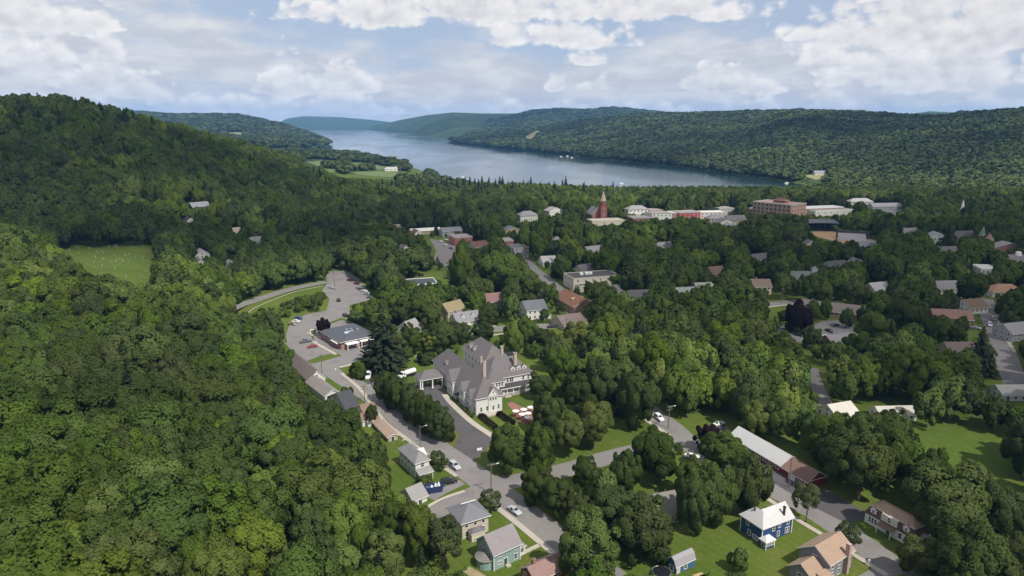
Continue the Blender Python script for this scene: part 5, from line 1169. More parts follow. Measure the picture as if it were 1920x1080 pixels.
# tanker lorry
a, b = G(779, 702), G(750, 711)
T = thing('tanker_truck', 'white tanker lorry waiting at the end of the hotel drive', 'tanker truck', ((a[0] + b[0]) / 2, (a[1] + b[1]) / 2, .05), math.atan2(b[1] - a[1], b[0] - a[0]))
mb = MB(); mb.box(-3.6, -.5, .65, 3.4, .5, .9); mb.build('chassis', DARK, T)
mb = MB(); L_ = [(-3.7, .72), (-3.55, 1.02), (-1.0, 1.05), (1.2, 1.02), (1.35, .72)]
for i in range(len(L_) - 1): mb.cyl((L_[i][0], 0, 1.95), (L_[i + 1][0], 0, 1.95), L_[i][1], L_[i + 1][1], 16, cap=i in (0, 3))
mb.build('tank', P_W, T, True); mb = MB()
for x in (-2.6, -.4): mb.cyl((x, 0, 2.9), (x, 0, 3.15), .3, .3, 10)
mb.build('tank_hatch', STEEL, T)
mb = MB(); mb.extr([(1.55, .7), (4.1, .7), (4.1, 1.45), (3.0, 1.6), (2.75, 2.55), (1.55, 2.6)], -1.05, 1.05, 'y'); mb.v = [(x, y, z) for x, y, z in mb.v]; mb.build('cab', P_W, T)
mb = MB(); mb.add([(3.03, -.9, 1.66), (3.03, .9, 1.66), (2.80, .85, 2.45), (2.80, -.85, 2.45), (2.9, -.9, 1.6), (2.9, .9, 1.6), (2.7, .85, 2.45), (2.7, -.85, 2.45)], [(0, 1, 2, 3), (0, 4, 5, 1), (2, 6, 7, 3)]); mb.build('windscreen', GLASS, T)
for s_ in (-1, 1): mb = MB(); mb.box(1.9, s_ * 1.055 - .02, 1.7, 2.65, s_ * 1.055 + .02, 2.35); mb.build('side_window', GLASS, T)
for x in (-3.0, -2.0, 3.2):
    for s_ in (-1, 1): mb = MB(); mb.cyl((x, s_ * .78, .48), (x, s_ * 1.06, .48), .48, .48, 14); mb.build('wheel', RUBBER, T)
clear([(742, 694), (785, 692), (785, 712), (742, 716)], a[1] + 5)
# pickup with white box top behind the porch
T = car('pickup', P_W, 'white pickup with box top parked on the grass behind the carriage porch', (784, 677), (799, 677))
mb = MB(); mb.box(-2.6, -.9, 1.1, -.7, .9, 2.2); mb.build('box_top', WHITE, T)
# blue skip with white sacks
x, y = G(814, 921); T = thing('skip', 'navy blue skip heaped with white rubbish sacks next to the black car', 'skip', (x, y, .04), R(20))
mb = MB(); mb.add([(-2.0, -1.1, 0), (2.0, -1.1, 0), (2.0, 1.1, 0), (-2.0, 1.1, 0), (-2.5, -1.25, 1.9), (2.5, -1.25, 1.9), (2.5, 1.25, 1.9), (-2.5, 1.25, 1.9), (-2.35, -1.12, 1.88), (2.35, -1.12, 1.88), (2.35, 1.12, 1.88), (-2.35, 1.12, 1.88), (-2.2, -1, 1.3), (2.2, -1, 1.3), (2.2, 1, 1.3), (-2.2, 1, 1.3)],
   [(0, 1, 5, 4), (1, 2, 6, 5), (2, 3, 7, 6), (3, 0, 4, 7), (0, 3, 2, 1), (4, 5, 9, 8), (5, 6, 10, 9), (6, 7, 11, 10), (7, 4, 8, 11), (8, 9, 13, 12), (9, 10, 14, 13), (10, 11, 15, 14), (11, 8, 12, 15), (12, 13, 14, 15)]); mb.build('skip', paint('skip', (.02, .035, .11)), T)
rs = random.Random(4)
for i in range(9):
    mb = MB(); xx, yy = rs.uniform(-1.4, 1.6), rs.uniform(-.7, .7); r_ = rs.uniform(.28, .45)
    mb.cyl((xx, yy, 1.3), (xx + .1, yy, 1.3 + r_ * 2), r_, r_ * .55, 7); o = mb.build('rubbish_sack', P_W); o.location = T.location; o.rotation_euler = T.rotation_euler
    tag(o, 'white rubbish sack in the heap on the blue skip', 'rubbish sack', 'white sacks heaped on the blue skip')
clear([(798, 902), (830, 902), (830, 930), (798, 930)], y + 3)
# ------------------------------------------------------------------ poles, lamps, signs
def pole(label, px, base, top, arms=1, lamp=None, cat='utility pole', r=.16, steel=False):
    x, y, z = GT(px, base); z = max(z, 0); hh = hz(x, y, z, top) - z
    T = thing('street_lamp' if cat == 'street lamp' else 'utility_pole', label, cat, (x, y, z), R(30))
    mb = MB(); mb.cyl((0, 0, -.4), (0, 0, hh), r * 1.15, r * .75, 8); mb.build('pole', STEEL if steel else POLEW, T)
    for i in range(arms):
        mb = MB(); zz = hh - .5 - 1.1 * i; mb.box(-1.25, -.2, zz, 1.25, -.07, zz + .14); mb.build('crossarm', POLEW, T)
        for u in (-1.1, -.4, .4, 1.1): mb = MB(); mb.cyl((u, -.13, zz + .14), (u, -.13, zz + .36), .07, .05, 6); mb.build('insulator', STEEL, T)
    if lamp:
        ln, zz = lamp; zz = hh - .3 if zz is None else zz
        mb = MB(); mb.cyl((0, 0, zz - .5), (ln * .8, -ln * .35, zz), .05, .05, 6); mb.build('lamp_arm', STEEL, T)
        mb = MB(); mb.box(ln * .75, -ln * .35 - .13, zz - .06, ln * .75 + .75, -ln * .35 + .13, zz + .08); mb.build('lamp_head', surf('lamp_white', (.72, .72, .70), .4), T)
    return T
pole('street lamp with long white head halfway down the street', 788, 838, 797, 0, (2.0, None), 'street lamp', .13)
pole('tall dark utility pole at the street corner below the bank', 604, 703, 664, 1); pole('utility pole with crossarms beside the white house with the taupe roof', 684, 754, 722, 2, (2.0, 6.5))
pole('tall slim utility pole standing at the road junction', 921, 926, 868, 1, (1.8, None)); pole('utility pole in front of the brown end of the barn', 1479, 914, 856, 1)
pole('utility pole with crossarms by the white estate car and lawn', 1253, 803, 760, 2, (1.8, None)); pole('short lamp post at the mouth of the hotel drive', 863, 831, 812, 0, None, 'street lamp', .10)
pole('white lamp post on the verge at the teal-green wood edge', 750, 838, 824, 0, (1.0, None), 'street lamp', .09, True); pole('slim pole at the island in front of the bank', 588, 668, 640, 0, (1.2, None), 'street lamp', .09, True)
pole('tall pole rising from the car park lawn in the town', 783, 522, 492, 1); pole('utility pole left of the copper beech road', 1464, 568, 540, 1); pole('pole at the right end of the lawn by the grey-green cupola house', 1510, 566, 548, 1)
pole('pole standing behind the far right street', 1893, 612, 590, 1); pole('slim pole by the cemetery wall', 47, 520, 500, 0); pole('utility pole beside the hillside road', 628, 545, 505, 1)
pole('pole rising beside the white house on the slope', 358, 448, 415, 1); pole('utility pole beside the black car behind the hotel', 1062, 622, 596, 1)
# cables along the street
def cable(label, pts, sag=.8):
    mb = MB()
    for (x0, y0, z0), (x1, y1, z1) in zip(pts[:-1], pts[1:]):
        pr_ = None
        for i in range(9):
            t = i / 8; q = (x0 + (x1 - x0) * t, y0 + (y1 - y0) * t, z0 + (z1 - z0) * t - sag * 4 * t * (1 - t))
            if pr_: mb.cyl(pr_, q, .025, .025, 4, cap=False)
            pr_ = q
    return tag(mb.build('cable', DARK), label, 'cable')
# garden parasols and tables
UM = []
mb = MB(); nseg = 8
vs = [(0, 0, 2.75)] + [(1.3 * math.cos(2 * math.pi * i / nseg), 1.3 * math.sin(2 * math.pi * i / nseg), 2.2) for i in range(nseg)] + [(1.3 * math.cos(2 * math.pi * i / nseg), 1.3 * math.sin(2 * math.pi * i / nseg), 2.0) for i in range(nseg)]
fs = [(0, 1 + i, 1 + (i + 1) % nseg) for i in range(nseg)]; mb.add(vs, fs, 0); mb.f += [(1 + i, 9 + i, 9 + (i + 1) % nseg, 1 + (i + 1) % nseg) for i in range(nseg)]; mb.m += [1] * nseg
u_can = mb.mesh('canopy', [surf('canvas_cream', (.72, .66, .62), .8), surf('canvas_pink', (.50, .20, .20), .8)])
mb = MB(); mb.cyl((0, 0, 0), (0, 0, 2.8), .03, .03, 6); u_pole = mb.mesh('pole', [WHITE])
mb = MB(); mb.cyl((0, 0, .7), (0, 0, .76), .55, .55, 12); mb.cyl((0, 0, 0), (0, 0, .7), .06, .06, 6); mb.cyl((0, 0, 0), (0, 0, .06), .32, .28, 10); u_tab = mb.mesh('garden_table', [surf('table_red', (.24, .08, .07), .6)])
mb = MB(); mb.box(-.22, -.22, .42, .22, .22, .46); mb.box(-.22, .18, .46, .22, .22, .9)
for sx_ in (-.19, .19):
    for sy_ in (-.19, .19): mb.box(sx_ - .02, sy_ - .02, 0, sx_ + .02, sy_ + .02, .42)
u_ch = mb.mesh('garden_chair', [surf('chair_red', (.22, .07, .06), .6)])
UL = ['parasol nearest the hotel wall on the brick terrace', 'parasol second from the hotel wall in the back row', 'parasol at the far back corner of the terrace', 'parasol in the middle of the front row', 'parasol in front of the far one, near the bright tree', 'parasol closest to the street side of the terrace']
for i, (px, py) in enumerate(((967, 770), (982, 767), (995, 763), (979, 776), (990, 774), (990, 782))):
    x, y = G(px, py, 2.3)
    T = thing('parasol', 'cream ' + UL[i], 'parasol', (x, y, .04), R(11 * i), 'cream parasols on the hotel terrace')
    inst('canopy', u_can, T); inst('pole', u_pole, T)
    o = tag(inst('garden_table', u_tab, None, (x, y, .04)), 'round red table under the ' + UL[i], 'table', 'terrace tables')
    for j in range(4):
        an = j * math.pi / 2 + i; tag(inst('garden_chair', u_ch, None, (x + .95 * math.cos(an), y + .95 * math.sin(an), .04), (0, 0, an - math.pi / 2)), 'red chair by the ' + UL[i].split(',')[0], 'chair', 'terrace chairs')
# cemetery stones
mb = MB(); mb.extr([(-.35, -.2), (.35, -.2), (.35, 1.0), (.2, 1.25), (-.2, 1.25), (-.35, 1.0)], -.1, .1, 'y'); mb.v = [(a, b, c) for a, b, c in mb.v]; g1 = mb.mesh('gravestone', [STONE])
mb = MB(); mb.box(-.5, -.5, -.2, .5, .5, .4); mb.cyl((0, 0, .4), (0, 0, 2.6), .3, .12, 4); g2 = mb.mesh('gravestone', [STONE])
rs = random.Random(9); ng = 0; CEM = np.array([(118, 464), (180, 457), (280, 461), (286, 498), (262, 522), (195, 515), (160, 496)], float)
while ng < 46:
    px, py = rs.uniform(112, 288), 455 + 68 * rs.random() ** 1.3
    if not inside(CEM, np.array([px]), np.array([py]))[0]: continue
    x, y, z = GT(px, py); tall = ng % 6 == 0
    o = inst('gravestone', g2 if tall else g1, None, (x, y, z), (0, 0, R(20) + rs.uniform(-.1, .1)), (.65, .65, rs.uniform(.5, .85)))
    tag(o, 'tall pale obelisk among the cemetery stones' if tall else 'small pale upright gravestone on the cemetery lawn', 'gravestone', 'obelisks of the hillside cemetery' if tall else 'gravestones of the hillside cemetery'); ng += 1
# signs, small things
x, y = G(588, 628); T = thing('sign', 'white square sign frame standing beside the purple tree', 'sign', (x, y, 0), R(10))
mb = MB(); mb.box(-1.5, -.15, -.2, -1.15, .15, 2.9); mb.build('post', WHITE, T); mb = MB(); mb.box(1.15, -.15, -.2, 1.5, .15, 2.9); mb.build('post', WHITE, T); mb = MB(); mb.box(-1.15, -.14, 2.5, 1.15, .14, 2.85); mb.build('beam', WHITE, T)
mb = MB(); mb.box(-1.1, -.05, 1.0, 1.1, .05, 2.45); mb.build('panel', surf('sign_olive', (.16, .15, .06)), T)
x, y = G(899, 846); T = thing('sign', 'low white sign board on the lawn lobe by the drive', 'sign', (x, y, 0), R(20)); mb = MB(); mb.box(-.8, -.06, .3, .8, .06, 1.1); mb.build('panel', WHITE, T)
for u in (-.7, .7): mb = MB(); mb.box(u - .05, -.05, -.2, u + .05, .05, .3); mb.build('post', WHITE, T)
x, y = G(629, 694); mb = MB(); mb.cyl((0, 0, -.1), (0, 0, .55), .2, .18, 8); mb.cyl((0, 0, .55), (0, 0, .8), .22, .05, 8); mb.cyl((-.3, 0, .4), (.3, 0, .4), .08, .08, 6); o = mb.build('hydrant', P_W, None, loc=(x, y, .05)); tag(o, 'pale hydrant at the corner of the spruce lawn', 'hydrant')
x, y = G(1628, 1060); T = thing('person', 'person in white walking on the pavement at the bottom right', 'person', (x, y, .14), R(200))
x0 = [(0, 0, .95, .17), (0, 0, 1.2, .16), (0, 0, 1.42, .17), (0, 0, 1.55, .07), (0, .01, 1.68, .11), (.1, 0, .9, .10), (.11, .10, .5, .075), (.11, .0, .06, .06), (-.1, 0, .9, .10), (-.11, -.12, .5, .075), (-.11, -.28, .08, .06), (.22, 0, 1.42, .065), (.27, -.08, 1.12, .05), (.27, .02, .88, .045), (-.22, 0, 1.42, .065), (-.27, .1, 1.14, .05), (-.26, .22, .92, .045)]
me = bpy.data.meshes.new('person'); me.from_pydata([q[:3] for q in x0], [(0, 1), (1, 2), (2, 3), (3, 4), (0, 5), (5, 6), (6, 7), (0, 8), (8, 9), (9, 10), (2, 11), (11, 12), (12, 13), (2, 14), (14, 15), (15, 16)], [])
me.materials.append(surf('white_clothes', (.62, .60, .58), .8)); o = inst('body', me, T); o.modifiers.new('skin', 'SKIN')
for v_, q in zip(me.skin_vertices[0].data, x0): v_.radius = (q[3], q[3])
me.skin_vertices[0].data[0].use_root = True; o.modifiers.new('subdivision', 'SUBSURF').levels = 1
mb = MB(); mb.cyl((0, -.02, 1.66), (0, -.02, 1.83), .125, .07, 10); mb.build('hair', surf('brown_hair', (.06, .04, .03), .7), T)
x, y = G(1240, 1078); T = thing('trampoline', 'round black trampoline on the lawn beside the blue shed', 'trampoline', (x, y, 0)); mb = MB(); mb.cyl((0, 0, .78), (0, 0, .84), 2.0, 2.0, 28); mb.build('mat', surf('tramp_black', (.012, .012, .014), .6), T)
mb = MB()
for i in range(28):
    a0, a1 = 2 * math.pi * i / 28, 2 * math.pi * (i + 1) / 28; mb.cyl((2.12 * math.cos(a0), 2.12 * math.sin(a0), .86), (2.12 * math.cos(a1), 2.12 * math.sin(a1), .86), .06, .06, 6)
mb.build('rim', STEEL, T)
for i in range(6): 
    a0 = i * math.pi / 3; mb = MB(); mb.cyl((2.1 * math.cos(a0), 2.1 * math.sin(a0), 0), (2.1 * math.cos(a0), 2.1 * math.sin(a0), .84), .04, .04, 6); mb.build('leg', STEEL, T)
x, y = G(1311, 1084); T = thing('picnic_table', 'pale wooden picnic table at the bottom of the lawn', 'table', (x, y, 0), R(25)); PW = surf('pale_wood', (.42, .32, .17), .8)
mb = MB(); mb.box(-1.2, -.45, .72, 1.2, .45, .78); mb.build('tabletop', PW, T)
for s_ in (-1, 1): mb = MB(); mb.box(-1.2, s_ * .85 - .15, .42, 1.2, s_ * .85 + .15, .47); mb.build('bench', PW, T)
for s_ in (-.9, .9): mb = MB(); mb.box(s_ - .05, -.9, .34, s_ + .05, .9, .42); mb.box(s_ - .05, -.5, 0, s_ + .05, -.38, .72); mb.box(s_ - .05, .38, 0, s_ + .05, .5, .72); mb.build('leg', PW, T)
# boats on the lake
def boat(label, px, py, L_=8):
    x, y = G(px, py, LAKE_Z); T = thing('motor_boat', label, 'boat', (x, y, LAKE_Z), R(20), 'white boats on the lake')
    mb = MB(); pr_ = [(-.5, -.16), (.2, -.17), (.5, 0), (.2, .17), (-.5, .16)]
    mb.add([(a * L_, b * L_ * .8, -.3) for a, b in pr_] + [(a * L_ * 1.06, b * L_, 1.1) for a, b in pr_], [(0, 1, 2, 3, 4), (9, 8, 7, 6, 5)] + [(i, (i + 1) % 5, 5 + (i + 1) % 5, 5 + i) for i in range(5)]); mb.build('hull', P_W, T)
    mb = MB(); mb.box(-.15 * L_, -.1 * L_, 1.1, .15 * L_, .1 * L_, 2.3); mb.build('cabin', WHITE, T)
for i, (px, py) in enumerate(((1064, 293), (1052, 294), (1072, 296), (1475, 344), (1510, 349), (868, 333), (1165, 345))):
    boat(['white boat moored at the far wooded shore', 'white boat left of the moored one by the far shore', 'white boat right of the moored one by the far shore', 'white boat close to the right-hand shore', 'white boat nearest the houses of the right-hand shore', 'tiny white boat alone off the golf course point', 'white boat off the town trees with a trailing wake'][i], px, py, 9)
# ------------------------------------------------------------------ trees
def crown(seed, n=3200, leaf=.115, lobes=15, flat=.85, shape='round', jit=.6):
    """unit crown (radius about 1, centre at the origin): leaf clusters on overlapping lobes"""
    r = np.random.default_rng(seed)
    C_, Rr = [np.zeros(3)], [.60]
    for i in range(lobes):
        ph = i * 2.39996 + r.uniform(-.4, .4); ct = 1 - 1.72 * (i + .5) / lobes + r.uniform(-.12, .12); ct = np.clip(ct, -1, 1); st_ = math.sqrt(1 - ct * ct)
        rad = r.uniform(.42, .80)
        if shape == 'oval': rad *= (.75 + .25 * st_)
        C_.append(np.array([st_ * math.cos(ph) * rad, st_ * math.sin(ph) * rad, ct * rad * flat])); Rr.append(r.uniform(.6, 1.35) * 1.18 / math.sqrt(lobes))
    C_ = np.array(C_); Rr = np.array(Rr)
    w = Rr ** 2; w[0] *= .35; li = r.choice(len(Rr), n * 2, p=w / w.sum())
    d = r.normal(size=(n * 2, 3)); d /= np.linalg.norm(d, axis=1)[:, None]
    out = C_[li] / (np.linalg.norm(C_[li], axis=1)[:, None] + 1e-6); d = d + .75 * out + np.array([0, 0, .15]); d /= np.linalg.norm(d, axis=1)[:, None]
    inner = r.random(n * 2) < .22
    P = C_[li] + d * (Rr[li] * np.where(inner, .72 + .1 * r.random(n * 2), .84 + .25 * r.random(n * 2)))[:, None]
    dd = np.linalg.norm(P[:, None] - C_[None], axis=2) / Rr[None]; dd[np.arange(n * 2), li] = 9
    keep = np.where(dd.min(1) > .50)[0][:n]; P, d, li = P[keep], d[keep], li[keep]; n = len(P)
    P = P / np.array([np.percentile(np.hypot(P[:, 0], P[:, 1]), 95)] * 2 + [np.percentile(np.abs(P[:, 2]), 97)])
    nn = d + r.normal(size=(n, 3)) * jit; nn /= np.linalg.norm(nn, axis=1)[:, None]
    t = np.cross(nn, r.normal(size=(n, 3))); t /= np.linalg.norm(t, axis=1)[:, None]; b = np.cross(nn, t)
    s = leaf * (r.uniform(.55, 1.25, n) * np.where(inner[keep], 2.0, 1.0))[:, None]
    nn = np.where(inner[keep][:, None], d, nn); t = np.cross(nn, t); t /= np.linalg.norm(t, axis=1)[:, None]; b = np.cross(nn, t)
    V = np.stack([P + t * s, P + b * s * .7, P - t * s, P - b * s * .7], 1).reshape(-1, 3)
    F = np.arange(4 * n).reshape(-1, 4)
    nr_ = .55 * d + .50 * out[keep] + .16 * nn + np.array([0, 0, .12]); nr_ /= np.linalg.norm(nr_, axis=1)[:, None]
    flip = np.einsum('ij,ij->i', nn, d) < 0
    F[flip] = F[flip][:, ::-1]
    return V, F, np.repeat(nr_, 4, 0)
def conifer(seed, n=2600, leaf=.05):
    """unit spruce: height 1, base radius about .24"""
    r = np.random.default_rng(seed); V, N_, F = [], [], []
    lev = 26
    P, D = [], []
    for i in range(lev):
        f = i / (lev - 1); z = .10 + .88 * f; rad = .25 * (1 - f) ** .85 + .012; nb = int(13 - 7 * f)
        for j in range(nb):
            a = 2 * math.pi * (j + r.uniform(-.3, .3)) / nb + i * .7; rl = rad * r.uniform(.72, 1.15)
            m_ = max(3, int(n / lev / 10 * (1.2 - f)))
            for k_ in range(m_):
                q = (k_ + r.uniform(.3, 1)) / m_
                P.append((math.cos(a) * rl * q + r.normal() * .008, math.sin(a) * rl * q + r.normal() * .008, z - .10 * rl / .25 * q * q * .5 + r.normal() * .006))
                D.append((math.cos(a), math.sin(a), .35))
    P = np.array(P); D = np.array(D); D /= np.linalg.norm(D, axis=1)[:, None]; n = len(P)
    nn = np.array([0, 0, .8]) + .5 * D + r.normal(size=(n, 3)) * .4; nn /= np.linalg.norm(nn, axis=1)[:, None]
    t = D + r.normal(size=(n, 3)) * .4; t -= nn * np.einsum('ij,ij->i', nn, t)[:, None]; t /= np.linalg.norm(t, axis=1)[:, None]; b = np.cross(nn, t)
    s = leaf * r.uniform(.5, 1.1, n)[:, None] * np.clip(1.35 - P[:, 2:], .45, 1) * 1.15
    V = np.stack([P + t * s, P + b * s * .5, P - t * s * .8, P - b * s * .5], 1).reshape(-1, 3)
    nr_ = .7 * D + .4 * nn; nr_ /= np.linalg.norm(nr_, axis=1)[:, None]
    return V, np.arange(4 * n).reshape(-1, 4), np.repeat(nr_, 4, 0)
def trunk_mb(seed, hgt_, r0, crown_r, limbs=5):
    r = random.Random(seed); mb = MB(); p0 = Vector((0, 0, -1.0)); rr = r0 * 1.15
    for i in range(4):
        p1 = Vector((r.uniform(-.15, .15) * (i + 1), r.uniform(-.15, .15) * (i + 1), hgt_ * (i + 1) / 4)); r1 = r0 * (1 - .22 * (i + 1)); mb.cyl(p0, p1, rr, r1, 7); p0, rr = p1, r1
    for i in range(limbs):
        a = i * 2.4 + r.random(); z = hgt_ * r.uniform(.45, .85); mb.cyl((0, 0, z), (math.cos(a) * crown_r * .55, math.sin(a) * crown_r * .55, z + crown_r * r.uniform(.3, .6)), r0 * .4, r0 * .12, 5)
    return mb
# metre-sized prototypes: crown radius 6.5 m, tree height about 16 m
R0 = 6.3
def crown_m(nm, seed, mats, zc=10.2, sz=.92, **kw):
    V, F, N_ = crown(seed, **kw); V = V * np.array([R0, R0, R0 * sz]) + np.array([0, 0, zc]); N_ = N_ / np.array([1, 1, sz]); N_ /= np.linalg.norm(N_, axis=1)[:, None]
    return raw_mesh(nm, V, F, mats, N_)
CROWNS = [crown_m('crown', 20 + i, [LEAF['mid']], lobes=24 + i % 4 * 4, flat=[.95, 1.05, .9, 1.1][i % 4], n=11500, leaf=.050, zc=9.2, sz=1.08) for i in range(7)]
OVALS = [crown_m('crown', 50 + i, [LEAF['mid']], lobes=30, flat=1.0, sz=1.34, zc=9.2, n=11500, leaf=.050, shape='oval') for i in range(3)]
ROUNDS = [crown_m('crown', 70 + i, [LEAF['mid']], lobes=36, flat=1.0, n=11500, leaf=.046, sz=1.0, zc=6.6) for i in range(2)]
SPARSE = [crown_m('crown', 80 + i, [LEAF['olive']], lobes=18, flat=.9, n=2600, leaf=.062, jit=.9) for i in range(2)]
TRUNKS = [trunk_mb(i, 11.5, .36, R0).mesh('trunk', [BARK], True) for i in range(3)]
STRUNK = trunk_mb(9, 5.0, .30, R0 * .7).mesh('trunk', [BARK], True)
CONS = []
for i in range(3):
    V, F, N_ = conifer(100 + i); CONS.append(raw_mesh('crown', V * 20.0, F, [LEAF['needle']], N_))
mb = MB(); mb.cyl((0, 0, -1), (0, 0, 17), .38, .05, 7); CTRUNK = mb.mesh('trunk', [BARK], True)
tree_count = 0
def tree(kind, x, y, z, rad, hgt_, rot, label, group, name='broadleaf_tree', cat='tree', rs=random):
    """rad and hgt_ in metres"""
    global tree_count
    T = thing(name, label, cat, (x, y, z - .1), rot, group)
    if kind == 'conifer':
        T.scale = (rad / 5.0, rad / 5.0, hgt_ / 20.0); inst('trunk', CTRUNK, T); inst('crown', rs.choice(CONS), T)
    else:
        pool, trk, h0 = {'oval': (OVALS, TRUNKS, 17.6), 'round': (ROUNDS, [STRUNK], 12.6), 'sparse': (SPARSE, TRUNKS, 15.8)}.get(kind[0], (CROWNS, TRUNKS, 15.8))
        T.scale = (rad / R0, rad / R0, hgt_ / h0); inst('trunk', rs.choice(trk), T)
        o = inst('crown', rs.choice(pool), T); o.material_slots[0].link = 'OBJECT'; o.material_slots[0].material = LEAF[kind[1]]
    tree_count += 1
    return T
def bush(x, y, z, rad, hgt_, mat, label, group=None, name='bush', cat='bush'):
    T = thing(name, label, cat, (x, y, z), random.uniform(0, 6), group); T.scale = (rad, rad, hgt_)
    o = inst('foliage', random.choice(BUSHES), T); o.material_slots[0].link = 'OBJECT'; o.material_slots[0].material = LEAF[mat]
    inst('stem', BSTEM, T)
BUSHES = []
for i in range(3):
    V, F, N_ = crown(200 + i, n=1000, leaf=.15, lobes=12); V = V * np.array([1, 1, .55]) + np.array([0, 0, .50]); BUSHES.append(raw_mesh('foliage', V, F, [LEAF['mid']], N_))
mb = MB(); mb.cyl((0, 0, -.1), (0, 0, .4), .06, .04, 5); BSTEM = mb.mesh('stem', [BARK])

TREES = []       # (x, y, rad) of hand placed trees, so that the wood keeps off them
def put(px, base, wpx, hpx, kind, label, group=None, name='broadleaf_tree', cat='tree', guard=True):
    x, y, z = GT(px, base); z = max(z, 0); s = FPX / depth(y, z); rad = wpx / 2 / s
    y += rad * .35; z = float(hgt(x, y, False)); hh = hz(x, y, z, base - hpx) - z
    if kind == 'bush' or (isinstance(kind, tuple) and kind[0] == 'bush'): bush(x, y, z, rad, max(hh, rad * .9), kind[1], label, group)
    else: tree(kind, x, y, z, rad, max(hh, rad * 1.5), random.uniform(0, 6.28), label, group, name, cat)
    TREES.append((x, y, rad))
    if guard:
        a = np.linspace(0, 2 * math.pi, 12, endpoint=False); CLEAR.append((np.stack([px + wpx * .27 * np.cos(a), base - hpx * .58 + hpx * .27 * np.sin(a)], 1), y))
B, D, Y, O, PU = ('', 'mid'), ('', 'dark'), ('', 'lime'), ('', 'olive'), ('', 'purple')
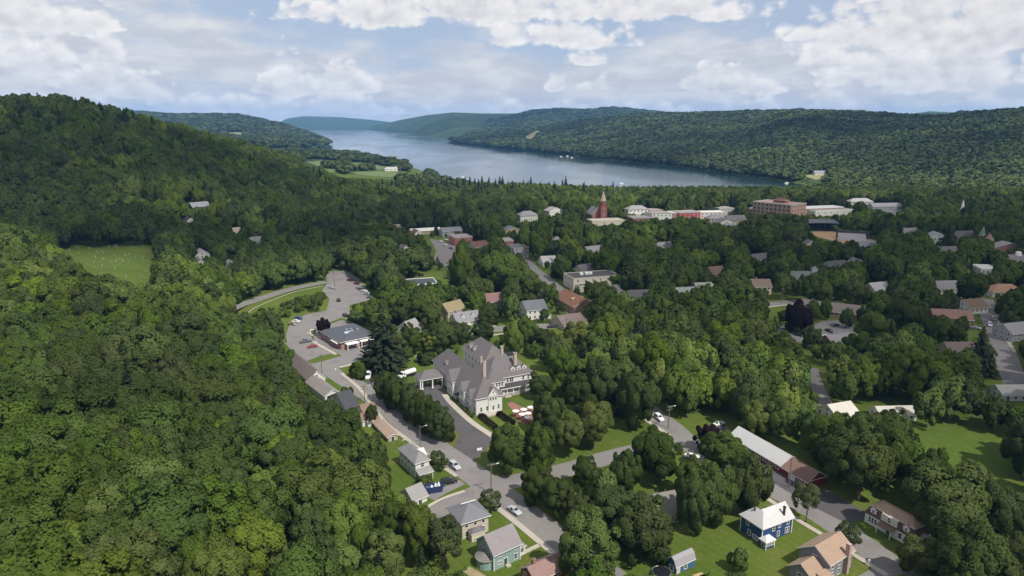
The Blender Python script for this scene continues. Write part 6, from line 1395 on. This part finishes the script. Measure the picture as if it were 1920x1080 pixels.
HAND = [
 (716, 702, 96, 134, 'conifer', 'big dark spruce overhanging the street behind the white minibus', None, 'spruce_tree'),
 (672, 710, 36, 32, ('bush', 'mid'), 'large round bush on the corner lawn left of the white minibus'),
 (744, 666, 44, 40, Y, 'yellow-green tree between spruce and hotel lawn'), (776, 664, 52, 46, B, 'rounded green tree in front of the ivy-covered house'), (806, 662, 40, 34, Y, 'low bright tree on the hotel back lawn'),
 (830, 660, 56, 56, B, 'broad green tree behind the carriage porch roof'), (862, 646, 44, 40, D, 'dark bushy tree left of the rear hotel wing'), (908, 640, 44, 26, D, 'low dark tree behind the rear hotel roof'), (800, 684, 36, 22, ('bush', 'dark'), 'dark hedge bush round the white pickup'),
 (963, 664, 36, 54, ('oval', 'lime'), 'slim vivid green tree behind the right end of the hotel'), (992, 652, 46, 48, B, 'green tree right of the slim vivid one'), (1022, 660, 46, 42, D, 'dark green tree beyond the hotel chimneys'), (1083, 668, 62, 62, Y, 'broad light green tree beside the broad brown roof'),
 (1052, 726, 60, 70, B, 'full green tree on the lawn right of the hotel'), (1012, 752, 46, 50, B, 'small green tree at the end of the verandah'), (1082, 782, 60, 78, D, 'dark tree on the lawn behind the two yellow-green ones'), (1128, 772, 76, 98, ('oval', 'mid'), 'tall full tree in the middle of the hotel grounds'),
 (1196, 810, 76, 108, ('oval', 'olive'), 'tall grey-green tree with bare trunk at the lawn edge'), (1028, 818, 62, 76, ('round', 'mid'), 'dense round tree beside the parasol terrace'), (1068, 862, 62, 84, Y, 'yellow-green maple left of its taller twin'), (1114, 846, 64, 90, Y, 'taller yellow-green maple above the side road'),
 (952, 888, 74, 88, ('round', 'mid'), 'dense dome-shaped green tree at the drive corner'), (1011, 886, 62, 86, ('round', 'dark'), 'dark-leaved round tree right of the dome-shaped one'), (1098, 924, 54, 66, D, 'dark tree standing over the side road'),
 (1006, 948, 62, 78, ('oval', 'dark'), 'first dark tree of the clump at the junction'), (1044, 972, 60, 72, ('oval', 'dark'), 'middle dark tree of the clump below the junction'), (1080, 990, 56, 62, D, 'last dark tree of the clump below the junction'), (1104, 1098, 116, 132, ('oval', 'mid'), 'very tall light green tree at the bottom centre'),
 (1172, 934, 62, 82, ('oval', 'mid'), 'oval green tree beside the side road pavement'), (1232, 912, 96, 104, B, 'wide green tree between the two roads'), (1155, 1020, 96, 100, D, 'dark broad tree left of the warm grey roof'), (1202, 1056, 118, 118, ('round', 'dark'), 'darkest broad tree at the lawn edge by the shed'),
 (1305, 1004, 72, 108, ('oval', 'mid'), 'tall narrow green tree right of the warm grey roof'), (1346, 984, 76, 104, ('oval', 'olive'), 'tall olive tree behind the blue house lawn'), (1404, 968, 82, 104, ('oval', 'mid'), 'leafy tree overhanging the barn front'), (1360, 900, 90, 84, B, 'green tree in front of the red barn wall'),
 (1325, 850, 46, 54, PU, 'dark purple tree beside the barn parking place', None), (1416, 822, 60, 66, Y, 'yellow-green tree behind the white barn roof'), (1515, 984, 54, 78, ('sparse', 'pale'), 'thin pale green tree at the roadside by the barn'), (1594, 1034, 50, 50, ('sparse', 'olive'), 'small grey-green tree across the road from the mansard house'),
 (1386, 1076, 38, 42, ('bush', 'mid'), 'lone round bush in the middle of the bottom lawn'), (1735, 1100, 92, 84, Y, 'bright green tree at the bottom right corner'), (1620, 950, 120, 128, D, 'dark spreading tree behind the barn parking place'), (1780, 1040, 150, 160, B, 'huge dark green tree right of the mansard house'),
 (920, 962, 48, 38, ('sparse', 'olive'), 'small brownish tree at the junction corner'), (822, 886, 40, 38, ('sparse', 'olive'), 'purplish brown shrub tree beside the white hipped house'), (796, 914, 30, 22, ('bush', 'mid'), 'green bush below the white hipped house'), (696, 800, 26, 40, ('sparse', 'olive'), 'small reddish brown tree at the street edge'),
 (648, 752, 26, 26, ('bush', 'dark'), 'dark round bush beside the white house with broad eaves'), (605, 632, 28, 34, PU, 'small purple tree by the sign frame'), (668, 606, 40, 22, ('bush', 'mid'), 'long bush behind the brick bank'),
 (1547, 600, 24, 38, ('oval', 'mid'), 'upright green tree in front of the school wall', None), (1588, 616, 28, 36, ('oval', 'mid'), 'second upright green tree in front of the school wall, nearer its end', None), (1640, 648, 64, 60, B, 'broad green tree beyond the school car park', None), (1690, 632, 62, 66, D, 'dark broad tree between school and pinkish brown roof', None), (1524, 656, 38, 42, ('round', 'dark'), 'dark round tree on the near side of the school car park', None), (1612, 676, 56, 50, B, 'green tree before the small brick building', None),
 (1497, 624, 50, 56, ('round', 'purple'), 'great copper beech in front of the brick school', None), (1452, 622, 16, 30, 'conifer', 'little cone-shaped conifer left of the copper beech', None, 'spruce_tree'), (1838, 706, 62, 96, 'conifer', 'tall dark spruce left of the far street', None, 'spruce_tree'),
 (866, 556, 44, 92, ('oval', 'mid'), 'tall green tree in front of the small town car park', None), (940, 560, 90, 86, B, 'massive green tree clump above the dull red roof', None), (990, 566, 50, 60, ('oval', 'mid'), 'leafy tree left of the rust-coloured roof', None), (915, 612, 42, 32, ('round', 'olive'), 'round clipped tree right of the white Cape house', None),
 (765, 634, 26, 26, ('bush', 'dark'), 'ivy mound growing over the front of the pale house'), (785, 1060, 74, 110, ('oval', 'bright'), 'bright tree left of the cream house', None), (835, 1078, 80, 96, ('sparse', 'olive'), 'thin dusty tree in front of the cream house', None),
]
for h_ in HAND: put(*h_)
HROW = [(722, 756, 40, 54), (738, 766, 46, 60), (755, 776, 48, 62), (772, 788, 48, 62), (790, 801, 50, 62), (808, 815, 52, 62), (826, 830, 56, 62)]
HLB = ['at the minibus end', 'second from the minibus end', 'third from the minibus end', 'in the middle', 'third from the drive mouth', 'second from the drive mouth', 'at the drive mouth']
for (a, b, c, d_), l_ in zip(HROW, HLB): put(a, b, c, d_, ('round', 'dark'), 'dense dark tree of the row along the hotel drive, ' + l_, 'row of dark trees between street and hotel drive')
# clipped purple hedges by the hotel steps
def hedge(label, a, b, w, h_, mat):
    A, B_ = Vector((*G(*a), 0)), Vector((*G(*b), 0)); L_ = (B_ - A).length; r = np.random.default_rng(3); n = 1500
    P = np.stack([r.uniform(0, L_, n), r.uniform(-w / 2, w / 2, n), r.uniform(.1, h_, n)], 1); side = r.integers(0, 3, n)
    P[side == 0, 2] = h_; m_ = side == 1; P[m_, 1] = np.sign(P[m_, 1]) * w / 2; m_ = side == 2; P[m_, 0] = np.where(P[m_, 0] > L_ / 2, L_, 0); P += r.normal(size=P.shape) * .05
    nn = r.normal(size=(n, 3)); nn /= np.linalg.norm(nn, axis=1)[:, None]; t = np.cross(nn, r.normal(size=(n, 3))); t /= np.linalg.norm(t, axis=1)[:, None]; b2 = np.cross(nn, t); s = .2
    V = np.stack([P + t * s, P + b2 * s * .7, P - t * s, P - b2 * s * .7], 1).reshape(-1, 3)
    o = inst('hedge', raw_mesh('hedge', V, np.arange(4 * n).reshape(-1, 4), [LEAF[mat]], smooth=False), None, A, (0, 0, math.atan2(B_.y - A.y, B_.x - A.x)))
    tag(o, label, 'hedge')
hedge('clipped purple hedge on the left of the hotel steps', (901, 783), (929, 806), 1.7, 1.5, 'purple'); hedge('clipped purple hedge on the right of the hotel steps', (935, 779), (962, 797), 1.7, 1.5, 'purple')
hedge('low dark hedge in front of the white two-storey house', (1000, 606), (1046, 603), 2, 1.6, 'dark'); hedge('foundation hedge along the drive side of the hotel', (846, 747), (886, 783), .9, .8, 'dark')
rs = random.Random(5)
for i in range(34):
    t = rs.random(); px, py = 470 + 140 * t + rs.uniform(-8, 8), 592 - 44 * t + rs.uniform(-2, 22)
    x, y, z = GT(px, py); bush(x, y, z, rs.uniform(1.6, 3.4), rs.uniform(1.4, 3.0), rs.choice(['mid', 'bright', 'bright']), 'bright green shrub on the bank below the hillside road', 'shrubs on the bank below the hillside road')

# woodland: candidate stems on a jittered grid, thinned where the photograph shows open ground, roofs or streets
print('clear', len(CLEAR), 'hand', tree_count)
def cands(y0, y1, spacing, seed, umax=.86):
    r = np.random.default_rng(seed)
    yy, xx = np.mgrid[y0:y1:spacing * .87, -umax * y1:umax * y1:spacing]
    xx = xx + (np.arange(yy.shape[0])[:, None] % 2) * spacing / 2
    x, y = xx.ravel() + r.uniform(-.38, .38, xx.size) * spacing, yy.ravel() + r.uniform(-.38, .38, xx.size) * spacing
    m = np.abs(x) < np.maximum(umax * y, 90); return x[m], y[m], r
x1_, y1_, r = cands(52, 470, 8.6, 1); x2_, y2_, _ = cands(470, 1120, 10.5, 2)
X, Yv = np.concatenate([x1_, x2_]), np.concatenate([y1_, y2_])
r = np.random.default_rng(8)
Z = hgt(X, Yv); m = (Z > -1.5) & ~((Yv > 1060) & (X > -150)); X, Yv, Z = X[m], Yv[m], Z[m]
n = len(X)
con = r.random(n) < np.where((Yv > 860) & (X > -150) & (X < 420), .20, np.where((Yv > 470) & (Z > 84), .42, np.where((Yv > 300) & (slope_s(X, Yv) < 0), .12, .06)))
rad = r.uniform(4.3, 7.2, n) * np.where(Yv > 470, 1.18, 1.0); rad *= np.where((slope_s(X, Yv) > 0) & (Yv < 330), r.choice([.85, 1.0, 1.2, 1.35], n), r.choice([.85, 1.0, 1.25], n)); rad = np.where(con, r.uniform(2.6, 4.2, n) * np.where(Yv > 470, 1.1, 1), rad); hh = np.where(con, rad * r.uniform(4.4, 5.6, n), 7.0 + rad * r.uniform(1.25, 1.75, n))
hh = np.where((Yv > 830) & (X > -60) & ~con, np.minimum(hh, 13.0), hh); hh = np.where((Yv > 830) & (X > 150) & con, np.minimum(hh, 15.0), hh); hh = np.where((Yv > 880) & (X < 0) & (X > -440) & (Z < 25) & ~con, np.minimum(hh, 10.5), hh); hh = np.where((slope_s(X, Yv) > 5) & (Yv < 240) & ~con, hh * .92, hh)
ok = np.ones(n, bool)
for poly, mg in FOOT:
    if len(poly) == 0: continue
    bx = (X > poly[:, 0].min() - 9) & (X < poly[:, 0].max() + 9) & (Yv > poly[:, 1].min() - 9) & (Yv < poly[:, 1].max() + 9) & ok
    if not bx.any(): continue
    I = np.where(bx)[0]; bad = inside(poly, X[I], Yv[I]) | (pdist(poly, X[I], Yv[I]) < mg); ok[I[bad]] = False
for tx, ty, tr in TREES: ok &= np.hypot(X - tx, Yv - ty) > tr * .8 + 2.2
# crown outlines in the picture: a tree that would hide open ground or a roof is replaced by a smaller one, else left out
ang = np.linspace(0, 2 * math.pi, 14, endpoint=False)
def outline(I):
    zc = Z[I] + np.where(con[I], hh[I] * .45, hh[I] * .56); rv = np.where(con[I], hh[I] * .5, hh[I] * .42); rh = rad[I] * np.where(con[I], .7, .9)
    dd = Yv[I] * CP + (CAM_H - zc) * SP
    return 960 + FPX * X[I] / dd, 540 - FPX * (Yv[I] * SP + (zc - CAM_H) * CP) / dd, rh * FPX / dd, rv * FPX / dd * .93
todo = np.where(ok)[0]
for fac in (1.0, .66, .6, .6):
    rad[todo] *= fac; hh[todo] *= fac
    cpx, cpy, rp, rq = outline(todo)
    SXp = np.concatenate([cpx[:, None] + rp[:, None] * np.cos(ang) * f for f in (1.0, .55)] + [cpx[:, None]], 1); SYp = np.concatenate([cpy[:, None] - rq[:, None] * np.sin(ang) * f for f in (1.0, .55)] + [cpy[:, None]], 1)
    bad = np.zeros(len(todo), bool)
    for poly, dist in CLEAR:
        x0, y0 = poly.min(0); x1, y1 = poly.max(0)
        J = np.where(~bad & (cpx + rp > x0) & (cpx - rp < x1) & (cpy + rq > y0) & (cpy - rq < y1))[0]
        if dist is not None: J = J[Yv[todo[J]] < dist]
        if not len(J): continue
        hit = inside(poly, SXp[J], SYp[J]).any(1)
        pc = poly.mean(0); hit |= (((pc[0] - cpx[J]) / rp[J]) ** 2 + ((pc[1] - cpy[J]) / rq[J]) ** 2 < 1)
        bad[J[hit]] = True
    todo = todo[bad]
ok[todo] = False
ok &= rad > 1.2
cpx, cpy, rp, rq = outline(np.arange(n))
inview = (cpx + rp > 0) & (cpx - rp < 1920) & (cpy + rq > 0) & (cpy - rq < 1080)
X, Yv, Z, con, rad, hh, cpx, cpy, rp, inview = [a[ok] for a in (X, Yv, Z, con, rad, hh, cpx, cpy, rp, inview)]
n = len(X); order = np.argsort(-rp * inview)
NB = 292 - tree_count; ind = np.zeros(n, bool)
ind[order[:NB]] = True
print('wood', n, 'individual', ind.sum(), 'smallest px', rp[order[NB]])
SL = slope_s(X, Yv)
rk = random.Random(21)
rc = np.random.default_rng(31)
# shade follows stands of kindred trees
stand = np.sin(X * .021 + 1.3 * np.sin(Yv * .013)) + np.sin(Yv * .027 + X * .008) + rc.normal(size=n) * .9
for i in np.where(ind)[0]:
    left = SL[i] > -6
    if con[i]:
        tree('conifer', X[i], Yv[i], Z[i], rad[i], hh[i], rk.uniform(0, 6), 'dark pointed spruce rising out of the wooded slope left of the street' if left else 'dark pointed spruce among the broadleaf trees right of the hotel', 'spruces of the wooded slope' if left else 'spruces right of the hotel', 'spruce_tree', rs=rk); continue
    s = stand[i]
    if left: mt = 'bright' if s > .55 else 'mid' if s > -1.3 else 'olive' if s < -2.4 else 'dark'
    else: mt = 'bright' if s > 1.5 else 'mid' if s > -.2 else 'dark'
    kd = ('oval' if rk.random() < .3 else '', mt)
    sh = {'bright': 'light green', 'mid': 'green', 'dark': 'dark green', 'olive': 'grey-green'}[mt]
    sz = 'broad' if rad[i] > 5.8 else 'narrow-crowned'
    px, py = cpx[i], cpy[i]
    wh = ('covering the slope at the bottom left' if py > 860 else 'in the heart of the slope left of the street' if py > 690 else 'along the upper edge of the slope left of the car park') if left else \
         ('around the bottom lawns' if py > 900 and px < 1600 else 'in the wood beyond the mansard house' if py > 780 and px > 1500 else 'around the barn and side road' if py > 780 else 'in the grounds right of the hotel' if px < 1450 else 'in the belt below the brick school')
    tree(kd, X[i], Yv[i], Z[i], rad[i], hh[i], rk.uniform(0, 6.28), f'{sz} {sh} tree {wh}', f'{sh} trees {wh}', rs=rk)

# the rest of the woodland reads as one mass
def lowcrown(seed, mat, n=1700, leaf=.118, sz=1.05, zc=9.2, **kw):
    V, F, N_ = crown(seed, n=n, leaf=leaf, **kw); V = V * np.array([R0, R0, R0 * sz]) + np.array([0, 0, zc]); N_ = N_ + np.array([0, 0, .25]); N_ /= np.linalg.norm(N_, axis=1)[:, None]; return raw_mesh('tree_form', V, F, [mat], N_)
def scatter(name, protos, pts, rots, scls, ids, label):
    coll = bpy.data.collections.new(name + '_forms')
    for i, me_ in enumerate(protos): coll.objects.link(bpy.data.objects.new('%s_form_%02d' % (name, i), me_))
    me_ = bpy.data.meshes.new(name); me_.vertices.add(len(pts)); me_.vertices.foreach_set('co', np.asarray(pts, np.float32).ravel())
    a = me_.attributes.new('turn', 'FLOAT', 'POINT'); a.data.foreach_set('value', np.asarray(rots, np.float32))
    a = me_.attributes.new('size', 'FLOAT_VECTOR', 'POINT'); a.data.foreach_set('vector', np.asarray(scls, np.float32).ravel())
    a = me_.attributes.new('form', 'INT', 'POINT'); a.data.foreach_set('value', np.asarray(ids, np.int32))
    o = tag(inst(name, me_), label, None, None, 'stuff')
    ng_ = bpy.data.node_groups.new(name, 'GeometryNodeTree'); ng_.interface.new_socket('Geometry', in_out='INPUT', socket_type='NodeSocketGeometry'); ng_.interface.new_socket('Geometry', in_out='OUTPUT', socket_type='NodeSocketGeometry')
    N = ng_.nodes.new; L = ng_.links.new
    gi_, go_ = N('NodeGroupInput'), N('NodeGroupOutput'); iop = N('GeometryNodeInstanceOnPoints'); ci = N('GeometryNodeCollectionInfo'); ci.inputs[0].default_value = coll; ci.inputs[1].default_value = True; ci.inputs[2].default_value = True
    def attr(nm, ty): q = N('GeometryNodeInputNamedAttribute'); q.data_type = ty; q.inputs[0].default_value = nm; return q.outputs[0]
    cx_ = N('ShaderNodeCombineXYZ'); L(attr('turn', 'FLOAT'), cx_.inputs[2])
    L(gi_.outputs[0], iop.inputs['Points']); L(ci.outputs[0], iop.inputs['Instance']); iop.inputs['Pick Instance'].default_value = True; L(attr('form', 'INT'), iop.inputs['Instance Index']); L(cx_.outputs[0], iop.inputs['Rotation']); L(attr('size', 'FLOAT_VECTOR'), iop.inputs['Scale']); L(iop.outputs[0], go_.inputs[0])
    o.modifiers.new('scatter', 'NODES').node_group = ng_
    return o
LOW = [lowcrown(300 + i, LEAF[m_], lobes=20, flat=.9) for i, m_ in enumerate(('mid', 'mid', 'dark', 'dark', 'bright', 'olive', 'mid', 'dark'))]
for i in range(2):
    V, F, N_ = conifer(400 + i, n=700, leaf=.085); LOW.append(raw_mesh('tree_form', V * 20.0, F, [LEAF['needle']], N_))
rest = ~ind; I = np.where(rest)[0]; s = stand[I]
form = np.where(s > 1.5, 4, np.where(s > .3, rc.choice([0, 1, 6], len(I)), np.where(s < -2.0, 5, rc.choice([2, 3, 7, 0, 1], len(I))))); form = np.where(con[I], 8 + (rc.random(len(I)) < .5), form)
sc_ = np.stack([rad[I] / R0, rad[I] / R0, hh[I] / 15.8], 1); sc_ = np.where(con[I][:, None], np.stack([rad[I] / 5, rad[I] / 5, hh[I] / 20], 1), sc_)
scatter('woodland', LOW, np.stack([X[I], Yv[I], Z[I] - .2], 1), rc.uniform(0, 6.28, len(I)), sc_, form, 'mixed woodland filling the town and the left hill')
# the wooded hills round the lake
def hillpts(lay, n_u, smin, smax, tmax=1.06):
    pu, zr, yr, yb, _ = LAYERS[lay]; out = []
    return pu, yr, yb
HP, HS, HF = [], [], []
rh_ = np.random.default_rng(77)
def add_hill(lay, u0, u1, yfun, spacing_near, ymax, grow):
    pu, zr, yr, yb, _ = LAYERS[lay]
    y = {'E': 980.0, 'G': 4200.0}.get(lay, 1150.0)
    while y < ymax:
        sp = spacing_near * (y / 1200.0) ** grow
        x = np.arange(u0 * y, u1 * y, sp); x = x + rh_.uniform(-.42, .42, len(x)) * sp; yy = y + rh_.uniform(-.42, .42, len(x)) * sp
        u = x / yy; a = np.interp(u, pu, yb, left=1e9, right=1e9); b = np.interp(u, pu, yr)
        m = (yy > a - 6) & (yy < b * 1.03)
        x, yy = x[m], yy[m]; z = hgt(x, yy); m = z > -1
        if lay == 'G':
            ug = x / yy; tg = (yy - np.interp(ug, pu, yb)) / (np.interp(ug, pu, yr) - np.interp(ug, pu, yb)); tg = np.clip(tg, 0, 1); m &= (z - np.interp(ug, pu, zr) * (.45 * sstep(tg) + .55 * tg) < 14) & (np.interp(ug, pu, zr) > 25)
        x, yy, z = x[m], yy[m], z[m]
        HP.append(np.stack([x, yy, z - .5], 1)); f = rh_.uniform(.8, 1.25, len(x)) * sp / 9.2; HS.append(np.stack([f, f, f ** .5 * rh_.uniform(.8, 1.2, len(x))], 1)); HF.append(rh_.integers(0, 6, len(x)))
        y += sp * .87
add_hill('E', -.09, .98, None, 10.5, 4000, .62)
add_hill('G', -.09, .28, None, 12, 5500, .62)
add_hill('B', -.62, -.23, None, 12, 4900, .65)
# shore wood of the golf course, the point and the flat land right of the lake
def add_patch(poly, sp, rng=rh_, keep=None):
    WP = np.array([GT(*q)[:2] for q in poly]); (a0, b0), (a1, b1) = WP.min(0), WP.max(0)
    xx, yy = np.meshgrid(np.arange(a0, a1, sp), np.arange(b0, b1, sp)); x = xx.ravel() + rng.uniform(-.4, .4, xx.size) * sp; y = yy.ravel() + rng.uniform(-.4, .4, xx.size) * sp
    m = inside(WP, x, y); x, y = x[m], y[m]; z = hgt(x, y); m = z > -1.2; x, y, z = x[m], y[m], z[m]
    f = rng.uniform(.8, 1.3, len(x)) * max(sp / 13.0, .9); HP.append(np.stack([x, y, z - .3], 1)); HS.append(np.stack([f, f, f ** .5 * rng.uniform(.85, 1.2, len(x))], 1)); HF.append(rng.integers(0, 6, len(x)))
for poly, sp in (([(545, 284), (600, 288), (650, 290), (700, 298), (750, 308), (768, 316), (720, 312), (690, 306), (640, 302), (600, 299), (540, 297)], 14), ([(640, 305), (655, 305), (652, 316), (640, 318)], 12), ([(636, 318), (660, 317), (664, 324), (640, 326)], 12), ([(742, 316), (758, 319), (752, 324), (738, 322)], 12), ([(600, 311), (640, 312), (638, 315), (600, 315)], 13), ([(676, 317), (716, 319), (714, 322), (678, 321)], 15), ([(690, 309), (705, 308), (708, 318), (692, 318)], 12), ([(610, 312), (640, 318), (655, 328), (630, 326), (605, 318)], 12),
                 ([(790, 316), (822, 331), (836, 345), (880, 353), (870, 362), (800, 350), (790, 336), (812, 336)], 11), ([(540, 262), (600, 262), (612, 268), (624, 274), (600, 278), (555, 278), (400, 276), (300, 272), (380, 262)], 26), ([(500, 292), (560, 290), (570, 304), (540, 306), (505, 302)], 14), ([(735, 316), (765, 318), (772, 323), (762, 322), (740, 319)], 13),
                 ([(1440, 350), (1545, 352), (1600, 346), (1930, 344), (2050, 352), (2050, 372), (1700, 366), (1500, 366), (1440, 360)], 13), ([(960, 352), (1150, 358), (1300, 358), (1440, 358), (1440, 364), (1100, 363), (960, 358)], 12), ([(745, 340), (800, 338), (870, 352), (850, 360), (760, 350)], 12), ):
    add_patch(poly, sp)
HP, HS, HF = np.concatenate(HP), np.concatenate(HS), np.concatenate(HF)
km = np.ones(len(HP), bool)
for nm, poly, mt in FIELDS:
    pf = np.array(poly, float); pf = pf.mean(0) + (pf - pf.mean(0)) * ((1.25, 1.35) if nm == 'field' else (.97, .9)); 
    for dz in ((1, 6, 11) if nm == 'field' else (1, 4)):
        qx, qy = proj(HP[:, 0], HP[:, 1], HP[:, 2] + dz); km &= ~inside(pf, qx, qy)
km &= ~((np.abs(qx - 735) < 34) & (np.abs(qy - 316) < 5))
HP, HS, HF = HP[km], HS[km], HF[km]
print('hill trees', len(HP))
FARF = []
for i in range(6):
    V, F, N_ = crown(500 + i, n=170, leaf=.40, lobes=8, flat=.8); V = V * np.array([7.6, 7.6, 4.6]) + np.array([0, 0, 7.2])
    N_ = .55 * N_ + np.array([.12, -.18, .6]); N_ /= np.linalg.norm(N_, axis=1)[:, None]; FARF.append(raw_mesh('tree_form', V, F, [LEAF['far']], N_))
scatter('hill_forest', FARF, HP, rh_.uniform(0, 6.28, len(HP)), HS, HF, 'continuous forest on the hills around the lake')

# ------------------------------------------------------------------ clouds out of the frame that shade parts of the land
def cloudmat():
    m, t = newmat('cloud_vapour')
    lw = t.n('ShaderNodeLayerWeight', ins={'Blend': .5}).outputs['Facing']
    co = t.n('ShaderNodeNewGeometry').outputs['Position']
    a = t.math('MULTIPLY', t.maprange(lw, .45, .95, 1, 0, True), t.maprange(t.noise(co, .006, 4, .6), .35, .6, .35, .95), clamp=True)
    a = t.math('MULTIPLY', a, .40)
    d_ = t.n('ShaderNodeBsdfDiffuse', ins={'Color': (.9, .9, .9, 1)}); tr = t.n('ShaderNodeBsdfTransparent'); mx = t.n('ShaderNodeMixShader', ins={0: a, 1: tr.outputs[0], 2: d_.outputs[0]})
    t.n('ShaderNodeOutputMaterial', ins={'Surface': mx.outputs[0]}); return m
CLM = cloudmat()
def cloud(spots, zc=1050.0, seed=0):
    """spots: shaded ground places (px, py, half width along x, half width along y) - the cloud floats up-sun of them"""
    bm = bmesh.new(); rr_ = random.Random(seed)
    for gx, gy, ax, ay in spots:
        k_ = zc / SUN_DIR.z; cx_, cy_ = gx + SUN_DIR.x * k_, gy + SUN_DIR.y * k_
        M = Matrix.Translation((cx_, cy_, zc + rr_.uniform(-20, 20))) @ Matrix.Rotation(rr_.uniform(-.3, .3), 4, 'Z') @ Matrix.Diagonal((ax, ay, 60, 1))
        bmesh.ops.create_icosphere(bm, subdivisions=4, radius=1.0, matrix=M)
    me_ = bpy.data.meshes.new('cloud'); bm.to_mesh(me_); bm.free(); me_.materials.append(CLM); me_.polygons.foreach_set('use_smooth', [True] * len(me_.polygons))
    return tag(inst('cloud', me_), kind='structure')
cloud([(330, 420, 330, 190), (120, 560, 330, 150), (480, 620, 260, 220), (260, 300, 170, 90)], seed=1)
cloud([(560, 1900, 420, 260), (1150, 2000, 500, 330), (60, 3300, 420, 300), (-250, 5600, 900, 500), (900, 1400, 300, 200)], seed=3)
cloud([(-360, 660, 290, 220), (-620, 760, 280, 260), (-230, 500, 130, 70)], seed=2)
# ------------------------------------------------------------------ air
m, t = newmat('haze_air')
vol = t.n('ShaderNodeVolumePrincipled', ins={'Color': (.22, .51, 1.0, 1), 'Density': 5.2e-5, 'Anisotropy': -.1})
t.n('ShaderNodeOutputMaterial', ins={'Volume': vol.outputs[0]})
mb = MB(); mb.box(-20000, -600, -12, 20000, 17000, 420)
tag(mb.build('haze', m), kind='stuff')
print('objects', len(scene.objects), 'trees', tree_count)
